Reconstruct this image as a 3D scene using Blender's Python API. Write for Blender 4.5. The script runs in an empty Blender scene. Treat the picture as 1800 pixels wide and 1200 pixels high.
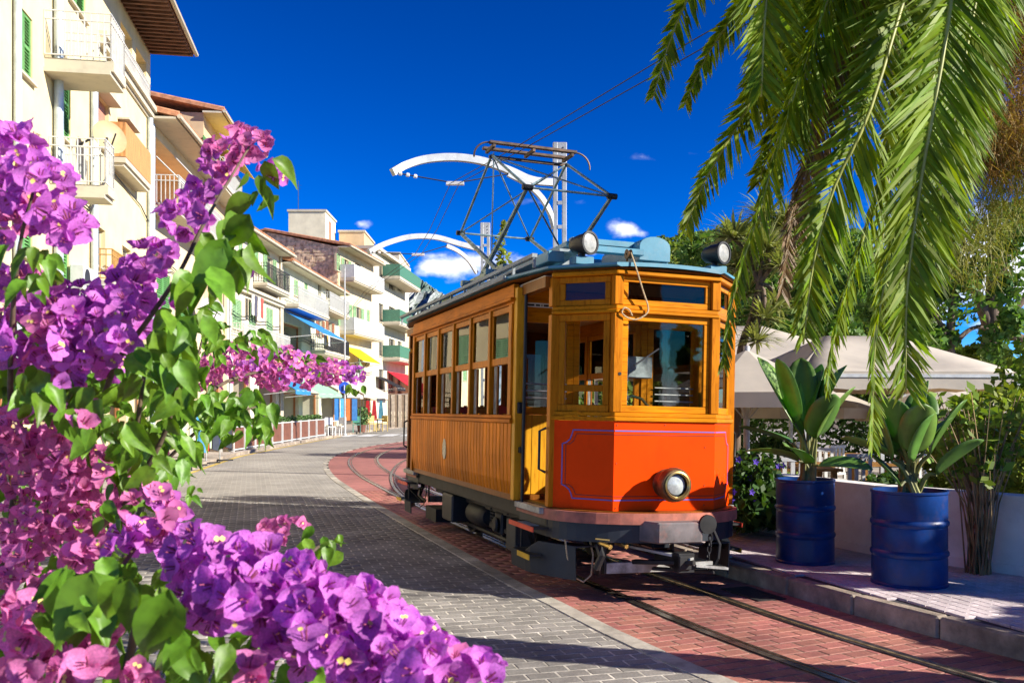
import bpy, bmesh, math, random
import numpy as np
from mathutils import Vector, Matrix

random.seed(7)
SC = bpy.context.scene
COL = SC.collection
R = math.radians

# ------------------------------------------------------------------ camera
CAM_H, FPX, HOR = 1.70, 1600.0, 720.0
cam_data = bpy.data.cameras.new("camera")
cam = bpy.data.objects.new("camera", cam_data)
COL.objects.link(cam)
cam.location = (0, 0, CAM_H)
cam.rotation_euler = (R(90), 0, 0)
cam_data.sensor_width = 36.0
cam_data.sensor_fit = 'HORIZONTAL'
cam_data.lens = 36.0 * FPX / 1800.0
cam_data.shift_y = (HOR - 600.0) / 1800.0
cam_data.dof.use_dof = True
cam_data.dof.focus_distance = 9.5
cam_data.dof.aperture_fstop = 11.0
cam_data.clip_start = 0.05
cam_data.clip_end = 9000.0
SC.camera = cam

# ------------------------------------------------------------------ sky and sun
SUN_AZ = (0.955, -0.297)          # horizontal direction towards the sun
SUN_EL = R(27.5)
world = bpy.data.worlds.new("World")
SC.world = world
world.use_nodes = True
wn, wl = world.node_tree.nodes, world.node_tree.links
wn.clear()
w_out = wn.new("ShaderNodeOutputWorld")
w_bg = wn.new("ShaderNodeBackground")
w_bg.inputs["Strength"].default_value = 0.15
w_sky = wn.new("ShaderNodeTexSky")
w_sky.sky_type = 'NISHITA'
w_sky.sun_disc = False
w_sky.sun_elevation = SUN_EL
w_sky.sun_rotation = math.atan2(SUN_AZ[0], SUN_AZ[1])
w_sky.altitude = 3000.0
w_sky.air_density = 1.0
w_sky.dust_density = 0.0
w_sky.ozone_density = 4.0
w_hsv = wn.new("ShaderNodeHueSaturation")
w_hsv.inputs["Hue"].default_value = 0.513
w_hsv.inputs["Saturation"].default_value = 1.3
w_hsv.inputs["Value"].default_value = 0.265
w_gam = wn.new("ShaderNodeGamma")
w_gam.inputs[1].default_value = 1.5          # the deep polarised blue of the photograph, over the whole sky
wl.new(w_sky.outputs[0], w_gam.inputs[0])
wl.new(w_gam.outputs[0], w_hsv.inputs["Color"])
# small fair-weather clouds low in the sky: noise, thicker towards the horizon
w_tc = wn.new("ShaderNodeTexCoord")
w_sep = wn.new("ShaderNodeSeparateXYZ")
wl.new(w_tc.outputs["Generated"], w_sep.inputs[0])
w_map = wn.new("ShaderNodeMapping")
w_map.inputs["Scale"].default_value = (1, 1, 1.7)
w_map.inputs["Location"].default_value = (0.0, 0.0, 0.0)
wl.new(w_tc.outputs["Generated"], w_map.inputs[0])
w_noise = wn.new("ShaderNodeTexNoise")
w_noise.inputs["Scale"].default_value = 26.0
w_noise.inputs["Detail"].default_value = 7.0
w_noise.inputs["Roughness"].default_value = 0.55
wl.new(w_map.outputs[0], w_noise.inputs["Vector"])
w_mask = None
def w_math(op, a, b=None):
    n = wn.new("ShaderNodeMath"); n.operation = op
    for i, s in enumerate((a, b)):
        if s is None: continue
        if hasattr(s, "is_linked"): wl.new(s, n.inputs[i])
        else: n.inputs[i].default_value = s
    return n.outputs[0]
# (azimuth pixel, height pixel, width, height, density) of each cloud, as directions
for (px, py, sx, sy, dens) in ((762, 475, 26, 13, .85), (805, 470, 34, 14, 0.6), (850, 462, 34, 18, .5), (900, 470, 40, 16, .5), (722, 455, 24, 6, .4),
                               (1100, 402, 17, 12, 1.0), (1128, 412, 12, 6, .7), (636, 394, 10, 6, .8), (1040, 445, 50, 10, .45), (1180, 275, 60, 7, .25), (960, 355, 60, 6, .2),
                               (500, 560, 120, 30, .8), (1500, 520, 160, 40, .8), (1750, 430, 160, 50, .9), (1900, 500, 200, 60, .8)):
    d = Vector(((px - 900) / FPX, 1.0, (HOR - py) / FPX)).normalized()
    ax = w_math('DIVIDE', w_math('SUBTRACT', w_math('DIVIDE', w_sep.outputs[0], w_sep.outputs[1]), d.x / d.y), sx / FPX)
    az = w_math('DIVIDE', w_math('SUBTRACT', w_math('DIVIDE', w_sep.outputs[2], w_sep.outputs[1]), d.z / d.y), sy / FPX)
    r2 = w_math('ADD', w_math('MULTIPLY', ax, ax), w_math('MULTIPLY', az, az))
    g = w_math('MULTIPLY', w_math('EXPONENT', w_math('MULTIPLY', r2, -0.5)), dens)
    g = w_math('MULTIPLY', g, w_math('GREATER_THAN', w_sep.outputs[1], 0.02))
    w_mask = g if w_mask is None else w_math('ADD', w_mask, g)
w_n2 = w_math('MULTIPLY', w_math('SUBTRACT', w_noise.outputs["Fac"], 0.5), 4.0)
w_m = wn.new("ShaderNodeMapRange"); w_m.interpolation_type = 'SMOOTHSTEP'
wl.new(w_math('ADD', w_mask, w_math('MULTIPLY', w_n2, w_math('MINIMUM', w_math('MULTIPLY', w_mask, 3.0), 0.8))), w_m.inputs["Value"])
w_m.inputs["From Min"].default_value = 0.18
w_m.inputs["From Max"].default_value = 1.35
w_mix = wn.new("ShaderNodeMix"); w_mix.data_type = 'RGBA'
wl.new(w_m.outputs[0], w_mix.inputs["Factor"])
w_clamp = wn.new("ShaderNodeMix"); w_clamp.data_type = 'RGBA'; w_clamp.blend_type = 'DARKEN'
w_clamp.inputs["Factor"].default_value = 1.0
wl.new(w_hsv.outputs[0], w_clamp.inputs[6]); w_clamp.inputs[7].default_value = (4.6, 4.9, 5.3, 1)
wl.new(w_clamp.outputs[2], w_mix.inputs[6])
w_mix.inputs[7].default_value = (4.2, 4.3, 4.9, 1)
wl.new(w_mix.outputs[2], w_bg.inputs["Color"])
wl.new(w_bg.outputs[0], w_out.inputs[0])

sun_data = bpy.data.lights.new("sun", 'SUN')
sun_data.energy = 4.6
sun_data.angle = R(0.5)
sun_data.color = (1.0, 0.93, 0.82)
sun = bpy.data.objects.new("sun", sun_data)
COL.objects.link(sun)
_s = Vector((SUN_AZ[0] * math.cos(SUN_EL), SUN_AZ[1] * math.cos(SUN_EL), math.sin(SUN_EL)))
sun.rotation_euler = _s.to_track_quat('Z', 'Y').to_euler()

SC.view_settings.view_transform = 'Standard'
SC.view_settings.look = 'None'
SC.view_settings.gamma = 1.0
SC.view_settings.use_curve_mapping = False
SC.view_settings.exposure = 1.13
SC.cycles.use_denoising = True
SC.cycles.max_bounces = 8
SC.cycles.transparent_max_bounces = 16
SC.cycles.diffuse_bounces = 5
SC.cycles.glossy_bounces = 3
SC.cycles.transmission_bounces = 4
SC.cycles.caustics_reflective = False
SC.cycles.caustics_refractive = False
SC.cycles.sample_clamp_indirect = 6.0

def at(px, py, d):                 # the point seen at a pixel of the 1800x1200 photograph, d metres ahead
    return Vector(((px - 900.0) / FPX * d, d, CAM_H + (HOR - py) / FPX * d))

def gz(y):                         # the street rises very gently away from the camera
    t = max(0.0, y - 12.0)
    return 0.008 * t * min(1.0, t / 8.0)

# ------------------------------------------------------------------ materials
def _nt(name):
    m = bpy.data.materials.new(name); m.use_nodes = True
    nt = m.node_tree; nt.nodes.clear()
    o = nt.nodes.new("ShaderNodeOutputMaterial")
    p = nt.nodes.new("ShaderNodeBsdfPrincipled")
    nt.links.new(p.outputs[0], o.inputs[0])
    return m, nt, p, o

def mat(name, c, rough=0.6, metal=0.0, var=0.12, scale=6.0, stretch=(1, 1, 1), bump=0.0, bscale=None, coat=0.0, island=0.0, objvar=0.0,
        dirt=None, dirt_amt=0.0, dirt_scale=2.0, spec=0.5, translucent=0.0, tcol=None, c2=None, stain=0.0, detail=6.0):
    m, nt, p, o = _nt(name)
    N, L = nt.nodes, nt.links
    p.inputs["Roughness"].default_value = rough
    p.inputs["Metallic"].default_value = metal
    p.inputs["Coat Weight"].default_value = coat
    p.inputs["Coat Roughness"].default_value = 0.12
    p.inputs["Specular IOR Level"].default_value = spec
    tc = N.new("ShaderNodeTexCoord")
    mp = N.new("ShaderNodeMapping"); mp.inputs["Scale"].default_value = stretch
    L.new(tc.outputs["Object"], mp.inputs[0])
    nz = N.new("ShaderNodeTexNoise"); nz.inputs["Scale"].default_value = scale
    nz.inputs["Detail"].default_value = detail; nz.inputs["Roughness"].default_value = 0.6
    L.new(mp.outputs[0], nz.inputs["Vector"])
    c2 = c2 or tuple(max(0.0, x * (1 - 2.2 * var)) for x in c)
    c1 = tuple(x * (1 + 1.2 * var) for x in c)
    rp = N.new("ShaderNodeValToRGB")
    rp.color_ramp.elements[0].position = 0.32; rp.color_ramp.elements[0].color = (*c2, 1)
    rp.color_ramp.elements[1].position = 0.68; rp.color_ramp.elements[1].color = (*c1, 1)
    L.new(nz.outputs["Fac"], rp.inputs[0])
    col = rp.outputs[0]
    if island or objvar:
        if island:
            g = N.new("ShaderNodeNewGeometry"); src = g.outputs["Random Per Island"]; amt = island
        else:
            g = N.new("ShaderNodeObjectInfo"); src = g.outputs["Random"]; amt = objvar
        mr = N.new("ShaderNodeMapRange"); mr.inputs["To Min"].default_value = 1 - amt; mr.inputs["To Max"].default_value = 1 + amt
        L.new(src, mr.inputs[0])
        hs = N.new("ShaderNodeHueSaturation")
        L.new(mr.outputs[0], hs.inputs["Value"]); L.new(col, hs.inputs["Color"])
        mh = N.new("ShaderNodeMapRange"); mh.inputs["To Min"].default_value = 0.5 - amt * 0.05; mh.inputs["To Max"].default_value = 0.5 + amt * 0.05
        wnz = N.new("ShaderNodeTexWhiteNoise"); wnz.noise_dimensions = '1D'
        L.new(src, wnz.inputs["W"]); L.new(wnz.outputs["Value"], mh.inputs[0]); L.new(mh.outputs[0], hs.inputs["Hue"])
        col = hs.outputs[0]
    if dirt:
        n2 = N.new("ShaderNodeTexNoise"); n2.inputs["Scale"].default_value = dirt_scale; n2.inputs["Detail"].default_value = 8.0
        n2.inputs["Roughness"].default_value = 0.7
        L.new(tc.outputs["Object"], n2.inputs["Vector"])
        r2 = N.new("ShaderNodeMapRange"); r2.inputs["From Min"].default_value = 0.5; r2.inputs["From Max"].default_value = 0.72
        r2.inputs["To Max"].default_value = dirt_amt
        L.new(n2.outputs["Fac"], r2.inputs[0])
        mx = N.new("ShaderNodeMix"); mx.data_type = 'RGBA'
        L.new(r2.outputs[0], mx.inputs["Factor"]); L.new(col, mx.inputs[6]); mx.inputs[7].default_value = (*dirt, 1)
        col = mx.outputs[2]
    if stain:                          # wear and stains that run on from piece to piece
        gp = N.new("ShaderNodeNewGeometry")
        n3 = N.new("ShaderNodeTexNoise"); n3.inputs["Scale"].default_value = .9; n3.inputs["Detail"].default_value = 9.0; n3.inputs["Roughness"].default_value = .68
        L.new(gp.outputs["Position"], n3.inputs["Vector"])
        r3 = N.new("ShaderNodeMapRange"); r3.inputs["From Min"].default_value = .38; r3.inputs["From Max"].default_value = .62
        r3.inputs["To Min"].default_value = 1 - stain; r3.inputs["To Max"].default_value = 1 + stain * .5
        L.new(n3.outputs["Fac"], r3.inputs[0])
        m3 = N.new("ShaderNodeMix"); m3.data_type = 'RGBA'; m3.blend_type = 'MULTIPLY'; m3.inputs["Factor"].default_value = 1.0
        L.new(col, m3.inputs[6]); L.new(r3.outputs[0], m3.inputs[7]); col = m3.outputs[2]
    L.new(col, p.inputs["Base Color"])
    if bump:
        b = N.new("ShaderNodeBump"); b.inputs["Strength"].default_value = min(1.0, bump); b.inputs["Distance"].default_value = 0.02
        if bscale:
            nb = N.new("ShaderNodeTexNoise"); nb.inputs["Scale"].default_value = bscale; nb.inputs["Detail"].default_value = 5.0
            L.new(mp.outputs[0], nb.inputs["Vector"]); L.new(nb.outputs["Fac"], b.inputs["Height"])
        else:
            L.new(nz.outputs["Fac"], b.inputs["Height"])
        L.new(b.outputs[0], p.inputs["Normal"])
    if translucent:
        t = N.new("ShaderNodeBsdfTranslucent")
        if tcol:
            hs2 = N.new("ShaderNodeMix"); hs2.data_type = 'RGBA'; hs2.blend_type = 'MULTIPLY'; hs2.inputs["Factor"].default_value = 1.0
            L.new(col, hs2.inputs[6]); hs2.inputs[7].default_value = (*tcol, 1)
            L.new(hs2.outputs[2], t.inputs["Color"])
        else:
            L.new(col, t.inputs["Color"])
        mx = N.new("ShaderNodeMixShader"); mx.inputs[0].default_value = translucent
        L.new(p.outputs[0], mx.inputs[1]); L.new(t.outputs[0], mx.inputs[2]); L.new(mx.outputs[0], o.inputs[0])
    return m

def glass(name, tint=(0.9, 0.95, 0.95), refl=1.0, ior=1.5):
    m = bpy.data.materials.new(name); m.use_nodes = True
    nt = m.node_tree; nt.nodes.clear(); N, L = nt.nodes, nt.links
    o = N.new("ShaderNodeOutputMaterial")
    t = N.new("ShaderNodeBsdfTransparent"); t.inputs[0].default_value = (*tint, 1)
    g = N.new("ShaderNodeBsdfGlossy"); g.inputs["Roughness"].default_value = 0.02
    f = N.new("ShaderNodeFresnel"); f.inputs[0].default_value = ior
    k = N.new("ShaderNodeMath"); k.operation = 'MULTIPLY'; k.inputs[1].default_value = refl; L.new(f.outputs[0], k.inputs[0])
    mx = N.new("ShaderNodeMixShader")
    L.new(k.outputs[0], mx.inputs[0]); L.new(t.outputs[0], mx.inputs[1]); L.new(g.outputs[0], mx.inputs[2]); L.new(mx.outputs[0], o.inputs[0])
    return m

# ------------------------------------------------------------------ mesh helpers
class MB:
    def __init__(self): self.v = []; self.f = []
    def add(self, vs, fs):
        k = len(self.v); self.v.extend([tuple(p) for p in vs]); self.f.extend([tuple(i + k for i in q) for q in fs]); return self
    def box(self, x0, x1, y0, y1, z0, z1):
        return self.add([(x0,y0,z0),(x1,y0,z0),(x1,y1,z0),(x0,y1,z0),(x0,y0,z1),(x1,y0,z1),(x1,y1,z1),(x0,y1,z1)],
                        [(0,3,2,1),(4,5,6,7),(0,1,5,4),(1,2,6,5),(2,3,7,6),(3,0,4,7)])
    def obox(self, c, a, b, h):      # centre and three half axes
        c, a, b, h = Vector(c), Vector(a), Vector(b), Vector(h)
        vs = [c + sa*a + sb*b + sh*h for sh in (-1, 1) for sa, sb in ((-1,-1),(1,-1),(1,1),(-1,1))]
        return self.add(vs, [(0,3,2,1),(4,5,6,7),(0,1,5,4),(1,2,6,5),(2,3,7,6),(3,0,4,7)])
    def beam(self, p0, p1, w, h, up=(0, 0, 1)):
        p0, p1, up = Vector(p0), Vector(p1), Vector(up)
        d = p1 - p0; s = d.cross(up)
        if s.length < 1e-6: s = d.cross(Vector((1, 0, 0)))
        s.normalize(); u = s.cross(d).normalized()
        return self.obox((p0 + p1) / 2, d / 2, s * w / 2, u * h / 2)
    def tube(self, pts, r, n=6, closed=False):
        pts = [Vector(p) for p in pts]; m = len(pts)
        rr = r if isinstance(r, (list, tuple)) else [r] * m
        vs, fs = [], []; prev = None
        for i, p in enumerate(pts):
            if closed: t = pts[(i+1) % m] - pts[i-1]
            else: t = pts[min(i+1, m-1)] - pts[max(i-1, 0)]
            if t.length < 1e-9: t = Vector((0, 0, 1))
            t.normalize()
            if prev is None:
                a = t.orthogonal().normalized()
            else:
                a = prev - t * prev.dot(t)
                a = a.normalized() if a.length > 1e-6 else t.orthogonal().normalized()
            prev = a; b = t.cross(a)
            for k in range(n):
                an = 2 * math.pi * k / n
                vs.append(p + (a * math.cos(an) + b * math.sin(an)) * rr[i])
        for i in range(m if closed else m - 1):
            j = (i + 1) % m
            for k in range(n):
                l = (k + 1) % n
                fs.append((i*n+k, i*n+l, j*n+l, j*n+k))
        if not closed:
            fs.append(tuple(reversed(range(n)))); fs.append(tuple(range((m-1)*n, m*n)))
        return self.add(vs, fs)
    def cyl(self, p0, p1, r, n=12): return self.tube([p0, p1], r, n)
    def lathe(self, prof, n=20, o=(0, 0, 0), axis=(0, 0, 1)):
        o, ax = Vector(o), Vector(axis).normalized(); a = ax.orthogonal().normalized(); b = ax.cross(a)
        vs, fs = [], []
        for r, z in prof:
            for k in range(n):
                an = 2 * math.pi * k / n
                vs.append(o + ax * z + (a * math.cos(an) + b * math.sin(an)) * r)
        for i in range(len(prof) - 1):
            for k in range(n):
                l = (k + 1) % n
                fs.append((i*n+k, i*n+l, (i+1)*n+l, (i+1)*n+k))
        return self.add(vs, fs)
    def prism(self, poly, z0, z1):
        n = len(poly)
        vs = [(x, y, z0) for x, y in poly] + [(x, y, z1) for x, y in poly]
        fs = [tuple(reversed(range(n))), tuple(range(n, 2*n))] + [(i, (i+1) % n, n + (i+1) % n, n + i) for i in range(n)]
        return self.add(vs, fs)
    def strip(self, a, b):           # a ribbon between two rows of points
        n = len(a)
        return self.add(list(a) + list(b), [(i, i+1, n+i+1, n+i) for i in range(n-1)])
    def grid(self, rows):            # rows of points, sharing vertices
        n = len(rows[0]); vs = [p for r_ in rows for p in r_]
        return self.add(vs, [(i*n+k, i*n+k+1, (i+1)*n+k+1, (i+1)*n+k) for i in range(len(rows)-1) for k in range(n-1)])
    def build(self, name, m, parent=None, smooth=False, bevel=0.0, loc=None, rz=None, solid=0.0):
        me = bpy.data.meshes.new(name)
        me.from_pydata(self.v, [], self.f); me.update()
        o = bpy.data.objects.new(name, me); COL.objects.link(o)
        if m: me.materials.append(m)
        if smooth:
            me.polygons.foreach_set("use_smooth", [True] * len(me.polygons))
            if smooth != 'all':
                try: me.set_sharp_from_angle(angle=R(38))
                except Exception: pass
        if parent: o.parent = parent
        if loc is not None: o.location = loc
        if rz is not None: o.rotation_euler.z = rz
        if solid:
            s = o.modifiers.new("solid", 'SOLIDIFY'); s.thickness = solid; s.offset = 0
        if bevel:
            b = o.modifiers.new("bevel", 'BEVEL'); b.width = bevel; b.segments = 1; b.limit_method = 'ANGLE'
        return o

def empty(name, loc=(0, 0, 0), rz=0.0):
    o = bpy.data.objects.new(name, None); COL.objects.link(o)
    o.location = loc; o.rotation_euler.z = rz; o.empty_display_size = 0.2
    return o
def tag(o, label=None, cat=None, group=None, kind=None):
    if label: o["label"] = label
    if cat: o["category"] = cat
    if group: o["group"] = group
    if kind: o["kind"] = kind
    return o
def thing(name, label, cat, loc=(0, 0, 0), rz=0.0, group=None):
    return tag(empty(name, loc, rz), label, cat, group)
def inst(name, me, parent=None, M=None, loc=None):
    o = bpy.data.objects.new(name, me); COL.objects.link(o)
    if parent: o.parent = parent
    if M is not None: o.matrix_local = M
    if loc is not None: o.location = loc
    return o
def copy_tree(src, parent=None):
    c = src.copy(); COL.objects.link(c); c.parent = parent
    for ch in src.children: copy_tree(ch, c)
    return c
def frame_z(n, spin=0.0):           # rotation taking +Z to n, spun about it
    return Vector(n).to_track_quat('Z', 'Y').to_matrix().to_4x4() @ Matrix.Rotation(spin, 4, 'Z')
def np_mesh(name, V, F, m=None, smooth=False, parent=None, mats=None, mi=None):
    me = bpy.data.meshes.new(name)
    V = np.asarray(V, dtype=np.float32); F = np.asarray(F, dtype=np.int32)
    me.vertices.add(len(V)); me.vertices.foreach_set("co", V.ravel())
    k = F.shape[1]
    me.loops.add(F.size); me.loops.foreach_set("vertex_index", F.ravel())
    me.polygons.add(len(F)); me.polygons.foreach_set("loop_start", np.arange(0, F.size, k, dtype=np.int32))
    try: me.polygons.foreach_set("loop_total", np.full(len(F), k, dtype=np.int32))
    except Exception: pass
    for q in (mats or ([m] if m else [])): me.materials.append(q)
    if mi is not None: me.polygons.foreach_set("material_index", np.asarray(mi, dtype=np.int32))
    if smooth: me.polygons.foreach_set("use_smooth", np.ones(len(F), dtype=bool))
    me.update(calc_edges=True); me.validate()
    o = bpy.data.objects.new(name, me); COL.objects.link(o)
    if parent: o.parent = parent
    return o
def np_mats(n):                     # n random rotations as arrays
    q = np.random.normal(size=(n, 4)); q /= np.linalg.norm(q, axis=1)[:, None]
    w, x, y, z = q.T
    return np.stack([1-2*(y*y+z*z), 2*(x*y-z*w), 2*(x*z+y*w), 2*(x*y+z*w), 1-2*(x*x+z*z), 2*(y*z-x*w), 2*(x*z-y*w), 2*(y*z+x*w), 1-2*(x*x+y*y)], 1).reshape(n, 3, 3)
np.random.seed(11)

# ================================================================== GROUND, ROAD, TRACK, PAVEMENTS
def catmull(P, n=12):
    P = [Vector((*p, 0)) if len(p) == 2 else Vector(p) for p in P]; out = []
    for i in range(len(P) - 1):
        p0 = P[i-1] if i else P[0] * 2 - P[1]
        p1, p2 = P[i], P[i+1]
        p3 = P[i+2] if i + 2 < len(P) else P[-1] * 2 - P[-2]
        for k in range(n):
            t = k / n
            out.append(0.5 * ((2*p1) + (p2-p0)*t + (2*p0-5*p1+4*p2-p3)*t*t + (-p0+3*p1-3*p2+p3)*t*t*t))
    out.append(P[-1]); return out

CL = catmull([(5.4,1.0),(4.3,2.6),(3.3,4.2),(2.53,5.7),(1.87,7.14),(1.36,8.5),(1.0,9.43),(0.0,12.4),(-1.02,15.4),(-2.04,18.4),(-3.2,22),(-4.2,26),
              (-4.8,29.6),(-5.0,33),(-4.9,36.5),(-4.35,40),(-3.4,44),(-1.8,49),(.5,55),(3.5,62)], 14)
class Path:
    def __init__(self, P):
        self.P = P; self.s = [0.0]
        for a, b in zip(P, P[1:]): self.s.append(self.s[-1] + (b - a).length)
        self.L = self.s[-1]
    def at(self, s, t=0.0):           # t positive to the right when heading towards the camera end (s small is near)
        import bisect
        i = min(max(bisect.bisect_right(self.s, s) - 1, 0), len(self.P) - 2)
        k = (s - self.s[i]) / (self.s[i+1] - self.s[i])
        p = self.P[i].lerp(self.P[i+1], k)
        a = (self.P[min(i+1, len(self.P)-1)] - self.P[max(i-1, 0)]).normalized(); b = (self.P[min(i+2, len(self.P)-1)] - self.P[i]).normalized()
        d = a.lerp(b, k).normalized()
        n = Vector((d.y, -d.x, 0))
        q = p + n * t
        return Vector((q.x, q.y, gz(q.y))), d, n
    def s_of_y(self, y):
        return min(range(len(self.P)), key=lambda i: abs(self.P[i].y - y))
TRK = Path(CL)
GAUGE = 0.86
def line_at(s0, s1, t, dz=0.0, n=120):
    return [TRK.at(s0 + (s1 - s0) * i / n, t)[0] + Vector((0, 0, dz)) for i in range(n + 1)]
def sy(y): return TRK.s[TRK.s_of_y(y)]

def brick_mat(name, c, joint, bw, rh, rot, rough=0.75, off=(0, 0)):
    m, nt, p, o = _nt(name); N, L = nt.nodes, nt.links
    tc = N.new("ShaderNodeTexCoord"); mp = N.new("ShaderNodeMapping"); mp.inputs["Rotation"].default_value[2] = rot
    L.new(tc.outputs["Object"], mp.inputs[0])
    b = N.new("ShaderNodeTexBrick"); b.inputs["Scale"].default_value = 1.0
    b.inputs["Brick Width"].default_value = bw; b.inputs["Row Height"].default_value = rh; b.inputs["Mortar Size"].default_value = 0.006
    b.inputs["Color1"].default_value = (*c, 1); b.inputs["Color2"].default_value = (*[x * 0.75 for x in c], 1); b.inputs["Mortar"].default_value = (*joint, 1)
    L.new(mp.outputs[0], b.inputs["Vector"])
    nz = N.new("ShaderNodeTexNoise"); nz.inputs["Scale"].default_value = 0.5; nz.inputs["Detail"].default_value = 8
    L.new(tc.outputs["Object"], nz.inputs["Vector"])
    mr = N.new("ShaderNodeMapRange"); mr.inputs["From Min"].default_value = .3; mr.inputs["From Max"].default_value = .7; mr.inputs["To Min"].default_value = .75; mr.inputs["To Max"].default_value = 1.2
    L.new(nz.outputs["Fac"], mr.inputs[0])
    mx = N.new("ShaderNodeMix"); mx.data_type = 'RGBA'; mx.blend_type = 'MULTIPLY'; mx.inputs["Factor"].default_value = 1
    L.new(b.outputs["Color"], mx.inputs[6]); L.new(mr.outputs[0], mx.inputs[7]); L.new(mx.outputs[2], p.inputs["Base Color"])
    p.inputs["Roughness"].default_value = rough
    return m

m_soil = mat("soil", (0.16, 0.12, 0.085), 0.95, var=.3, scale=3, bump=.4)
m_joint = mat("joint_sand", (0.60, 0.55, 0.46), 0.95, var=.3, scale=9, stain=.38)
m_joint_red = mat("joint_sand_red", (0.40, 0.24, 0.17), 0.95, var=.3, scale=9, stain=.38)
m_joint_dark = mat("joint_dark", (0.05, 0.045, 0.05), 0.95, var=.3, scale=9)
m_paver = mat("grey_paver", (0.27, 0.25, 0.22), 0.8, var=.16, scale=9, bump=.15, bscale=120, objvar=.14, dirt=(.19, .17, .15), dirt_amt=.5, dirt_scale=1.3, stain=.38)
m_paver_i = mat("grey_paver_mass", (0.27, 0.25, 0.22), 0.8, var=.16, scale=1.6, island=.14, dirt=(.19, .17, .15), dirt_amt=.45, dirt_scale=.6, stain=.38)
m_red = mat("red_paver", (0.42, 0.155, 0.12), 0.72, var=.16, scale=8, bump=.15, bscale=120, objvar=.16, dirt=(.16, .07, .06), dirt_amt=.5, dirt_scale=1.6, stain=.38)
m_red_i = mat("red_paver_mass", (0.42, 0.155, 0.12), 0.72, var=.16, scale=1.6, island=.16, dirt=(.16, .07, .06), dirt_amt=.45, dirt_scale=.8, stain=.38)
m_mauve = mat("mauve_paver", (0.60, 0.52, 0.52), 0.85, var=.14, scale=8, bump=.15, bscale=120, objvar=.12, dirt=(.24, .19, .19), dirt_amt=.5, dirt_scale=1.8, stain=.38)
m_mauve_i = mat("mauve_paver_mass", (0.60, 0.52, 0.52), 0.85, var=.14, scale=1.6, island=.12, dirt=(.24, .19, .19), dirt_amt=.45, dirt_scale=.9, stain=.38)
m_kerb = mat("kerb_stone", (0.36, 0.29, 0.22), 0.85, var=.2, scale=5, bump=.3, bscale=60, objvar=.08, dirt=(.12, .09, .07), dirt_amt=.6, dirt_scale=3, stain=.38)
m_edge = mat("edging_stone", (0.45, 0.41, 0.34), 0.85, var=.15, scale=5, bump=.25, bscale=80, objvar=.08, dirt=(.2, .17, .14), dirt_amt=.5, dirt_scale=3, stain=.38)
m_road_far = brick_mat("road_paving_far", (0.33, 0.31, 0.275), (0.45, 0.41, 0.34), 0.21, 0.135, R(-16))
m_red_far = brick_mat("track_paving_far", (0.40, 0.15, 0.13), (0.30, 0.15, 0.12), 0.21, 0.135, R(-20))
m_pave_far = brick_mat("pavement_far", (0.46, 0.41, 0.36), (0.3, 0.26, 0.23), 0.2, 0.2, R(5))
m_rail = mat("rail_steel", (0.34, 0.29, 0.24), 0.26, metal=.9, var=.3, scale=14, dirt=(.14, .08, .05), dirt_amt=.5, dirt_scale=6)
m_groove = mat("rail_groove", (0.02, 0.017, 0.015), 0.9)
m_white_paint = mat("road_paint_white", (0.7, 0.7, 0.68), 0.7, var=.15, scale=4)
m_yellow_paint = mat("road_paint_yellow", (0.62, 0.45, 0.10), 0.7, var=.2, scale=3)

# the ground sheet, out to the horizon
b = MB()
ys = [-60, 0, 12, 16, 20, 30, 45, 60, 80, 112, 200, 700, 2500, 6000]
for y0, y1 in zip(ys, ys[1:]):
    za, zb = gz(min(y0, 110)) - .05, gz(min(y1, 110)) - .05
    b.add([(-3000, y0, za), (3000, y0, za), (3000, y1, zb), (-3000, y1, zb)], [(0, 1, 2, 3)])
tag(b.build("ground", m_soil), kind="structure")

# road: joint bed near, textured paving far
LKERB = [(-6.4, -8), (-6.9, 6), (-7.4, 14), (-8.3, 22.5), (-9.25, 30), (-9.35, 36), (-9.3, 44), (-8.9, 52), (-8.4, 60), (-7.7, 68), (-6.4, 80), (-4, 95)]
def interp(P, y):
    for (x0, y0), (x1, y1) in zip(P, P[1:]):
        if y <= y1: return x0 + (x1 - x0) * max(0.0, (y - y0)) / (y1 - y0)
    return P[-1][0]
T_BAND = -1.02                    # inner edge of the pale edging, along the track
BAND_W = 0.16
_bandpts = [(p.x, p.y) for p in [TRK.at(sy(1.0) + .1 * i, T_BAND - BAND_W)[0] for i in range(620)]]
def band_x(y):
    for (x0, y0), (x1, y1) in zip(_bandpts, _bandpts[1:]):
        if y0 <= y <= y1: return x0 + (x1 - x0) * (y - y0) / max(1e-6, y1 - y0)
    return _bandpts[0][0] if y < _bandpts[0][1] else _bandpts[-1][0]
def road_strip(y0, y1, dz, n):
    l, r = [], []
    for i in range(n + 1):
        y = y0 + (y1 - y0) * i / n
        l.append((interp(LKERB, y) - .3, y, gz(y) + dz)); r.append((band_x(y) + .1, y, gz(y) + dz))
    return MB().strip(l, r)
Y_FAR = 17.5
road = tag(road_strip(Y_FAR, 46, 0.0, 60).build("road", m_road_far), kind="structure")
bb = MB()                          # the street beyond the curve of the track
bb.add([(interp(LKERB, 46) - .3, 46, gz(46)), (6, 46, gz(46)), (9, 66, gz(66)), (12, 95, gz(95)), (interp(LKERB, 95) - .3, 95, gz(95)), (interp(LKERB, 68) - .3, 68, gz(68))], [(0, 1, 2, 3, 4, 5)])
bb.build("road_surface", m_road_far, road)
road_strip(1.2, Y_FAR + .1, -0.0022, 40).build("bedding", m_joint, road)

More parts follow.
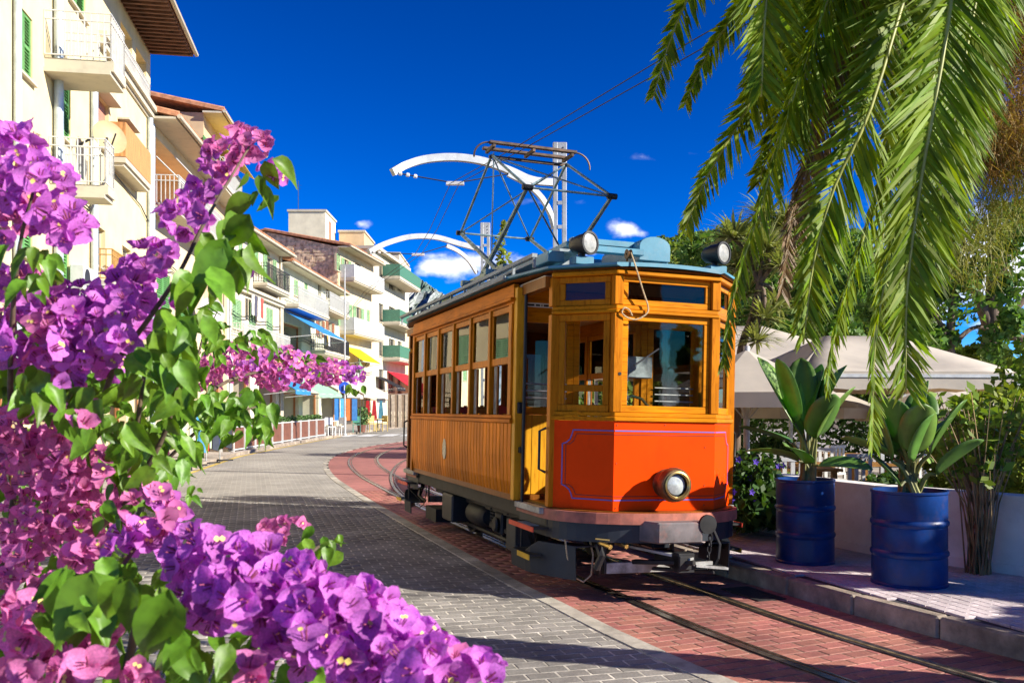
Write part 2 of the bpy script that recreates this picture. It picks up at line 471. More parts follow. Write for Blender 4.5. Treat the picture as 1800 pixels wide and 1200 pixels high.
# one paver: chamfered block, unit size, top at z = 0
_ch = .018
PV = [(-.5,-.5,-1), (.5,-.5,-1), (.5,.5,-1), (-.5,.5,-1), (-.5,-.5,-.08), (.5,-.5,-.08), (.5,.5,-.08), (-.5,.5,-.08),
      (-.5+_ch,-.5+_ch*1.4,0), (.5-_ch,-.5+_ch*1.4,0), (.5-_ch,.5-_ch*1.4,0), (-.5+_ch,.5-_ch*1.4,0)]
PF = [(8,9,10,11)] + [(a, (a+1) % 4, 4 + (a+1) % 4, 4 + a) for a in range(4)] + [(4+a, 4+(a+1) % 4, 8+(a+1) % 4, 8+a) for a in range(4)]
def paver_mesh(m):
    me = bpy.data.meshes.new("paver"); me.from_pydata(PV, [], PF); me.materials.append(m); me.update(); return me
def lay(cells, parent, m_one, m_mass, visible, name="paver"):
    """cells: (x, y, z, angle, length, width).  The 300 that show largest become objects, the rest one mesh."""
    vis = [c for c in cells if visible(c)]
    vis.sort(key=lambda c: c[0]**2 + c[1]**2)
    near = set(id(c) for c in vis[:300])
    me = paver_mesh(m_one)
    V, F = [], []; P = np.array(PV); Fq = np.array(PF); k = 0
    for c in cells:
        x, y, z, a, l, w = c
        tx, ty = random.gauss(0, .0025), random.gauss(0, .0025)
        zz = z + random.uniform(-.0012, .001)
        if id(c) in near:
            M = Matrix.Translation((x, y, zz)) @ Matrix.Rotation(a, 4, 'Z') @ Matrix.Rotation(tx, 4, 'X') @ Matrix.Rotation(ty, 4, 'Y') @ Matrix.Diagonal((l, w, .05, 1))
            inst(name, me, parent, M)
        else:
            q = P * (l, w, .05); ca, sa = math.cos(a), math.sin(a)
            q[:, 2] += q[:, 0] * ty + q[:, 1] * tx
            V.append(np.stack([x + q[:,0]*ca - q[:,1]*sa, y + q[:,0]*sa + q[:,1]*ca, zz + q[:,2]], 1)); F.append(Fq + k); k += len(P)
    if V:
        o = np_mesh("paver_field", np.concatenate(V), np.concatenate(F), m_mass, parent=parent); o["kind"] = "stuff"
def pix(x, y, z=0.0): return 900 + FPX * x / y, HOR - FPX * (z - CAM_H) / y

cells = []
RA = R(16); e1 = (math.cos(RA), math.sin(RA)); e2 = (-math.sin(RA), math.cos(RA))
LP, WP, J = .198, .116, .013
for j in range(20, 175):
    for i in range(-80, 60):
        u = i * (LP + J) + (0.5 * (LP + J) if j % 2 else 0) ; v = j * (WP + J)
        x, y = u * e1[0] + v * e2[0], u * e1[1] + v * e2[1]
        if y < 4.4 or y > Y_FAR or x < -.62 * y - 1.0 or x < interp(LKERB, y) + .05: continue
        bx = band_x(y) - .005; tan = 1.0
        # trim against the edging
        right = x + LP / 2 * e1[0]; lx = LP
        yr = y + LP / 2 * e1[1]; bxr = band_x(yr) - .008
        if right > bxr:
            lx = LP - (right - bxr) / (e1[0] + .36 * e1[1])
            if lx < .03: continue
            sh = (LP - lx) / 2; x, y = x - sh * e1[0], y - sh * e1[1]
        cells.append((x, y, gz(y), RA, lx, WP))
lay(cells, road, m_paver, m_paver_i, lambda c: 560 + 1.25 * max(0, pix(c[0], c[1])[1] - 940) < pix(c[0], c[1])[0] < 1320 and pix(c[0], c[1])[1] < 1203)
# painted lines
b = MB(); prev = None
l, r = [], []
for i in range(60):
    y = 14 + 36 * i / 59; x = interp(LKERB, y)
    l.append((x + .12, y, gz(y) + .006)); r.append((x + .27, y, gz(y) + .006))
MB().strip(l, r).build("yellow_line", m_yellow_paint, road)
for k, (x0, x1) in enumerate(((-9.3, -8.55), (-8.25, -7.45), (-7.15, -6.35), (-6.05, -5.2), (-4.9, -4.1), (-3.8, -3.0))):
    y0 = 47.6 + k * .35
    MB().add([(x0, y0, gz(y0) + .012), (x1, y0, gz(y0) + .012), (x1 + .1, y0 + 3.2, gz(y0 + 3.2) + .012), (x0 + .1, y0 + 3.2, gz(y0 + 3.2) + .012)], [(0, 1, 2, 3)]).build("crossing_stripe", m_white_paint, road)

# edging stones
s = sy(4.2); s_end = sy(45)
while s < s_end:
    Ls = .58
    q = [TRK.at(s + .004, T_BAND - BAND_W + .006)[0], TRK.at(s + .004, T_BAND - .004)[0], TRK.at(s + Ls - .004, T_BAND - .004)[0], TRK.at(s + Ls - .004, T_BAND - BAND_W + .006)[0]]
    dz = .004 + random.uniform(0, .004)
    MB().add([(p.x, p.y, p.z - .06) for p in q] + [(p.x, p.y, p.z + dz) for p in q], [(3,2,1,0),(4,5,6,7),(0,1,5,4),(1,2,6,5),(2,3,7,6),(3,0,4,7)][::1]).build("edging_stone", m_edge, road)
    s += Ls if s < sy(24) else 1.2
    if s >= sy(24): 
        for _ in (0,): pass

# tram track bed
T_KERB = 1.03
sn, sf = sy(1.6), sy(61.5)
s_mid = sy(19.0)
b = MB(); b.strip(line_at(sn, s_mid + .1, T_BAND - .03, -.0030), line_at(sn, s_mid + .1, T_KERB + .06, -.0030))
track = tag(b.build("tram_track", m_joint_red), kind="structure")
b = MB()
def wide(s):                        # the red paving widens to the passing loop behind the tram
    y = TRK.at(s)[0].y
    return T_KERB + .05 + 3.4 * min(1.0, max(0.0, (y - 16.0) / 7.0))
n = 140; ss = [s_mid + (sf - s_mid) * i / n for i in range(n + 1)]
b.strip([TRK.at(s_, T_BAND - .002)[0] for s_ in ss], [TRK.at(s_, wide(s_))[0] for s_ in ss])
b.build("paving", m_red_far, track)
ss2 = [sy(15.5) + (s_mid - sy(15.5)) * i / 20 for i in range(21)]
MB().strip([TRK.at(s_, T_KERB + .055)[0] for s_ in ss2], [TRK.at(s_, wide(s_) + .06)[0] for s_ in ss2]).build("paving", m_red_far, track)
cells = []
zones = ((T_BAND + .004, -GAUGE/2 - .052), (-GAUGE/2 + .095, GAUGE/2 - .095), (GAUGE/2 + .052, T_KERB))
row = 0; s = sy(4.0)
while s < s_mid:
    for (ta, tb) in zones:
        t = ta - (LP + J) * (.5 if row % 2 else 0.0)
        while t < tb - .02:
            a0, a1 = max(t, ta), min(t + LP, tb)
            if a1 - a0 > .03:
                p, d, nn = TRK.at(s, (a0 + a1) / 2)
                cells.append((p.x, p.y, p.z, math.atan2(nn.y, nn.x), a1 - a0, WP))
            t += LP + J
    s += WP + J; row += 1
lay(cells, track, m_red, m_red_i, lambda c: 850 < pix(c[0], c[1])[0] < 1810 and pix(c[0], c[1])[1] < 1203)
def rail_run(P, s0, s1, t, side, n=160, dz=0.0):
    # head, flange groove and guard lip, swept along the track
    prof = [(-.035, 0.002), (.025, 0.004), (.032, -.03), (.062, -.03), (.066, 0.0), (.085, 0.0)]
    rows = []
    for u, z in prof:
        rows.append([P.at(s0 + (s1 - s0) * i / n, t - side * u)[0] + Vector((0, 0, z + dz)) for i in range(n + 1)])
    m = MB()
    for a, bq in zip(rows, rows[1:]): m.strip(a, bq) if side > 0 else m.strip(bq, a)
    return m
for side in (-1, 1):
    rail_run(TRK, sn, sf, side * GAUGE / 2, side, 260, .006).build("rail", m_rail, track, smooth=False)
LOOP = Path(catmull([(-0.85, 14.9), (-1.75, 17.9), (-2.35, 21), (-2.75, 24.5), (-2.9, 28), (-2.6, 32), (-1.8, 36), (-.5, 40), (1.5, 45)], 10))
for side in (-1, 1):
    rail_run(LOOP, 1.5, LOOP.L - .5, side * GAUGE / 2, side, 90, .010).build("rail", m_rail, track)

# right-hand pavement with its kerb
KH = .16
b = MB()
sk = [sy(1.2) + (sy(58) - sy(1.2)) * i / 150 for i in range(151)]
kin = [TRK.at(s_, wide(s_) + .10)[0] for s_ in sk]
b.strip([p + Vector((0, 0, KH - .02)) for p in kin], [Vector((max(45.0, p.x + 20), p.y, p.z + KH - .02)) for p in kin])
pave = tag(b.build("pavement", m_joint_dark), kind="structure")
ks = [(i, q) for i, q in enumerate(kin) if q.y > 12.3]
MB().strip([q + Vector((.08, 0, KH - .003)) for i, q in ks], [Vector((40.0, q.y, q.z + KH - .003)) for i, q in ks]).build("paving", m_pave_far, pave)
s = sy(3.2)
while s < sy(40):
    Ls = .9
    t0, t1 = wide(s) - .03, wide(s + Ls) - .03
    q = [TRK.at(s + .005, t0)[0], TRK.at(s + .005, t0 + .13)[0], TRK.at(s + Ls - .005, t1 + .13)[0], TRK.at(s + Ls - .005, t1)[0]]
    q = [q[1], q[0], q[3], q[2]]
    top = [Vector((p.x, p.y, p.z + KH)) for p in q]
    o = MB().add([(p.x, p.y, p.z - .05) for p in q] + top, [(3,2,1,0),(4,5,6,7),(0,1,5,4),(1,2,6,5),(2,3,7,6),(3,0,4,7)]).build("kerb_stone", m_kerb, pave, bevel=.018)
    s += Ls
cells = []
KA = R(106); f1 = (math.cos(KA), math.sin(KA)); f2 = (-math.sin(KA), math.cos(KA))
for j in range(-110, 60):
    for i in range(0, 80):
        u = i * .208 + (.104 if j % 2 else 0); v = j * .108
        x, y = u * f1[0] + v * f2[0] + 2.0, u * f1[1] + v * f2[1]
        if not (4.6 < y < 12.4): continue
        near_k = min(kin, key=lambda p: (p.x - x)**2 + (p.y - y)**2)
        if x < near_k.x + (near_k.y - y) * .36 + .09 or x > .60 * y + .6: continue
        cells.append((x, y, gz(y) + KH, KA, .2, .1))
lay(cells, pave, m_mauve, m_mauve_i, lambda c: 1270 < pix(c[0], c[1])[0] < 1810 and pix(c[0], c[1])[1] < 1200)
# left-hand pavement in front of the houses
l, r = [], []
for i in range(80):
    y = -8 + 103 * i / 79; x = interp(LKERB, y); g = gz(y)
    r.append((x, y, g + .11)); l.append((x - 14.0, y, g + .11))
lp = tag(MB().strip(l, r).build("pavement", m_pave_far), kind="structure")
MB().strip(r, [(p[0] + .004, p[1], p[2] - .16) for p in r]).build("kerb", m_kerb, lp)

# iron drain grate in the gutter beside the kerb
gp_, gd_, gn_ = TRK.at(sy(8.15), .78)
gr = thing("drain_grate", "dark iron drain grate in the red paving beside the kerb", "drain grate", (gp_.x, gp_.y, gp_.z + .003), math.atan2(gd_.y, gd_.x))
m_grate = mat("cast_iron_grate", (0.03, 0.028, 0.028), .6, metal=.4, var=.3, scale=12)
MB().box(-.30, .30, -.15, -.125, -.03, .006).box(-.30, .30, .125, .15, -.03, .006).box(-.30, -.275, -.124, .124, -.03, .006).box(.275, .30, -.124, .124, -.03, .006).build("frame", m_grate, gr)
MB().box(-.274, .274, -.124, .124, -.03, .0015).build("sump", m_groove, gr)
for k in range(12): MB().box(-.262 + k * .0455, -.238 + k * .0455, -.123, .123, .0016, .0055).build("bar", m_grate, gr)

# ================================================================== THE TRAM
def wood(name, c, dark, stretch, rough=.42, coat=.0, scale=7.0, spec=.25, metal=0.0):
    m, nt, p, o = _nt(name); N, L = nt.nodes, nt.links
    tc = N.new("ShaderNodeTexCoord"); mp = N.new("ShaderNodeMapping"); mp.inputs["Scale"].default_value = stretch
    L.new(tc.outputs["Object"], mp.inputs[0])
    n1 = N.new("ShaderNodeTexNoise"); n1.inputs["Scale"].default_value = scale; n1.inputs["Detail"].default_value = 8; n1.inputs["Roughness"].default_value = .65
    n1.inputs["Distortion"].default_value = .6
    L.new(mp.outputs[0], n1.inputs["Vector"])
    rp = N.new("ShaderNodeValToRGB"); e = rp.color_ramp.elements
    e[0].position = .30; e[0].color = (*dark, 1); e[1].position = .66; e[1].color = (*[x * 1.12 for x in c], 1)
    k = rp.color_ramp.elements.new(.48); k.color = (*c, 1)
    L.new(n1.outputs["Fac"], rp.inputs[0])
    n2 = N.new("ShaderNodeTexNoise"); n2.inputs["Scale"].default_value = 1.7; n2.inputs["Detail"].default_value = 5
    L.new(tc.outputs["Object"], n2.inputs["Vector"])
    mr = N.new("ShaderNodeMapRange"); mr.inputs["From Min"].default_value = .35; mr.inputs["From Max"].default_value = .7; mr.inputs["To Min"].default_value = .72; mr.inputs["To Max"].default_value = 1.1
    L.new(n2.outputs["Fac"], mr.inputs[0])
    g = N.new("ShaderNodeNewGeometry")
    m2 = N.new("ShaderNodeMapRange"); m2.inputs["To Min"].default_value = .8; m2.inputs["To Max"].default_value = 1.18; L.new(g.outputs["Random Per Island"], m2.inputs[0])
    mm = N.new("ShaderNodeMath"); mm.operation = 'MULTIPLY'; L.new(mr.outputs[0], mm.inputs[0]); L.new(m2.outputs[0], mm.inputs[1])
    mx = N.new("ShaderNodeMix"); mx.data_type = 'RGBA'; mx.blend_type = 'MULTIPLY'; mx.inputs["Factor"].default_value = 1
    L.new(rp.outputs[0], mx.inputs[6]); L.new(mm.outputs[0], mx.inputs[7]); L.new(mx.outputs[2], p.inputs["Base Color"])
    p.inputs["Specular IOR Level"].default_value = spec; p.inputs["Metallic"].default_value = metal; p.inputs["Specular Tint"].default_value = (1.0, .55, .18, 1); p.inputs["Roughness"].default_value = rough; p.inputs["Coat Weight"].default_value = coat; p.inputs["Coat Roughness"].default_value = .15
    b = N.new("ShaderNodeBump"); b.inputs["Strength"].default_value = .12; b.inputs["Distance"].default_value = .01
    L.new(n1.outputs["Fac"], b.inputs["Height"]); L.new(b.outputs[0], p.inputs["Normal"])
    return m
WC, WD = (0.50, 0.165, 0.008), (0.27, 0.065, 0.003)
m_wv = wood("varnished_wood_upright", WC, WD, (6, 6, .55), spec=.15, metal=.15)
m_wu = wood("varnished_wood_lengthways", (0.46, 0.145, 0.006), (0.25, 0.065, .003), (.55, 6, 6), spec=.1, metal=.3)
m_wy = wood("varnished_wood_crossways", (0.62, 0.215, 0.005), (0.38, 0.105, .003), (6, .55, 6))
m_wside = wood("varnished_boarding", (0.62, 0.20, 0.006), (0.34, 0.09, .003), (7, 7, .35), rough=.36, coat=.0, spec=.1, metal=.35)
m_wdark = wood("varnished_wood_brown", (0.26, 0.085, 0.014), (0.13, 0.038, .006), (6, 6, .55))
m_wyel = wood("sunlit_boarding", (0.74, 0.34, 0.02), (0.52, 0.19, .01), (6, 6, .5))  # the yellow of sunlit wood is put into this base colour
m_red_paint = mat("red_tram_paint", (0.90, 0.060, 0.0005), 0.45, var=.03, scale=2, coat=.0, spec=.06, dirt=(.42, .03, .002), dirt_amt=.35, dirt_scale=2.2)
m_blue_line = mat("blue_lining", (0.10, 0.12, 0.45), .5, var=.05)
m_dark_line = mat("dark_lining", (0.12, 0.01, 0.01), .5, var=.05)
m_roofblue = mat("light_blue_roof_paint", (0.09, 0.28, 0.38), .45, var=.12, scale=3, dirt=(.25, .3, .32), dirt_amt=.5, dirt_scale=4)
m_roofgrey = mat("grey_roof_board", (0.30, 0.34, 0.35), .7, var=.15, scale=5, stretch=(.5, 5, 5))
m_steel_dark = mat("dark_chassis_steel", (0.018, 0.018, 0.019), .6, metal=.3, var=.3, scale=7, dirt=(.05, .038, .028), dirt_amt=.5, dirt_scale=5)
m_chassis_blue = mat("chassis_blue_black", (0.010, 0.016, 0.026), .5, var=.2, scale=5, dirt=(.04, .036, .032), dirt_amt=.4, dirt_scale=4)
m_skirt = mat("weathered_platform_edge", (0.42, 0.13, 0.085), .6, var=.2, scale=6, dirt=(.15, .08, .06), dirt_amt=.6, dirt_scale=5)
m_bumper = mat("worn_coupler_beam", (0.15, 0.13, 0.13), .6, var=.25, scale=5, dirt=(.30, .11, .08), dirt_amt=.7, dirt_scale=4)
m_plate = mat("grey_worn_metal", (0.42, 0.42, 0.40), .55, metal=.4, var=.2, scale=8, dirt=(.1, .08, .06), dirt_amt=.6, dirt_scale=7)
m_black = mat("black_iron", (0.018, 0.018, 0.02), .45, metal=.2, var=.2)
m_brass = mat("brass", (0.55, 0.38, 0.13), .3, metal=.9, var=.2)
m_bronze = mat("bronze_lamp_housing", (0.16, 0.085, 0.035), .4, metal=.5, var=.3, scale=12)
m_lens = mat("lamp_lens", (0.46, 0.50, 0.49), .12, var=.15, scale=18, coat=.6)
m_lens2 = mat("grey_lamp_lens", (0.36, 0.36, 0.34), .25, var=.15, scale=18)
m_rope = mat("hemp_rope", (0.55, 0.42, 0.24), .9, var=.2, scale=60)
m_stepred = mat("step_edge_red", (0.72, 0.06, 0.02), .5)
m_stepyel = mat("step_edge_yellow", (0.78, 0.45, 0.02), .5)
m_white = mat("white_enamel", (0.78, 0.76, 0.70), .5, var=.06)
m_seat = wood("seat_slats", (0.50, 0.2, 0.03), (0.3, 0.1, .02), (6, .6, 6))
m_ceiling = mat("cream_tram_ceiling", (0.68, 0.58, 0.40), .5, var=.06)
m_redcush = mat("red_seat_back", (0.55, 0.05, 0.02), .6)
m_panto = mat("grey_green_pantograph_steel", (0.20, 0.29, 0.30), .45, metal=.3, var=.25, scale=10)
m_pantohead = mat("collector_bar", (0.11, 0.07, 0.045), .55, metal=.5, var=.25, scale=9)
g_pane = glass("window_glass", (.93, .96, .95), 1.0, 1.45)
g_dark = glass("smoked_window_glass", (.42, .40, .40), 1.0, 1.45)
m_emblem = mat("oval_emblem", (0.72, 0.62, 0.40), .5, var=.2, scale=22)

TR_H = math.atan2(-.947, .322)
tram = thing("tram", "vintage wooden electric tram with red front and pantograph on the red-paved track", "tram", (0.977, 9.417, 0.012))
tram.rotation_euler = (-0.022, 0, TR_H)
def TP(name, mb, m, parent=None, **k):   # tram parts are laid out with y to the tram's own right; its root frame has y to the left
    mb.v = [(p[0], -p[1], p[2]) for p in mb.v]; mb.f = [tuple(reversed(q)) for q in mb.f]
    return mb.build(name, m, parent or tram, **k)

LS, W2, UL, WP2, UA, C2 = 4.52, 1.075, .77, .95, 1.20, .508
ZB, ZSILL, ZWT, ZLB = .78, 1.54, 2.72, 2.92
# underframe
TP("sole_bar", MB().box(-LS - .9, .75, .88, .96, .60, .775), m_steel_dark, bevel=.006)
TP("sole_bar", MB().box(-LS - .9, .75, -.96, -.88, .60, .775), m_steel_dark, bevel=.006)
TP("floor", MB().box(-LS - .03, .03, -W2 + .03, W2 - .03, .76, .82), m_wdark)
# saloon sides
for sgn in (1, -1):
    sp = MB(); nb = 38; bw = LS / nb
    for i in range(nb):
        u0, u1 = -LS + i * bw, -LS + (i + 1) * bw
        pr = []
        for z, dy in ((.78, -.035), (.95, -.012), (1.2, 0), (1.53, 0)):
            y = sgn * (W2 + dy)
            pr.append([(u0 + .0035, y - sgn*.010, z), (u0 + .012, y, z), (u1 - .012, y, z), (u1 - .0035, y - sgn*.010, z)])
        vs = [p for r_ in pr for p in r_]; fs = []
        for a in range(3):
            for k in range(3):
                q = (a*4+k, a*4+k+1, a*4+k+5, a*4+k+4)
                fs.append(q if sgn < 0 else q[::-1])
        sp.add(vs, fs)
    side = TP("side_panel", sp, m_wside)
    TP("backing", MB().box(-LS + .002, -.002, *sorted((sgn * (W2 - .055), sgn * (W2 - .045))), .78, 1.54), m_wdark, side)
    em = MB(); n = 22
    ring = [(-2.62 + .085 * math.cos(2*math.pi*k/n), sgn * (W2 + .004), 1.17 + .13 * math.sin(2*math.pi*k/n)) for k in range(n)]
    em.add(ring + [(p[0], sgn * (W2 - .012), p[2]) for p in ring], [tuple(range(n)) if sgn < 0 else tuple(reversed(range(n)))] + [(k, (k+1) % n, n + (k+1) % n, n + k) for k in range(n)])
    TP("emblem", em, m_emblem, side)
    TP("waist_rail", MB().box(-LS - .03, .03, *sorted((sgn * (W2 - .05), sgn * (W2 + .028))), 1.53, 1.575), m_wu, bevel=.008)
    TP("window_sill", MB().box(-LS - .03, .02, *sorted((sgn * (W2 - .06), sgn * (W2 + .012))), 1.577, 1.615), m_wu, bevel=.006)
    TP("letter_board", MB().box(-LS - .02, .02, *sorted((sgn * (W2 - .05), sgn * (W2 + .006))), ZWT, ZLB), m_wu, bevel=.004)
    TP("cornice", MB().box(-LS - .05, .04, *sorted((sgn * (W2 - .02), sgn * (W2 + .045))), ZWT + .03, ZWT + .065), m_wu, bevel=.008)
    bay = LS / 6
    for i in range(7):
        u = -LS + i * bay; hw = .036 if 0 < i < 6 else .05
        u = min(max(u, -LS + .05), -.05)
        TP("window_post", MB().box(u - hw, u + hw, *sorted((sgn * (W2 - .055), sgn * (W2 + .016))), 1.612, ZWT + .005), m_wv, bevel=.007)
    for i in range(6):
        u0, u1 = -LS + i * bay + .04, -LS + (i + 1) * bay - .04
        wdw = TP("window", MB().box(u0, u1, *sorted((sgn * (W2 - .04), sgn * (W2 - .005))), 2.13, 2.205)
                 .box(u0, u1, *sorted((sgn * (W2 - .04), sgn * (W2 - .005))), 2.655, 2.718)
                 .box(u0, u0 + .04, *sorted((sgn * (W2 - .04), sgn * (W2 - .005))), 2.207, 2.653)
                 .box(u1 - .04, u1, *sorted((sgn * (W2 - .04), sgn * (W2 - .005))), 2.207, 2.653), m_wv, bevel=.004)
        TP("pane", MB().box(u0 + .041, u1 - .041, *sorted((sgn * (W2 - .026), sgn * (W2 - .020))), 2.206, 2.654), g_pane, wdw)
        # the lowered sash stands folded at one side of the opening
        for k, (a, c_) in enumerate(((.03, m_plate), (.075, m_plate), (.125, m_wdark))):
            TP("sash_bar", MB().box(u0 + a, u0 + a + .022, *sorted((sgn * (W2 - .05), sgn * (W2 - .03))), 1.616, 2.128), c_, wdw)
# bulkheads between saloon and platforms
for ub, dr in ((0.0, 1), (-LS, -1)):
    b0, b1 = (ub - .045, ub - .005) if dr > 0 else (ub + .005, ub + .045)
    bk = []
    for y0, y1 in ((-W2 + .05, -.42), (.42, W2 - .05)):
        nb = 7
        for k in range(nb):
            a = y0 + (y1 - y0) * k / nb; c_ = y0 + (y1 - y0) * (k + 1) / nb
            bk.append(MB().box(b0, b1 + (.0 if k % 2 else .004) * dr, a + .003, c_ - .003, .825, 1.62))
    bh = TP("bulkhead", MB().box(b0 - .012, b1 + .014, -W2 + .05, W2 - .05, 2.882, 2.90), m_wdark)
    for q_ in bk: TP("board", q_, m_wyel, bh)
    fr = MB()
    for y0, y1 in ((-W2 + .05, -.42), (.42, W2 - .05)):
        fr.box(b0 - .01, b1 + .012, y0, y1, 1.622, 1.70)
        fr.box(b0 - .01, b1 + .012, y0, y1, 2.55, 2.88)
        fr.box(b0 - .01, b1 + .012, y0, y0 + .07, 1.702, 2.548); fr.box(b0 - .01, b1 + .012, y1 - .07, y1, 1.702, 2.548)
    fr.box(b0 - .01, b1 + .012, -.418, .418, 2.60, 2.88)
    fr.box(b0 - .01, b1 + .010, -.418, -.35, .83, 2.598); fr.box(b0 - .01, b1 + .010, .35, .418, .83, 2.598)
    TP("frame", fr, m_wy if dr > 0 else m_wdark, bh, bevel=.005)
    for y0, y1 in ((-W2 + .125, -.495), (.495, W2 - .125)):
        pn = TP("pane", MB().box(ub - .028 * dr - .003, ub - .028 * dr + .003, y0, y1, 1.703, 2.547), g_dark, bh)
    dlr = MB().box(b0 + .005, b1 - .005, -.348, -.02, .84, 1.5).box(b0 + .005, b1 - .005, -.348, -.28, 1.5, 2.59).box(b0 + .005, b1 - .005, -.09, -.02, 1.5, 2.59).box(b0 + .005, b1 - .005, -.28, -.09, 2.5, 2.59)
    TP("sliding_door", dlr, m_wv if dr > 0 else m_wdark, bh, bevel=.005)
    for yy, rr in ((1.79, .008), (1.86, .008), (1.93, .008)):
        for q_ in (1, -1): TP("guard_rail", MB().cyl((ub + .03 * dr, q_ * .50, yy), (ub + .03 * dr, q_ * (W2 - .12), yy), rr, 6), m_plate, bh)
sg = TP("notice_strip", MB().box(.012, .018, .60, 1.0, 2.70, 2.745), m_white)
tw = MB()
for a, c_ in ((.96, .86), (.845, .80), (.785, .775), (.76, .69), (.675, .665), (.65, .62)): tw.box(.0185, .0195, c_, a, 2.712, 2.730)
TP("lettering", tw, m_black, sg)
# seats seen through the windows
for i in range(6):
    for y0, y1 in ((.30, 1.0), (-1.0, -.30)):
        u = -LS + .45 + i * .70
        st = MB().box(u - .2, u + .2, y0, y1, 1.20, 1.235).box(u - .18, u - .15, y0 + .05, y1 - .05, .825, 1.2).box(u + .15, u + .18, y0 + .05, y1 - .05, .825, 1.2)
        seat = TP("seat", st, m_seat)
        bkr = MB()
        for z in (1.33, 1.43, 1.53, 1.63): bkr.box(u - .215, u - .19, y0, y1, z, z + .075)
        bkr.box(u - .235, u - .217, y0 + .05, y0 + .09, 1.22, 1.72).box(u - .235, u - .217, y1 - .09, y1 - .05, 1.22, 1.72)
        TP("backrest", bkr, m_redcush if i % 2 else m_seat, seat)
TP("ceiling", MB().box(-LS - .9, .72, -W2 + .06, W2 - .06, 2.885, 2.91), m_ceiling)
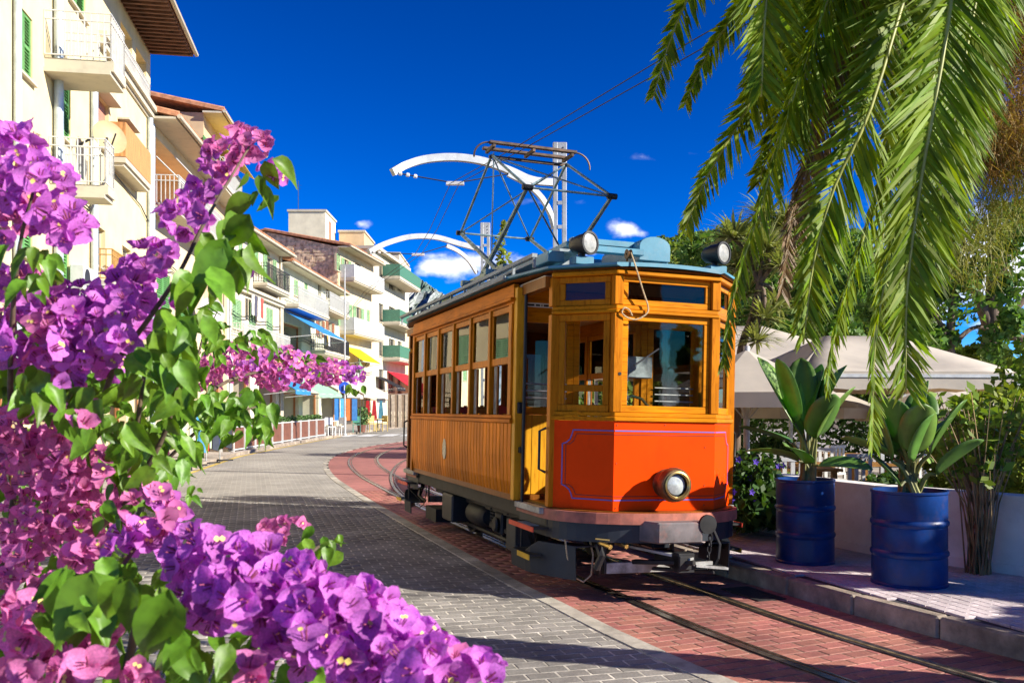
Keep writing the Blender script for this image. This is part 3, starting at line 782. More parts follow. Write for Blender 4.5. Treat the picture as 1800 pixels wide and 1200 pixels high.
# platforms, front and rear
def unroll(dr, base):
    pts = [Vector((UL, WP2, 0)), Vector((UA, C2, 0)), Vector((UA, -C2, 0)), Vector((UL, -WP2, 0))]
    segs = [(a, b, (b - a).length) for a, b in zip(pts, pts[1:])]
    def f(s, z, off=0.0):
        for k, (a, b, l) in enumerate(segs):
            if s <= l + 1e-6 or k == 2:
                p = a + (b - a) * (s / l); d = (b - a).normalized(); n = Vector((-d.y, d.x, 0)) * 1
                if n.x < 0: n = -n
                p = p + n * off
                return Vector((base + dr * p.x, p.y, z))
            s -= l
    return f, [l for _, _, l in segs]
for dr, base in ((1, 0.0), (-1, -LS)):
    f, ls = unroll(dr, base); S1, S2, S3 = ls[0], ls[0] + ls[1], sum(ls)
    E = 1e-4
    def facets(z0, z1, o0, o1, mb=None, mit=True):
        mb = mb or MB()
        # mitred ring of three facets between offsets o0 (inside) and o1 (outside)
        def ring(off):
            L_, A_, B_, C_ = (Vector((UL, WP2, 0)), Vector((UA, C2, 0)), Vector((UA, -C2, 0)), Vector((UL, -WP2, 0)))
            n1 = Vector((WP2 - C2, UA - UL, 0)).normalized(); n2 = Vector((1, 0, 0)); n3 = Vector((n1.x, -n1.y, 0))
            m1 = (n1 + n2).normalized(); k1 = 1 / m1.dot(n2); m3 = (n3 + n2).normalized()
            return [L_ + n1 * off, A_ + m1 * off * k1, B_ + m3 * off * k1, C_ + n3 * off]
        a, c_ = ring(o0), ring(o1)
        P = [Vector((base + dr * p.x, p.y, z)) for z in (z0, z1) for r_ in (a, c_) for p in r_]
        fs = []
        for k in range(3):
            fs += [(4+k, 4+k+1, 12+k+1, 12+k), (k+1, k, 8+k, 8+k+1), (8+k, 12+k, 12+k+1, 8+k+1), (k, k+1, 4+k+1, 4+k)]
        fs += [(0, 4, 12, 8), (3, 11, 15, 7)]
        return mb.add(P, fs if dr > 0 else [q[::-1] for q in fs])
    dash = TP("dash_panel", facets(.775, 1.575, -.02, .012), m_red_paint)
    zt, zb_ = 1.49, .87
    def line(off, w, inset, mtl, nm):
        i_ = inset
        pl = [(.125+i_, .99), (.125+i_, 1.36), (.165+i_, 1.375-i_*.4), (.20+i_, 1.405-i_*.5), (.218+i_, 1.45-i_*.6), (.23+i_, zt-i_), (S1, zt-i_), (S2, zt-i_), (S3-.23-i_, zt-i_),
              (S3-.218-i_, 1.45-i_*.6), (S3-.20-i_, 1.405-i_*.5), (S3-.165-i_, 1.375-i_*.4), (S3-.125-i_, 1.36), (S3-.125-i_, .99), (S3-.165-i_, .975+i_*.4), (S3-.20-i_, .945+i_*.5), (S3-.218-i_, .91+i_*.6),
              (S3-.23-i_, zb_+i_), (S2, zb_+i_), (S1, zb_+i_), (.23+i_, zb_+i_), (.218+i_, .91+i_*.6), (.20+i_, .945+i_*.5), (.165+i_, .975+i_*.4)]
        mb = MB(); n = len(pl)
        for k in range(n):
            (s0, z0), (s1, z1) = pl[k], pl[(k + 1) % n]
            if s0 > s1 + 1e-9: (s0, z0), (s1, z1) = (s1, z1), (s0, z0)
            e0 = s0 + (E if abs(s0 - S1) < 1e-6 or abs(s0 - S2) < 1e-6 else 0); e1_ = s1 - (E if abs(s1 - S1) < 1e-6 or abs(s1 - S2) < 1e-6 else 0)
            dx, dz = e1_ - e0, z1 - z0; l_ = math.hypot(dx, dz) or 1; nx, nz = -dz / l_ * w / 2, dx / l_ * w / 2
            ex, ez = dx / l_ * w * .35, dz / l_ * w * .35
            if abs(s0 - S1) < 1e-6 or abs(s0 - S2) < 1e-6 or abs(s1 - S1) < 1e-6 or abs(s1 - S2) < 1e-6: ex = ez = 0
            mb.add([f(e0 + nx - ex, z0 + nz - ez, off), f(e0 - nx - ex, z0 - nz - ez, off), f(e1_ - nx + ex, z1 - nz + ez, off), f(e1_ + nx + ex, z1 + nz + ez, off)], [(0, 1, 2, 3)])
        TP(nm, mb, mtl, dash)
    line(.0150, .011, 0.0, m_blue_line, "lining")
    line(.0145, .006, .034, m_dark_line, "lining")
    rv = MB()
    for s_, z_ in ((S1 + .02, .80), (S1 + .02, 1.2), (S1 + .02, 1.54), (S2 - .1, .82), (S2 - .1, 1.0), (S2 - .1, 1.35), (S1 + .5, 1.55), (.03, .8), (.03, 1.2), (.03, 1.5)):
        p = f(s_, z_, .012); q = f(s_, z_, .017); rv.cyl(p, q, .006, 6)
    TP("rivet", rv, m_bronze, dash)
    TP("dash_sill", facets(1.577, 1.615, -.05, .035), m_wy, bevel=.006)
    TP("dash_sill", facets(1.617, 1.655, -.04, .022), m_wy, bevel=.005)
    TP("mid_rail", facets(2.545, 2.575, -.04, .036), m_wy, bevel=.006)
    TP("mid_rail", facets(2.577, 2.615, -.04, .020), m_wy, bevel=.005)
    TP("cornice", facets(2.885, 2.925, -.04, .05), m_wy, bevel=.008)
    TP("cornice", facets(2.927, 2.965, -.04, .03), m_wdark, bevel=.006)
    # corner posts
    for s_ in (0.0, S1, S2, S3):
        p = f(s_, 0, 0); q = Vector((base + dr * (UL + UA) / 2 * .4, 0, 0))
        ctr = Vector((p.x, p.y, 0)) + (q - Vector((p.x, p.y, 0))).normalized() * .022
        hw = .045
        z0, z1 = (.775 if s_ in (0.0, S3) else 1.656), 2.884
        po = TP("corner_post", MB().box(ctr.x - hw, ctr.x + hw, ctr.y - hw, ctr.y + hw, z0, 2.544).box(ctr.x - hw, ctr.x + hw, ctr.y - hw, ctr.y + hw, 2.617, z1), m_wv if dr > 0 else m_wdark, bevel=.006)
    # windows of the three facets, upper and lower
    for k, (sa, sb) in enumerate(((0, S1), (S1, S2), (S2, S3))):
        d0 = .06
        def rect(z0, z1, t, off0, off1, mb):
            a, c_ = sa + d0, sb - d0
            for (x0, x1, y0, y1) in ((a, c_, z0, z0 + t), (a, c_, z1 - t, z1), (a, a + t, z0 + t + .001, z1 - t - .001), (c_ - t, c_, z0 + t + .001, z1 - t - .001)):
                P = [f(x0, y0, off0), f(x1, y0, off0), f(x1, y0, off1), f(x0, y0, off1), f(x0, y1, off0), f(x1, y1, off0), f(x1, y1, off1), f(x0, y1, off1)]
                mb.add(P, [(0,3,2,1),(4,5,6,7),(0,1,5,4),(1,2,6,5),(2,3,7,6),(3,0,4,7)])
            return mb
        for (z0, z1, t, gl) in ((1.657, 2.543, .062, g_pane), (2.618, 2.883, .055, g_dark)):
            fm = rect(z0, z1, t, -.035, -.004, MB())
            if k == 0 and z0 < 2:
                a, c_ = sa + d0 + t, sb - d0 - t
                P = [f(a, 1.84, -.035), f(c_, 1.84, -.035), f(c_, 1.84, -.008), f(a, 1.84, -.008), f(a, 1.90, -.035), f(c_, 1.90, -.035), f(c_, 1.90, -.008), f(a, 1.90, -.008)]
                fm.add(P, [(0,3,2,1),(4,5,6,7),(0,1,5,4),(1,2,6,5),(2,3,7,6),(3,0,4,7)])
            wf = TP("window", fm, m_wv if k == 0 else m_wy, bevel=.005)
            a, c_ = sa + d0 + t * .9, sb - d0 - t * .9
            zz0, zz1 = z0 + t * .9, z1 - t * .9
            if not (k == 0 and z0 < 2):
                pp = [f(a, zz0, -.02), f(c_, zz0, -.02), f(c_, zz1, -.02), f(a, zz1, -.02)]
                pn = MB().add(pp, [(0, 1, 2, 3)])
                TP("pane", pn, gl, wf, solid=.004)
    # floor, curved platform edge and skirt
    def outline(off, n=26):
        P = [(0.0, 1.0 + off)]
        for k in range(n + 1):
            an = math.pi / 2 - math.pi * k / n
            P.append((.60 + (.78 + off) * abs(math.cos(an)) ** .82, (1.0 + off) * math.copysign(abs(math.sin(an)) ** .95, math.sin(an))))
        P.append((0.0, -1.0 - off))
        return [(base + dr * x, y) for x, y in P][::1 if dr < 0 else -1]
    TP("platform_floor", MB().prism(outline(-.04), .735, .772), m_wdark)
    def ringstrip(off, z0, z1):
        P = outline(off); mb = MB(); a = [(x, y, z0) for x, y in P]; c_ = [(x, y, z1) for x, y in P]
        return mb.strip(a, c_)
    a = outline(.0); c_ = outline(-.25)
    edge = ringstrip(0.0, .665, .762).strip([(x, y, .762) for x, y in a], [(x, y, .762) for x, y in c_])
    TP("platform_edge", edge, m_skirt)
    TP("apron", ringstrip(-.035, .50, .672), m_chassis_blue)
    # roof headlamps
    for yl in (.74, -.60):
        ul = .92 if yl > 0 else 1.0
        r0 = Vector((base + dr * ul, yl, 0))
        lp_ = TP("roof_lamp", MB().lathe([(.0, -.13), (.045, -.125), (.075, -.09), (.092, 0), (.096, .08), (.108, .085), (.108, .112), (.088, .113)], 22, (r0.x, r0.y, 3.185), (dr, -.42, 0))
                 .cyl((r0.x, r0.y, 3.06), (r0.x, r0.y, 3.12), .035, 10), m_black, smooth=True)
        TP("lens", MB().lathe([(.088, .104), (.06, .110), (.03, .113), (.0, .114)], 22, (r0.x, r0.y, 3.185), (dr, -.42, 0)), m_lens2, lp_, smooth=True)
        TP("lamp_base", MB().box(r0.x - .08, r0.x + .08, r0.y - .09, r0.y + .09, 2.99, 3.065), m_roofblue, lp_, bevel=.006)
    # headlight in the dash
    hx, hz = base + dr * (UA + .012), 1.02
    hl = TP("headlight", MB().lathe([(.0, .0), (.125, 0), (.135, .03), (.125, .05), (.125, .13), (.150, .135), (.158, .165), (.150, .19), (.150, .215), (.140, .235), (.112, .237), (.105, .19)], 30, (hx, 0, hz), (dr, 0, 0)), m_bronze, smooth=True)
    TP("rim", MB().lathe([(.120, .238), (.126, .247), (.112, .251), (.100, .232)], 30, (hx, 0, hz), (dr, 0, 0)), m_brass, hl, smooth=True)
    TP("lens", MB().lathe([(.104, .190), (.088, .205), (.086, .212), (.05, .226), (.0, .231)], 30, (hx, 0, hz), (dr, 0, 0)), m_lens, hl, smooth=True)
    # coupler beam, valves, life guard and coupling gear
    ux = lambda u: base + dr * u
    cb = TP("coupler_beam", MB().prism([(ux(1.26), -.32), (ux(1.52), -.22), (ux(1.52), .22), (ux(1.26), .32)][::1 if dr > 0 else -1], .515, .70), m_bumper, bevel=.012)
    TP("drawhook", MB().box(*sorted((ux(1.15), ux(1.62))), -.06, .06, .30, .42).box(*sorted((ux(1.48), ux(1.60))), -.10, .06, .27, .44)
       .beam((ux(1.1), .25, .30), (ux(1.68), -.05, .37), .05, .04).beam((ux(1.2), .1, .25), (ux(1.6), -.3, .27), .06, .03), m_steel_dark, bevel=.006)
    TP("drawbar", MB().beam((ux(1.05), .28, .44), (ux(1.62), -.06, .395), .06, .022).beam((ux(1.58), -.28, .35), (ux(1.60), -.08, .35), .03, .03).beam((ux(1.60), -.42, .30), (ux(1.60), -.10, .335), .06, .02), m_plate)
    ch = MB()
    zc = .66
    for k in range(8):
        c_ = Vector((ux(1.50), -.30 - .012 * math.sin(k * .8), zc - k * .052)); ring = []
        for a_ in range(10):
            an = 2 * math.pi * a_ / 10
            ring.append(c_ + Vector((.018 * math.cos(an) * (k % 2), .018 * math.cos(an) * (1 - k % 2), .034 * math.sin(an))))
        ch.tube(ring, .008, 5, closed=True)
    ch.tube([(ux(1.47), -.36, .62), (ux(1.53), -.39, .5), (ux(1.54), -.37, .38), (ux(1.5), -.33, .28)], .014, 6)
    TP("coupling_chain", ch, m_steel_dark)
    TP("buffer_disc", MB().lathe([(0, 0), (.085, 0), (.085, .03), (0, .03)], 18, (ux(1.50), -.27, .68), (dr, 0, 0)), m_steel_dark)
    for yv in (.62, .46):
        TP("air_valve", MB().cyl((ux(1.18), yv, .49), (ux(1.34), yv - .03, .475), .022, 8).beam((ux(1.22), yv + .06, .535), (ux(1.26), yv - .06, .525), .012, .012), m_brass)
    TP("air_hose", MB().tube([(ux(1.15), .62, .47), (ux(1.25), .63, .38), (ux(1.22), .66, .28), (ux(1.1), .60, .22)], .035, 8), m_black, smooth=True)
    TP("life_guard", MB().box(*sorted((ux(1.08), ux(1.12))), -.12, .52, .20, .30), m_plate, bevel=.004)
    TP("guard_hanger", MB().box(*sorted((ux(1.08), ux(1.12))), .525, .545, .20, .52).box(*sorted((ux(1.08), ux(1.12))), -.16, -.14, .20, .52), m_steel_dark)
    TP("cable_loop", MB().tube([(ux(.95), .86, .52), (ux(.97), .84, .34), (ux(1.0), .78, .16), (ux(1.02), .70, .12), (ux(1.03), .63, .18), (ux(1.0), .60, .36), (ux(.95), .62, .5)], .009, 6), m_rope)
    # steps under the open doors, a curved black guard behind them
    for sy_ in (1, -1):
        a = lambda y: sorted((sy_ * y[0], sy_ * y[1]))
        stp = TP("step", MB().box(*sorted((ux(.12), ux(.76))), *a((.84, 1.10)), .565, .585), m_steel_dark)
        TP("edge", MB().box(*sorted((ux(.10), ux(.78))), *a((1.101, 1.112)), .545, .59), m_stepred, stp)
        tr = MB()
        for k in range(9): tr.box(*sorted((ux(.30 + k * .04), ux(.325 + k * .04))), *a((1.0, 1.09)), .5855, .592)
        TP("tread", tr, m_plate, stp)
        TP("hanger", MB().cyl((ux(.18), sy_ * 1.06, .56), (ux(.18), sy_ * 1.06, .34), .011, 6).cyl((ux(.28), sy_ * 1.04, .56), (ux(.28), sy_ * 1.04, .34), .011, 6)
           .beam((ux(.15), sy_ * .86, .3), (ux(.45), sy_ * 1.02, .5), .03, .012), m_steel_dark, stp)
        gd = MB()
        n = 10
        top, bot = [], []
        for k in range(n + 1):
            t = k / n; u = .05 + t * 1.0; y = 1.06 - .34 * max(0, t - .45) ** 1.2 * 1.6
            top.append((ux(u), sy_ * y, .30 if t < .35 else .30 + .14 * min(1, (t - .35) / .25))); bot.append((ux(u), sy_ * (y - .01), .14))
        gd.strip(top, bot)
        gd.strip(top, [(p[0], p[1] - sy_ * .2, p[2]) for p in top])
        TP("wheel_guard", gd, m_chassis_blue, solid=.012)
        st2 = TP("step", MB().box(*sorted((ux(.42), ux(.72))), *a((.99, 1.12)), .315, .33), m_steel_dark)
        TP("edge", MB().box(*sorted((ux(.42), ux(.74))), *a((1.121, 1.132)), .285, .333), m_stepyel, st2)
        TP("door_sill", MB().box(*sorted((ux(.03), ux(.74))), *a((.93, 1.035)), .705, .765), m_plate, bevel=.006)
        TP("door_pole", MB().cyl((ux(.16), sy_ * 1.0, .765), (ux(.16), sy_ * 1.0, 2.86), .017, 10), m_black, smooth=True)
        TP("grab_handle", MB().tube([(ux(.75), sy_ * .985, 1.5), (ux(.72), sy_ * 1.04, 1.47), (ux(.72), sy_ * 1.04, 1.12), (ux(.75), sy_ * .985, 1.09)], .013, 7), m_black, smooth=True)
        TP("latch", MB().box(*sorted((ux(.02), ux(.15))), *a((.975, 1.03)), 1.24, 1.30), m_black, bevel=.006); TP("latch", MB().box(*sorted((ux(.05), ux(.13))), *a((.98, 1.05)), 1.63, 1.74), m_black, bevel=.006)
        TP("entry_post", MB().box(*sorted((ux(.003), ux(.10))), *a((W2 - .10, W2 - .005)), .775, 2.88), m_wyel if sy_ > 0 and dr > 0 else m_wv, bevel=.006)  # the sunlit front post alone gets the brighter yellow colour
        TP("entry_head", MB().box(*sorted((ux(.10), ux(.74))), *a((.93, 1.02)), 2.80, 2.90), m_wdark)
    if dr > 0:
        hb = MB().box(.50, .80, -.62, -.25, .78, 1.56)      # driver's controller
        hb.cyl((.65, -.44, 1.56), (.65, -.44, 1.66), .10, 14)
        TP("controller", hb, m_black, bevel=.02)
        TP("brake_wheel", MB().tube([(.72 + 0*.1, .1 + .2 * math.cos(a_ * .5236), 1.62 + .2 * math.sin(a_ * .5236)) for a_ in range(12)], .014, 6, closed=True).cyl((.70, .1, .78), (.70, .1, 1.62), .02, 8), m_brass, smooth=True)
        TP("wiper", MB().beam(f(S1 + .18, 2.08, .01), f(S1 + .42, 2.24, .014), .018, .012), m_black)
        TP("window_latch", MB().beam(f(S1 + .03, 2.02, .015), f(S1 + .03, 2.14, .015), .02, .016).cyl(f(S1 + .03, 2.0, .01), f(S1 + .03, 2.0, .03), .016, 8), m_black)
        bx = TP("instrument_box", MB().box(.03, .16, -.40, -.05, 2.02, 2.24), m_roofgrey, bevel=.008)
        rp_ = [f(S1 + .10, 3.08, .06), f(S1 + .13, 2.95, .10), f(S1 + .22, 2.75, .07), f(S1 + .28, 2.62, .055), f(S1 + .27, 2.55, .06), f(S1 + .18, 2.49, .05), f(S1 + .09, 2.50, .045),
               f(S1 + .03, 2.54, .05), f(S1 + .05, 2.585, .05), f(S1 + .10, 2.57, .05), f(S1 + .13, 2.52, .05)]
        TP("trolley_rope", MB().tube(catmull(rp_, 5), .0075, 6), m_rope, smooth=True)
        TP("rope_pulley", MB().lathe([(.01, -.02), (.045, -.02), (.03, 0), (.045, .02), (.01, .02)], 14, f(S1 + .09, 3.07, .03), (0, 1, 0)).cyl(f(S1 + .09, 2.98, .0), f(S1 + .09, 3.08, .02), .012, 6), m_bronze)
# roof
rb = MB(); us = [-LS - 1.27, -LS - 1.26, -LS - .80, -LS - .4, -LS, -3.4, -2.26, -1.1, 0, .4, .80, 1.26, 1.27]
def hwid(u):
    k = max(u, -LS - u)
    return 1.165 if k <= 0 else (1.165 - .145 * k / .80 if k < .80 else 1.02 - (1.02 - .545) * (k - .80) / .47)
rows = []; ny = 14
for u in us:
    h = hwid(u); k = max(u, -LS - u); fade = 1.0 if k < .4 else max(.15, 1 - (k - .4) / 1.0)
    rows.append([(u, -h + 2 * h * j / ny, 2.985 + .13 * fade * (1 - (2 * j / ny - 1) ** 2)) for j in range(ny + 1)])
for a, c_ in zip(rows, rows[1:]): rb.strip(c_, a)
per = [r_[0] for r_ in rows] + rows[-1][1:] + [r_[-1] for r_ in rows[::-1]][1:] + rows[0][::-1][1:]
rb.strip([(p[0], p[1], p[2]) for p in per], [(p[0], p[1], p[2] - .022) for p in per])
rb.strip([(p[0], p[1], p[2] - .022) for p in per], [(p[0] * 1.0, p[1] * .93, p[2] - .035) for p in per])
roof = TP("roof", rb, m_roofblue)
und = MB(); 
for a, c_ in zip(rows, rows[1:]): und.strip([(p[0], p[1] * .985, min(p[2], 2.97) - .03) for p in a], [(p[0], p[1] * .985, min(p[2], 2.97) - .03) for p in c_])
TP("soffit", und, m_wdark, roof)
for sgn in (1, -1):
    ue = .70 if sgn > 0 else .0
    rl = MB().box(-LS - .75, ue, *sorted((sgn * 1.09, sgn * 1.14)), 3.075, 3.11)
    for k in range(11):
        u = -LS - .7 + k * (ue + LS + .68) / 10
        rl.box(u - .012, u + .012, *sorted((sgn * 1.10, sgn * 1.125)), 2.98, 3.075)
    TP("roof_rail", rl, m_roofgrey, roof)
    TP("gutter", MB().box(-LS, .02, *sorted((sgn * 1.168, sgn * 1.195)), 2.955, 2.993), m_roofgrey, roof)
    TP("walkway_board", MB().box(-LS - .2, .5 if sgn > 0 else -.2, *sorted((sgn * .55, sgn * .79)), 3.19, 3.215), m_roofgrey, roof)
    for u in (-4.2, -2.6, -1.0, .3 if sgn > 0 else -.4):
        TP("walkway_bracket", MB().box(u - .03, u + .03, *sorted((sgn * .60, sgn * .76)), 3.06, 3.19), m_roofgrey, roof)
TP("cable_trough", MB().box(.45, .80, .86, 1.02, 3.03, 3.13), m_roofblue, roof, bevel=.006)
TP("resistor_frame", MB().box(.30, .40, -.05, .62, 3.30, 3.36).box(.52, .62, -.05, .62, 3.19, 3.25).box(-.75, -.65, -.4, .62, 3.30, 3.36).beam((.35, .60, 3.30), (-4.2, .60, 3.22), .12, .05), m_roofblue, roof, bevel=.005)
dm = MB(); pr = []
for k in range(11):
    an = math.pi * k / 10; pr.append((-.20 + .17 * math.cos(an), 3.30 + .10 * math.sin(an)))
pr = [(-.03, 3.16)] + pr + [(-.37, 3.16)]
n = len(pr); dm.add([(.55, y, z) for y, z in pr] + [(-.35, y, z) for y, z in pr], [tuple(range(n)), tuple(reversed(range(n, 2*n)))] + [((k+1) % n, k, n + k, n + (k+1) % n) for k in range(n)])
TP("resistor_box", dm, m_roofblue, roof, bevel=.004)
for u in (.48, -.28):
    for y in (-.06, -.34): TP("stand", MB().box(u - .025, u + .025, y - .03, y + .03, 3.04, 3.158), m_roofblue, roof)
# pantograph
PW = .53; UC = -2.62
kn = {(1, 'f'): (-1.2, PW, 4.22), (-1, 'f'): (-1.2, -PW, 4.22), (1, 'r'): (-4.05, PW, 4.22), (-1, 'r'): (-4.05, -PW, 4.22)}
hd = {1: (UC - .02, PW, 5.05), -1: (UC - .02, -PW, 5.05)}
pb = MB()
for u in (-3.15, -2.1): pb.box(u - .05, u + .05, -.75, .75, 3.33, 3.40)
pb.box(-3.35, -1.9, .48, .58, 3.40, 3.45).box(-3.35, -1.9, -.58, -.48, 3.40, 3.45)
for u in (-3.15, -2.1):
    for y in (.62, -.62): pb.lathe([(.04, 3.12), (.075, 3.14), (.04, 3.18), (.075, 3.22), (.04, 3.26), (.07, 3.30), (.05, 3.34)], 12, (u, y, 0), (0, 0, 1))
panto = TP("pantograph", pb, m_panto)
for sgn in (1, -1):
    y = sgn * PW
    for e, ub in (('f', -2.95), ('r', -2.3)):
        K = kn[(sgn, e)]
        TP("lower_arm", MB().tube([(ub, y, 3.45), K], [.036, .024], 8), m_panto, panto, smooth=True)
        TP("upper_arm", MB().cyl(K, (hd[sgn][0], y * .98, hd[sgn][2] - .08), .018, 8), m_panto, panto, smooth=True)
        TP("knuckle", MB().lathe([(0, -.06), (.035, -.06), (.035, .06), (0, .06)], 10, K, (0, 1, 0)), m_steel_dark, panto)
        # diagonal brace to the other side's head
        TP("brace", MB().cyl(K, (hd[-sgn][0], -y * .95, hd[-sgn][2] - .1), .010, 6), m_panto, panto)
for e in ('f', 'r'):
    TP("knee_tube", MB().cyl(kn[(1, e)], kn[(-1, e)], .014, 8), m_panto, panto)
TP("spring_rod", MB().cyl((-2.62, .5, 5.0), (-2.62, .5, 3.45), .009, 6), m_panto, panto)
TP("lower_brace", MB().cyl(kn[(1, 'f')], (-2.3, -PW, 3.45), .012, 6), m_panto, panto)
cm = MB().box(UC - .20, UC - .13, -.60, .60, 5.075, 5.11).box(UC + .09, UC + .16, -.60, .60, 5.075, 5.11).box(UC - .03, UC + .01, -.56, .56, 4.93, 4.965)
for y in (.54, -.54, 0): cm.box(UC - .19, UC + .15, y - .02, y + .02, 5.03, 5.075)
TP("collector_head", cm, m_pantohead, panto, bevel=.004)
for sgn in (1, -1):
    hn = []
    for k in range(8):
        an = math.radians(95 * k / 7); hn.append((UC + .12, sgn * (.60 + .20 * math.sin(an)), 4.90 + .19 * math.cos(an)))
    TP("horn", MB().tube(hn, .012, 6), m_pantohead, panto, smooth=True)
# running gear
for u in (-1.15, -3.37):
    for sgn in (1, -1):
        w = TP("wheel", MB().lathe([(0, -.05), (.10, -.06), (.12, -.03), (.31, -.02), (.335, -.05), (.365, -.05), (.365, .05), (.395, .055), (.395, .075), (.31, .07), (.30, .03), (.0, .04)], 30, (u, sgn * .43, .37), (0, -sgn, 0)), m_steel_dark, smooth=True)
        TP("axle_box", MB().box(u - .13, u + .13, *sorted((sgn * .60, sgn * .82)), .27, .52).cyl((u, sgn * .82, .38), (u, sgn * .87, .38), .09, 12), m_steel_dark, bevel=.02)
        for du in (-.30, .30):
            sp = []
            for k in range(49): sp.append((u + du + .065 * math.cos(k * .785), sgn * .74 + .065 * math.sin(k * .785), .36 + .23 * k / 48))
            TP("spring", MB().tube(sp, .016, 5), m_steel_dark)
        TP("horn_guide", MB().prism([(u - .20, sgn * .70 - .02), (u - .13, sgn * .70 - .02), (u - .13, sgn * .70 + .02), (u - .20, sgn * .70 + .02)], .16, .60).prism([(u + .13, sgn * .70 - .02), (u + .20, sgn * .70 - .02), (u + .20, sgn * .70 + .02), (u + .13, sgn * .70 + .02)], .16, .60)
           .box(u - .42, u + .42, sgn * .74 - .05, sgn * .74 + .05, .30, .35), m_steel_dark, bevel=.006)
    TP("axle", MB().cyl((u, -.75, .37), (u, .75, .37), .06, 10), m_steel_dark)
    TP("motor", MB().box(u + (.18 if u < -2 else -.62), u + (.62 if u < -2 else -.18), -.33, .33, .20, .60), m_black, bevel=.05)
for sgn in (1, -1):
    TP("truck_frame", MB().box(-4.1, -.45, *sorted((sgn * .76, sgn * .80)), .50, .585), m_steel_dark, bevel=.006)
    TP("brake_rod", MB().cyl((-3.9, sgn * .70, .20), (-.6, sgn * .70, .20), .028, 8).box(-4.2, -3.6, *sorted((sgn * .60, sgn * .92)), .12, .30), m_steel_dark)
    TP("equipment_box", MB().box(-3.05, -2.55, *sorted((sgn * .72, sgn * .98)), .24, .585), m_black, bevel=.02)
    TP("air_tank", MB().lathe([(0, -.35), (.1, -.34), (.14, -.28), (.14, .28), (.1, .34), (0, .35)], 16, (-2.0, sgn * .74, .40), (1, 0, 0)), m_steel_dark, smooth=True)
    TP("sand_box", MB().box(-.62, -.30, *sorted((sgn * .68, sgn * .90)), .18, .52), m_chassis_blue, bevel=.02)

# ================================================================== HOUSES ALONG THE STREET
def plaster(name, c, dirt=(.45, .36, .24), amt=.35):
    return mat(name, c, .85, var=.07, scale=1.2, bump=.12, bscale=30, dirt=dirt, dirt_amt=amt, dirt_scale=.8, spec=.2)
m_cream = plaster("cream_plaster", (0.74, 0.62, 0.36))
m_pale = plaster("pale_plaster", (0.70, 0.58, 0.37))
m_whitep = plaster("white_plaster", (0.70, 0.63, 0.47), (.42, .37, .28))
m_beige = plaster("beige_plaster", (0.62, 0.45, 0.27))
m_mint = plaster("mint_white_plaster", (0.62, 0.62, 0.46))
m_orange = plaster("orange_plaster", (0.70, 0.24, 0.06), (.45, .15, .05))
m_trim = mat("painted_trim", (0.54, 0.49, 0.38), .7, var=.08, scale=3, dirt=(.4, .33, .25), dirt_amt=.4, dirt_scale=3)
m_green = mat("green_shutter_paint", (0.13, 0.34, 0.10), .5, var=.12, scale=5)
m_green2 = mat("pale_green_shutter_paint", (0.28, 0.47, 0.24), .55, var=.12, scale=5)
m_dgreen = mat("dark_green_balcony_panel", (0.07, 0.20, 0.13), .5, var=.1)
m_brownsh = mat("brown_shutter_paint", (0.36, 0.15, 0.08), .55, var=.12, scale=5)
m_salmon = mat("salmon_roller_blind", (0.52, 0.24, 0.16), .6, var=.1, scale=6)
m_dkglass = mat("dark_window_pane", (0.03, 0.035, 0.04), .08, var=.2, spec=.7)
m_iron = mat("dark_wrought_iron", (0.05, 0.05, 0.055), .5, metal=.3)
m_wiron = mat("white_painted_iron", (0.58, 0.58, 0.56), .5, var=.06)
m_pipe = mat("grey_blue_drain_pipe", (0.48, 0.56, 0.62), .45, metal=.2, var=.1, scale=4)
m_tile = mat("terracotta_roof_tile", (0.50, 0.24, 0.12), .8, var=.2, scale=4, island=.15)
m_soffit = mat("brown_timber_soffit", (0.16, 0.07, 0.04), .8, var=.3, scale=3, stretch=(8, 1, 1))
m_stonewall = mat("rubble_stone", (0.80, 0.62, 0.40), .95, var=.28, scale=3.2, bump=.9, bscale=4.0, dirt=(.55, .40, .25), dirt_amt=.5, dirt_scale=2.5)
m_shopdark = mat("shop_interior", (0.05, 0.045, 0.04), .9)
m_timberdoor = mat("timber_door", (0.42, 0.17, 0.06), .5, var=.15, scale=5, stretch=(5, 5, .5))
m_dish = mat("cream_dish", (0.46, 0.36, 0.19), .5, var=.05)
m_greydish = mat("grey_dish", (0.45, 0.44, 0.42), .5, var=.05)

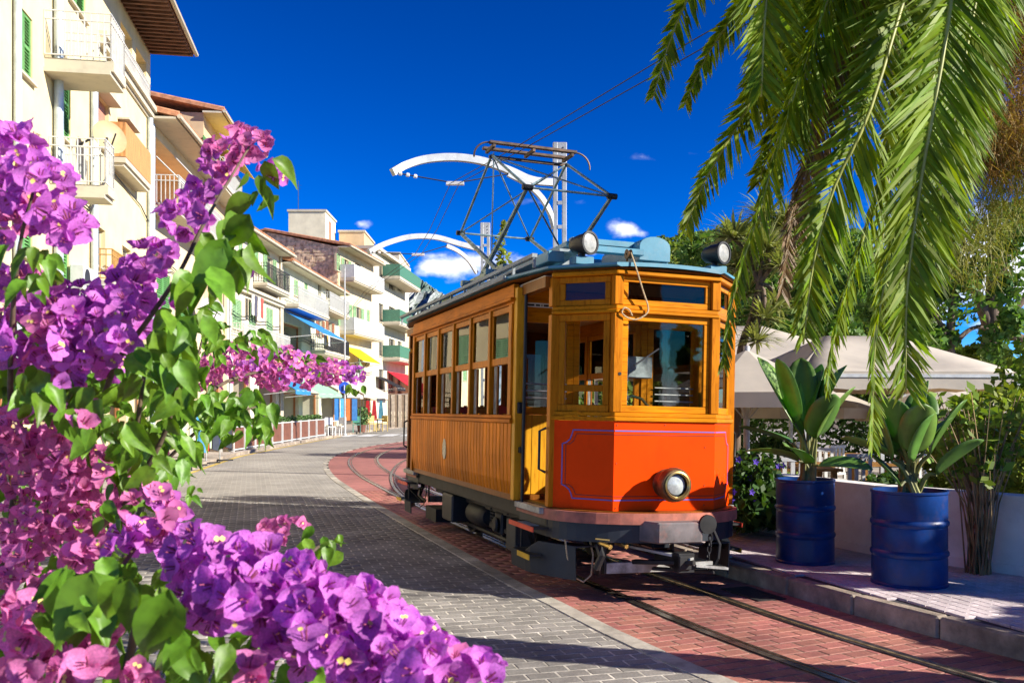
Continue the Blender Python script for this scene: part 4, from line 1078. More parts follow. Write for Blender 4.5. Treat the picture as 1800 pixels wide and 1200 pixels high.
FAC = [(-8.35, 10.0), (-11.8, 29.7), (-12.57, 37.1), (-13.1, 41.9), (-12.9, 50.8), (-12.37, 64.9), (-11.2, 73.0), (-9.96, 84.8), (-7.5, 97.0), (-3.0, 110.0)]
class House:
    def __init__(self, name, label, p0, p1, height, wallm, depth=9.0):
        self.p0, self.p1 = Vector((*p0, 0)), Vector((*p1, 0)); self.L = (self.p1 - self.p0).length
        self.d = (self.p1 - self.p0).normalized(); self.H = height; self.D = depth; self.m = wallm
        self.g = gz(min(p0[1], 100))
        self.root = thing(name, label, "house", (p0[0], p0[1], 0), math.atan2(self.d.y, self.d.x))
        self.ops = []
    def a(self, px, off=0.0):                # along-facade position seen at a pixel column; off = metres in front of the wall
        k = (px - 900) / FPX; n = Vector((self.d.y, -self.d.x, 0)); q = self.p0 + n * off
        t = (k * q.y - q.x) / (self.d.x - k * self.d.y); return t
    def z(self, px, py, off=0.0):
        n = Vector((self.d.y, -self.d.x, 0)); y = (self.p0 + n * off + self.d * self.a(px, off)).y
        return CAM_H + (HOR - py) / FPX * y
    def part(self, name, mb, m, parent=None, **k): return mb.build(name, m, parent or self.root, **k)
    def win(self, px0, px1, pyt, pyb, kind, c=None):   # a window by its pixel box (heights read at its middle)
        pm = (px0 + px1) / 2
        self.opening(self.a(px0), self.a(px1), self.z(pm, pyb), self.z(pm, pyt), kind, c)
    def opening(self, x0, x1, z0, z1, kind, c=None): self.ops.append((min(x0, x1), max(x0, x1), z0, z1, kind, c))
    def wall(self, zb=-.3):
        L, H = self.L, self.H; ops = self.ops
        xs = sorted(set([0.0, L] + [o[0] for o in ops] + [o[1] for o in ops])); zs = sorted(set([zb, H] + [o[2] for o in ops] + [o[3] for o in ops]))
        xs = [x for x in xs if 0 <= x <= L]; zs = [z for z in zs if zb <= z <= H]
        mb = MB()
        for x0, x1 in zip(xs, xs[1:]):
            if x1 - x0 < 1e-5: continue
            run = None
            for z0, z1 in zip(zs, zs[1:]):
                cx, cz = (x0 + x1) / 2, (z0 + z1) / 2
                if any(o[0] < cx < o[1] and o[2] < cz < o[3] for o in ops):
                    if run: mb.add([(x0,0,run[0]),(x1,0,run[0]),(x1,0,run[1]),(x0,0,run[1])], [(0,1,2,3)]); run = None
                else: run = (run[0], z1) if run else (z0, z1)
            if run: mb.add([(x0,0,run[0]),(x1,0,run[0]),(x1,0,run[1]),(x0,0,run[1])], [(0,1,2,3)])
        for (x0, x1, z0, z1, kind, c) in ops:
            rd = 1.6 if kind in ('loggia', 'shop') else .2
            mb.add([(x0,0,z0),(x1,0,z0),(x1,0,z1),(x0,0,z1),(x0,rd,z0),(x1,rd,z0),(x1,rd,z1),(x0,rd,z1)], [(0,4,5,1),(1,5,6,2),(2,6,7,3),(3,7,4,0)])
        D = self.D
        mb.add([(0,0,zb),(0,D,zb),(L,D,zb),(L,0,zb),(0,0,H),(0,D,H),(L,D,H),(L,0,H)], [(0,4,5,1),(1,5,6,2),(2,6,7,3),(4,7,6,5)])
        self.part("wall", mb, self.m)
        for (x0, x1, z0, z1, kind, c) in ops: self.fill(x0, x1, z0, z1, kind, c)
    def louver(self, mb, x0, x1, z0, z1, y0, y1):
        t = min(.06, (x1 - x0) * .16)
        mb.box(x0, x0 + t, y0, y1, z0, z1).box(x1 - t, x1, y0, y1, z0, z1).box(x0 + t, x1 - t, y0, y1, z0, z0 + t).box(x0 + t, x1 - t, y0, y1, z1 - t, z1)
        n = max(6, int((z1 - z0) / .075)); h = (z1 - z0 - 2 * t) / n
        for k in range(n):
            z = z0 + t + k * h
            mb.add([(x0+t, y1-.008, z + h*.95), (x1-t, y1-.008, z + h*.95), (x1-t, y0+.006, z), (x0+t, y0+.006, z)], [(3, 2, 1, 0)])
        zm = (z0 + z1) / 2; mb.box(x0 + t, x1 - t, y0 - .002, y1, zm - t / 2, zm + t / 2)
    def fill(self, x0, x1, z0, z1, kind, c):
        w = x1 - x0
        if kind == 'shut':
            xm = (x0 + x1) / 2
            for a, b_ in ((x0 + .01, xm - .008), (xm + .008, x1 - .01)):
                mb = MB(); self.louver(mb, a, b_, z0 + .01, z1 - .01, .03, .08); self.part("shutter", mb, c or m_green)
            self.part("pane", MB().box(x0, x1, .16, .18, z0, z1), m_dkglass)
        elif kind in ('glass', 'open', 'door'):
            t = .06; mb = MB()
            mb.box(x0, x0 + t, .12, .17, z0, z1).box(x1 - t, x1, .12, .17, z0, z1).box(x0 + t, x1 - t, .12, .17, z0, z0 + t).box(x0 + t, x1 - t, .12, .17, z1 - t, z1)
            mb.box((x0+x1)/2 - t*.6, (x0+x1)/2 + t*.6, .12, .17, z0 + t, z1 - t)
            wd = self.part("window", mb, m_trim if kind != 'door' else (c or m_trim))
            self.part("pane", MB().box(x0 + t, (x0+x1)/2 - t*.6, .14, .15, z0 + t, z1 - t).box((x0+x1)/2 + t*.6, x1 - t, .14, .15, z0 + t, z1 - t), m_dkglass, wd)
            if kind == 'open':
                for a, b_ in ((x0 - w/2 - .02, x0 - .03), (x1 + .03, x1 + w/2 + .02)):
                    mb = MB(); self.louver(mb, a, b_, z0 + .01, z1 - .01, -.06, -.015); self.part("shutter", mb, c or m_green)
        elif kind == 'roller':
            mb = MB(); n = int((z1 - z0) / .07)
            for k in range(n): mb.box(x0, x1, .09, .12 - .006 * (k % 2), z0 + (z1-z0) * k / n, z0 + (z1-z0) * (k + .96) / n)
            self.part("roller_blind", mb, c or m_salmon)
            self.part("lintel", MB().prism([(x0 - .05, -.32), (x1 + .05, -.32), (x1 + .05, -.002), (x0 - .05, -.002)], z1 + .01, z1 + .06), m_trim)
        elif kind == 'loggia':
            self.part("back_wall", MB().box(x0, x1, 1.58, 1.62, z0, z1), c or m_orange)
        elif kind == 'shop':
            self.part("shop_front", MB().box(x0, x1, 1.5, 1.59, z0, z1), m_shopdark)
            fr = MB().box(x0, x0 + .08, .2, .3, z0, z1).box(x1 - .08, x1, .2, .3, z0, z1).box(x0 + .08, x1 - .08, .2, .3, z1 - .12, z1)
            self.part("shop_frame", fr, c or m_timberdoor)
        if kind in ('shut', 'glass', 'open', 'roller'):
            self.part("window_sill", MB().box(x0 - .06, x1 + .06, -.09, .1, z0 - .06, z0 - .004), m_trim)
    def balcony(self, x0, x1, z, proj=.95, rail='iron', slab=.14, h=1.0, m=None, under=None):
        sl = self.part("balcony", MB().box(x0, x1, -proj, -.001, z - slab, z).box(x0 + .06, x1 - .06, -proj + .06, -.001, z - slab - .09, z - slab - .002), m_trim)
        if under: self.part("soffit", MB().box(x0 + .08, x1 - .08, -proj + .08, -.01, z - slab - .105, z - slab - .095), under, sl)
        mb = MB(); rm = m or (m_iron if rail == 'iron' else m_wiron)
        if rail in ('iron', 'white'):
            r = .012
            def bars(ax, ay, bx, by):
                ln = math.hypot(bx - ax, by - ay); n = max(2, int(ln / .13))
                for k in range(n + 1):
                    x, y = ax + (bx-ax) * k / n, ay + (by-ay) * k / n
                    mb.box(x - r, x + r, y - r, y + r, z + .06, z + h)
                for zz in (z + .06, z + h, z + h * .82):
                    mb.beam((ax, ay, zz), (bx, by, zz), .03, .025)
            y = -proj + .05
            bars(x0 + .05, y, x1 - .05, y); bars(x0 + .05, y, x0 + .05, -.02); bars(x1 - .05, y, x1 - .05, -.02)
            self.part("railing", mb, rm, sl)
        else:
            self.part("parapet", mb.box(x0, x1, -proj, -proj + .05, z + .02, z + h).box(x0, x0 + .05, -proj + .052, -.02, z + .02, z + h).box(x1 - .05, x1, -proj + .052, -.02, z + .02, z + h), rm, sl)
    def cornice(self, z, h=.2, proj=.14, x0=0, x1=None, m=None):
        x1 = self.L if x1 is None else x1
        self.part("cornice", MB().box(x0, x1, -proj, -.002, z, z + h * .5).box(x0, x1, -proj * 1.6, -.002, z + h * .52, z + h), m or m_trim)
    def pipe(self, x, z0, z1, r=.06, m=None):
        self.part("drain_pipe", MB().cyl((x, -r - .02, z0), (x, -r - .02, z1), r, 10), m or m_pipe, smooth=True)
    def pitched(self, over=.7, rise=1.6, tile=True, thick=.12, soffit=None, side=.25):
        L, H, D = self.L, self.H, self.D
        pf = -over; zf = H - over * rise / (D / 2) * .0
        rf = MB()
        A = [(-side, pf, H + .02), (L + side, pf, H + .02), (L + side, D / 2, H + rise), (-side, D / 2, H + rise)]
        B_ = [(-side, D / 2, H + rise), (L + side, D / 2, H + rise), (L + side, D + .4, H + .02), (-side, D + .4, H + .02)]
        for q in (A, B_): rf.add(q + [(x, y, z + thick) for x, y, z in q], [(3,2,1,0),(4,5,6,7),(0,1,5,4),(1,2,6,5),(2,3,7,6),(3,0,4,7)])
        r_ = self.part("roof", rf, m_tile)
        if tile:
            tl = MB(); n = int((L + 2 * side) / .26)
            for k in range(n):
                x = -side + .13 + k * .26
                tl.tube([(x, pf - .04, H + .02 + thick), (x, D / 2, H + rise + thick)], .085, 6)
            self.part("tile_row", tl, m_tile, r_)
        self.part("soffit", MB().box(-side + .02, L + side - .02, pf + .03, -.003, H - .06, H + .015), soffit or m_trim, r_)
        self.part("gutter", MB().tube([(-side, pf - .07, H + .02), (L + side, pf - .07, H + .02)], .07, 8), m_trim, r_)

def lines_px(h, px): return h.a(px)

# ---- the near cream house, running out of the picture towards the camera
h1 = House("cream_house", "tall cream house with green shutters and white balconies beside the purple flowers", FAC[0], FAC[1], 13.4, m_cream, 10)
h1.win(30, 57, 20, 134, 'shut'); h1.win(-95, -55, -150, 20, 'shut'); h1.win(-240, -170, -420, -140, 'shut')
h1.win(104, 124, 110, 246, 'shut'); h1.win(104, 121, 415, 520, 'shut')
h1.win(30, 57, 330, 450, 'shut'); h1.win(-95, -50, 300, 500, 'shut')
h1.win(168, 191, 175, 262, 'roller'); h1.win(207, 226, 222, 296, 'roller')
h1.win(167, 185, 400, 470, 'glass'); h1.win(215, 230, 436, 492, 'glass')
h1.win(167, 186, 560, 640, 'shut', m_green2); h1.win(215, 232, 560, 640, 'shut', m_green2); h1.win(240, 256, 560, 640, 'glass')
for xa_, xb_, kd_ in ((1.2, 2.3, 'door'), (3.6, 5.6, 'shop'), (7.0, 8.1, 'door'), (9.3, 11.4, 'shop'), (12.6, 13.7, 'door'), (14.8, 16.8, 'shop'), (17.8, 18.8, 'door')): h1.opening(xa_, xb_, .15, 2.45, kd_, m_timberdoor)
zl0, zl1 = h1.z(226, 150), h1.z(226, 60)
h1.opening(h1.a(212), h1.a(232), zl0, zl1, 'loggia', m_cream); h1.opening(h1.a(239), h1.a(257), zl0, zl1, 'loggia', m_cream)
h1.opening(h1.a(120), h1.a(150), zl0, zl1, 'shut', m_green)
h1.wall()
zc = h1.z(230, 162); h1.cornice(zc, .34, .16, h1.a(170), h1.L)
h1.balcony(h1.a(106), h1.a(200, 1.4), h1.z(197, 104, 1.4), 1.4, 'white', .22)
h1.balcony(h1.a(103), h1.a(190, 1.2), h1.z(190, 326, 1.2), 1.2, 'white', .2)
h1.balcony(h1.a(104), h1.a(203, 1.0), h1.z(203, 512, 1.0) - .95, 1.0, 'white', .18)
h1.balcony(h1.a(190), h1.a(238), h1.z(214, 300), .45, 'panel', .14, .95, m=mat("orange_slat_screen", (0.62, 0.30, 0.10), .6, var=.25, scale=9, stretch=(9, 1, .2)))
h1.balcony(h1.a(163), h1.a(200), h1.z(180, 500), .5, 'iron', .12, .8, m=mat("ochre_iron_rail", (0.50, 0.27, 0.07), .5))
h1.balcony(h1.a(212), h1.a(236), h1.z(224, 520), .5, 'iron', .12, .7, m=mat("ochre_iron_rail_small", (0.50, 0.27, 0.07), .5))
h1.balcony(h1.a(210), h1.a(260), zl0, .12, 'white', .1, .9)
for px, za, zb_, r_ in ((22, 2.0, 13.3, .075), (93, 1.0, 13.3, .10), (158, 1.0, h1.z(158, 110), .09), (258, .5, zc - .1, .09)): h1.pipe(h1.a(px), za, zb_, r_)
h1.pitched(1.35, 2.0, soffit=m_soffit, side=.15)
rib = MB()
for k in range(70):
    x = .1 + k * h1.L / 70; rib.box(x, x + .10, -1.30, -.02, 13.27, 13.335)
h1.part("rafter_row", rib, m_soffit)
cab = MB()
for dz in (0, .12): cab.tube([(h1.a(120), -.05, h1.z(120, 345) + dz), (h1.a(150), -.12, h1.z(150, 372) + dz * .6), (h1.a(192), -.05, h1.z(192, 298)), (h1.a(245), -.05, h1.z(245, 362)), (h1.a(262), -.05, h1.z(262, 398))], .02, 5)
h1.part("cable", cab, m_iron)

# ---- the house with the orange loggia
h2 = House("loggia_house", "cream house with an orange-walled loggia and awning poles next to the tall cream house", FAC[1], FAC[2], 11.2, m_pale, 10)
h2.opening(h2.a(267), h2.a(350), h2.z(300, 385), h2.z(300, 268), 'loggia', m_orange)
h2.win(275, 300, 480, 560, 'shut'); h2.win(315, 340, 490, 565, 'shut'); h2.win(285, 335, 640, 740, 'shop')
h2.wall()
h2.part("loggia_door", MB().box(h2.a(271), h2.a(299), 1.5, 1.575, h2.z(300, 385), h2.z(300, 300)), m_dkglass)
h2.balcony(h2.a(266), h2.a(352), h2.z(300, 386), .9, 'white', .16)
h2.pitched(.9, 1.3)
aw = MB()
for px in (272, 304, 340): aw.tube([(h2.a(px), -.05, h2.z(px, 275)), (h2.a(px), -1.1, h2.z(px, 330))], .025, 6)
h2.part("awning_pole", aw, m_wiron)
h2.pipe(h2.a(264), 1, 11.0, .07)

# ---- the taller house behind, its gable seen above
h3 = House("ochre_house", "narrow ochre house with a yellow striped awning under its eaves", FAC[2], FAC[3], 13.8, m_beige, 11)
h3.win(366, 384, 262, 330, 'open'); h3.win(366, 384, 400, 470, 'shut'); h3.win(366, 384, 540, 610, 'shut'); h3.win(362, 392, 650, 750, 'shop')
h3.wall(); h3.balcony(h3.a(360), h3.a(396), h3.z(376, 335), .8, 'white'); h3.balcony(h3.a(360), h3.a(396), h3.z(376, 478), .8, 'white'); h3.pitched(.8, 1.2)
h3.part("awning", MB().add([(.5, -.05, 12.9), (h3.L - .5, -.05, 12.9), (h3.L - .5, -1.3, 12.2), (.5, -1.3, 12.2)], [(3, 2, 1, 0)]), mat("yellow_striped_canvas", (0.75, 0.50, 0.06), .8), solid=.02)

# ---- white house with green shutters and black balcony
h4 = House("green_shuttered_house", "white house with pale green shutters and a black iron balcony behind the flowers", FAC[3], FAC[4], 10.25, m_whitep, 10)
h4.win(419, 427, 424, 470, 'shut', m_green2); h4.win(446, 455, 436, 478, 'shut', m_green2); h4.win(468, 479, 452, 500, 'open', m_green2)
h4.win(408, 425, 526, 578, 'shut', m_green2); h4.win(437, 450, 532, 598, 'shut', m_green2); h4.win(468, 480, 542, 600, 'shut', m_green2)
h4.win(410, 440, 660, 765, 'shop'); h4.win(455, 485, 665, 765, 'shop')
h4.wall(); h4.cornice(h4.z(450, 524) , .3, .2)
h4.balcony(h4.a(444), h4.a(487), h4.z(466, 506), .75, 'iron'); h4.balcony(h4.a(402), h4.a(490), h4.z(450, 612), .7, 'white', .12, .9)
h4.pitched(.7, 1.5); h4.pipe(h4.a(491), .5, 10.2, .07, m_trim)

# ---- low pair with the blue awning
h5 = House("balcony_house", "white two-storey house with long lacy balcony and a blue awning below it", FAC[4], FAC[5], 9.9, m_mint, 10)
h5.win(497, 503, 480, 512, 'shut', m_green2); h5.win(517, 524, 492, 520, 'shut', m_green2); h5.win(535, 541, 497, 520, 'shut', m_green2)
h5.win(559, 565, 496, 522, 'glass'); h5.win(573, 581, 502, 526, 'glass')
h5.win(497, 530, 570, 620, 'shop'); h5.win(559, 566, 562, 592, 'open', m_brownsh); h5.win(576, 583, 566, 592, 'open', m_brownsh)
h5.win(497, 525, 690, 760, 'shop'); h5.win(532, 560, 690, 760, 'shop'); h5.win(566, 592, 690, 760, 'shop')
h5.wall(); h5.balcony(h5.a(494), h5.a(552), h5.z(520, 544), 1.0, 'white', .16, under=mat("blue_painted_soffit", (0.10, 0.24, 0.55), .6))
h5.balcony(h5.a(556), h5.a(593), h5.z(575, 548), .9, 'white', .14); h5.balcony(h5.a(546), h5.a(593), h5.z(575, 622), .9, 'iron', .14)
h5.pitched(.7, 1.3); h5.pipe(h5.a(494), .5, 9.8, .06, m_trim)

# ---- the tall house with a bare stone gable
h6 = House("stone_gabled_house", "tall house with a bare rubble stone gable and two white balconies", FAC[5], FAC[6], 13.3, m_pale, 11)
h6.win(592, 598, 446, 476, 'shut', m_green2); h6.win(604, 612, 456, 482, 'open', m_green2); h6.win(624, 634, 462, 488, 'glass')
h6.win(600, 612, 532, 575, 'open', m_green2); h6.win(625, 634, 540, 576, 'open', m_green2); h6.win(645, 650, 545, 578, 'shut', m_green2)
h6.win(604, 614, 620, 655, 'shut', m_green2); h6.win(630, 640, 622, 655, 'shut', m_green2); h6.win(600, 650, 690, 755, 'shop')
h6.wall(); h6.balcony(h6.a(597), h6.a(652), h6.z(625, 500), 1.1, 'panel', .2, .95, m_wiron); h6.balcony(h6.a(597), h6.a(652), h6.z(625, 588), 1.1, 'panel', .2, .95, m_wiron)
h6.pitched(.9, 1.3)
sw = MB(); nst = 0
random.seed(3)
zz = 8.6
while zz < 14.2:
    hh = random.uniform(.22, .34); yy = .05
    while yy < 10.8:
        ww = random.uniform(.28, .62); top = 13.25 + 1.25 * (1 - abs(yy - 5.5) / 5.5)
        if zz + hh < top: sw.box(-.03 - random.uniform(0, .06), .0, yy + .015, min(yy + ww, 10.9) - .015, zz + .015, zz + hh - .015)
        yy += ww
    zz += hh
gw = h6.part("gable", MB().add([(-.02, 0, 8.0), (-.02, 11, 8.0), (-.02, 11, 13.3), (-.02, 5.5, 14.55), (-.02, 0, 13.3)], [(4, 3, 2, 1, 0)]), m_stonewall)
so = h6.part("rubble", sw, m_stonewall, gw); so["kind"] = "stuff"

# ---- pale block with green balconies
h7 = House("green_balcony_block", "pale apartment block with dark green balcony panels at the end of the row", FAC[6], FAC[7], 14.6, m_whitep, 12)
for pyt, pyb in ((470, 510), (540, 572), (596, 632), (655, 690)):
    h7.win(666, 674, pyt - 6, pyb - 6, 'glass'); h7.win(684, 694, pyt, pyb, 'glass'); h7.win(699, 706, pyt + 4, pyb + 2, 'glass')
h7.wall()
for py in (496, 572, 632): h7.balcony(h7.a(672), h7.a(711), h7.z(690, py), 1.5, 'panel', .22, 1.0, m_dgreen)
h7.part("roof_slab", MB().box(-.2, h7.L + .2, -.5, 12.2, 14.6, 14.85), m_trim)

h8 = House("terrace_house", "plain cream house far down the street behind the tram's tail", FAC[7], FAC[8], 9.5, m_cream, 9)
h8.opening(2, 3.2, 5, 7, 'shut', m_green2); h8.opening(6, 7.2, 5, 7, 'shut', m_green2); h8.opening(9, 10.2, 5, 7, 'shut', m_green2); h8.opening(2, 5, .5, 3, 'shop'); h8.opening(7, 10, .5, 3, 'shop')
h8.wall(); h8.pitched(.6, 1.2)
h9 = House("corner_house", "low pale house closing the street beyond the tram", FAC[8], FAC[9], 8.5, m_pale, 9)
h9.opening(2, 3.2, 5, 7, 'shut', m_green2); h9.opening(6, 7.2, 5, 7, 'shut', m_green2); h9.opening(9, 10.2, 5, 7, 'shut', m_green2); h9.opening(2, 5, .5, 3, 'shop')
h9.wall(); h9.pitched(.6, 1.2)
# blocks rising behind the row
def block(name, label, px0, px1, pyt, pyb, d, m, depth=5.0):
    a, c_ = at(px0, pyt, d), at(px1, pyt, d); z0 = 0.0
    r = thing(name, label, "building", (a.x, d, 0))
    MB().box(0, c_.x - a.x, 0, depth, z0, a.z).build("wall", m, r)
    MB().box(-.1, c_.x - a.x + .1, -.1, depth + .1, a.z + .004, a.z + .18).build("roof_slab", m_trim, r)
    return r, c_.x - a.x, a.z
r, w, zt = block("stair_tower", "white box-shaped stair tower on the roofs above the stone gable", 507, 572, 372, 410, 80, m_whitep, 4.6)
MB().cyl((.4, 2, zt), (.4, 2, zt + 3.2), .03, 5).beam((.1, 2, zt + 2.8), (.7, 2, zt + 2.8), .02, .02).beam((.15, 2, zt + 2.5), (.65, 2, zt + 2.5), .02, .02).build("antenna", m_iron, r)
MB().box(w, w + .02, 1.6, 2.4, zt - 2.2, zt - .5).build("door", m_brownsh, r)
r, w, zt = block("beige_block", "tall beige flat-roofed block behind the white balconies", 596, 640, 408, 460, 84, m_beige, 6)
MB().box(w - .2, w + .02, 1, 5, zt - 4, zt - 1).build("side_panel", m_whitep, r)
r, w, zt = block("cream_back_block", "cream flat-roofed block rising behind the green balconies", 655, 702, 446, 500, 98, m_whitep, 9)

# satellite dishes and aerial
def dish(px, py, h, rad, lab, m, off=.7, aim=(.75, -.6, .25)):
    p = h.p0 + h.d * h.a(px, off) + Vector((h.d.y, -h.d.x, 0)) * off; z = h.z(px, py, off)
    t = thing("satellite_dish", lab, "satellite dish", (p.x, p.y, z), 0, "satellite dishes on the facades")
    MB().lathe([(0, -.10 * rad), (.35 * rad, -.07 * rad), (.7 * rad, .03 * rad), (rad, .2 * rad), (rad * 1.0, .23 * rad), (.7 * rad, .06 * rad), (0, -.06 * rad)], 26, (0, 0, 0), aim).build("reflector", m, t, smooth=True)
    a = Vector(aim).normalized()
    MB().tube([(0, 0, -rad * .95), a * rad * .9 + Vector((0, 0, -.1 * rad))], .02, 5).build("feed_arm", m_iron, t)
    n = Vector((h.d.y, -h.d.x, 0)) * -off
    MB().tube([(0, 0, 0), n * .5, n + Vector((0, 0, -.2))], .03, 6).build("mount", m_iron, t)
dish(190, 244, h1, .42, "cream satellite dish on the cream house between the roller blinds", m_dish)
dish(371, 548, h3, .55, "grey satellite dish low on the ochre house", m_greydish)
dish(640, 635, h6, .5, "small grey satellite dish beside the yellow awning", m_greydish)

# ---- small clutter on the facades: cables, air conditioners, laundry
for h, z, a0, a1 in ((h2, 6.6, .3, h2.L - .3), (h4, 6.2, .3, h4.L - .2), (h5, 5.9, .2, h5.L - .2), (h6, 4.6, .2, h6.L - .2)):
    for k in range(2):
        pts = []
        for j in range(17):
            t_ = j / 16; pts.append((a0 + (a1 - a0) * t_, -.05 - .02 * k, z + .16 * k - .16 * math.sin(math.pi * ((t_ * 3) % 1))))
        h.part("cable", MB().tube(pts, .018, 4), m_iron)
m_ac = mat("air_conditioner_casing", (0.60, 0.59, 0.55), .5, var=.06)
for h, px, py, lab in ((h1, 128, 512, "grey air conditioner on the lowest balcony of the cream house"), (h4, 432, 655, "white air conditioner under the balcony of the green shuttered house"), (h6, 620, 668, "white air conditioner low on the stone gabled house")):
    x, z = h.a(px), h.z(px, py)
    t = thing("air_conditioner", lab, "air conditioner", tuple(h.root.location), h.root.rotation_euler.z, "air conditioners on the facades")
    MB().box(x - .4, x + .4, -.36, -.04, z, z + .58).build("casing", m_ac, t, bevel=.02)
    MB().lathe([(.23, -.004), (.23, .0), (0, .0)], 18, (x - .12, -.361, z + .29), (0, -1, 0)).build("fan_grille", m_iron, t)
    for dx in (-.3, .3): MB().box(x + dx - .02, x + dx + .02, -.34, -.002, z - .05, z - .002).build("bracket", m_iron, t)
for h, px, z, cols, lab in ((h5, 541, 6.75, ((.70, .66, .6), (.66, .45, .10), (.62, .60, .62)), "laundry hanging from the lacy balcony above the blue awning"), (h4, 430, 7.35, ((.68, .66, .62), (.10, .10, .14), (.66, .62, .55), (.6, .1, .08)), "laundry on a line below the cornice of the green shuttered house")):
    x = h.a(px); t = thing("laundry", lab, "laundry", tuple(h.root.location), h.root.rotation_euler.z, "laundry on the facades")
    off = -1.05 if h is h5 else -.35
    for k, c in enumerate(cols):
        w_ = .42; MB().grid([[(x + k * .5, off, z - 1.0), (x + k * .5 + w_ / 2, off - .05, z - 1.05), (x + k * .5 + w_, off, z - .98)], [(x + k * .5, off, z), (x + k * .5 + w_ / 2, off + .01, z - .02), (x + k * .5 + w_, off, z)]]).build("cloth", mat("washed_cloth", c, .9, translucent=.2), t, solid=.012)
    MB().beam((x - .3, off, z + .01), (x + len(cols) * .5 + .2, off, z + .01), .012, .012).build("line", m_iron, t)
ta = thing("roof_aerial", "thin television aerial on the pole beside the satellite dish", "aerial", tuple(h3.root.location), h3.root.rotation_euler.z)
xa, za = h3.a(372), h3.z(372, 520)
MB().cyl((xa, -.5, za - .6), (xa, -.5, za + .5), .02, 5).build("mast", m_iron, ta)
for k in range(5): MB().beam((xa - .5 + .05 * k, -.5 - .12 * k, za + .42), (xa + .5 - .05 * k, -.5 - .12 * k, za + .42), .015, .015).build("element", m_iron, ta)
MB().beam((xa, -.45, za + .42), (xa, -1.05, za + .42), .02, .02).build("boom", m_iron, ta)

# ================================================================== MASTS, WIRES, AWNINGS, STREET FURNITURE
m_mast = mat("white_galvanised_mast", (0.48, 0.50, 0.51), .5, metal=.15, var=.12, scale=5, dirt=(.35, .3, .25), dirt_amt=.4, dirt_scale=3)
m_wire = mat("contact_wire", (0.015, 0.015, 0.018), .6)
m_insul = mat("white_insulator", (0.75, 0.72, 0.68), .35)
def sweep_box(pts, w, h):
    mb = MB(); n = len(pts); rows = [[], [], [], []]
    for i, p in enumerate(pts):
        t = (pts[min(i+1, n-1)] - pts[max(i-1, 0)]).normalized(); s = t.cross(Vector((0, 0, 1))).normalized(); u = s.cross(t)
        for k, (a, b_) in enumerate(((-1, -1), (1, -1), (1, 1), (-1, 1))): rows[k].append(p + s * a * w / 2 + u * b_ * h / 2)
    vs = [q for r_ in rows for q in r_]; fs = []
    for k in range(4):
        for i in range(n - 1): fs.append((k*n+i, k*n+i+1, ((k+1) % 4)*n+i+1, ((k+1) % 4)*n+i))
    fs += [(0, n, 2*n, 3*n), (n-1, 4*n-1, 3*n-1, 2*n-1)]
    return mb.add(vs, fs)
def mast(label, px, d, ztop, arm, dt, brace, hang):
    b0 = at(px, 720, d); g = gz(d)
    t = thing("overhead_line_mast", label, "mast", (b0.x, d, g), 0, "white masts carrying the overhead wire")
    O = Vector((b0.x, d, g))
    def L(px_, py_, k): return at(px_, py_, d + (dt - d) * k) - O
    H_ = ztop - g
    for x in (-.075, .075):
        MB().box(x - .035, x + .035, -.06, .06, 0, H_ - (.32 if x > 0 else .0)).build("post", m_mast, t, bevel=.006)
    MB().box(-.115, .115, -.05, .05, H_ - .34, H_).build("head_plate", m_mast, t, bevel=.006)
    bt = MB()
    for k in range(14): bt.box(-.04, .04, -.065, -.055, .3 + k * .4, .36 + k * .4)
    bt.build("batten", m_mast, t)
    bo = MB()
    for k in range(8): bo.cyl((-.05 + .1 * (k % 2), -.056, H_ - .05 - .04 * k), (-.05 + .1 * (k % 2), -.048, H_ - .05 - .04 * k), .013, 6)
    bo.build("bolt", m_iron, t)
    n = len(arm); A = [L(x, y, i / (n - 1)) for i, (x, y) in enumerate(arm)]
    sweep_box([v for v in catmull(A, 5)], .09, .115).build("arm", m_mast, t)
    nb = len(brace); mid = .38
    B_ = [L(x, y, mid * i / (nb - 1)) for i, (x, y) in enumerate(brace)]
    sweep_box([v for v in catmull(B_, 5)], .06, .085).build("brace", m_mast, t)
    hp = L(*hang, .75)
    MB().cyl(A[-1], hp, .010, 5).cyl(hp, B_[-1], .010, 5).build("span_wire", m_wire, t)
    ins = MB()
    dv = (hp - A[-1]).normalized()
    for k in (.12, .24, .36): MB().lathe([(.012, -.03), (.032, -.02), (.032, .02), (.012, .03)], 8, A[-1] + dv * k, dv).build("insulator", m_insul, t)
    ins.box(hp.x - .14, hp.x + .14, hp.y - .04, hp.y + .04, hp.z - .03, hp.z + .02)
    ins.build("wire_clamp", m_insul, t)
    return O + hp
hp1 = mast("white mast with curved bracket arm just behind the tram's pantograph", 984, 15.2, 6.15, [(974, 321), (935, 317), (895, 300), (850, 284), (800, 277), (750, 280), (712, 291), (690, 303)], 14.2,
           [(974, 402), (966, 372), (948, 343), (922, 321), (893, 306)], (800, 322))
hp2 = mast("white mast with curved arm further down the line behind the tram roof", 853, 21.7, 6.15, [(843, 438), (805, 428), (765, 417), (725, 416), (690, 424), (662, 435), (648, 443)], 20.5,
           [(838, 480), (824, 458), (806, 442), (785, 432)], (735, 447))
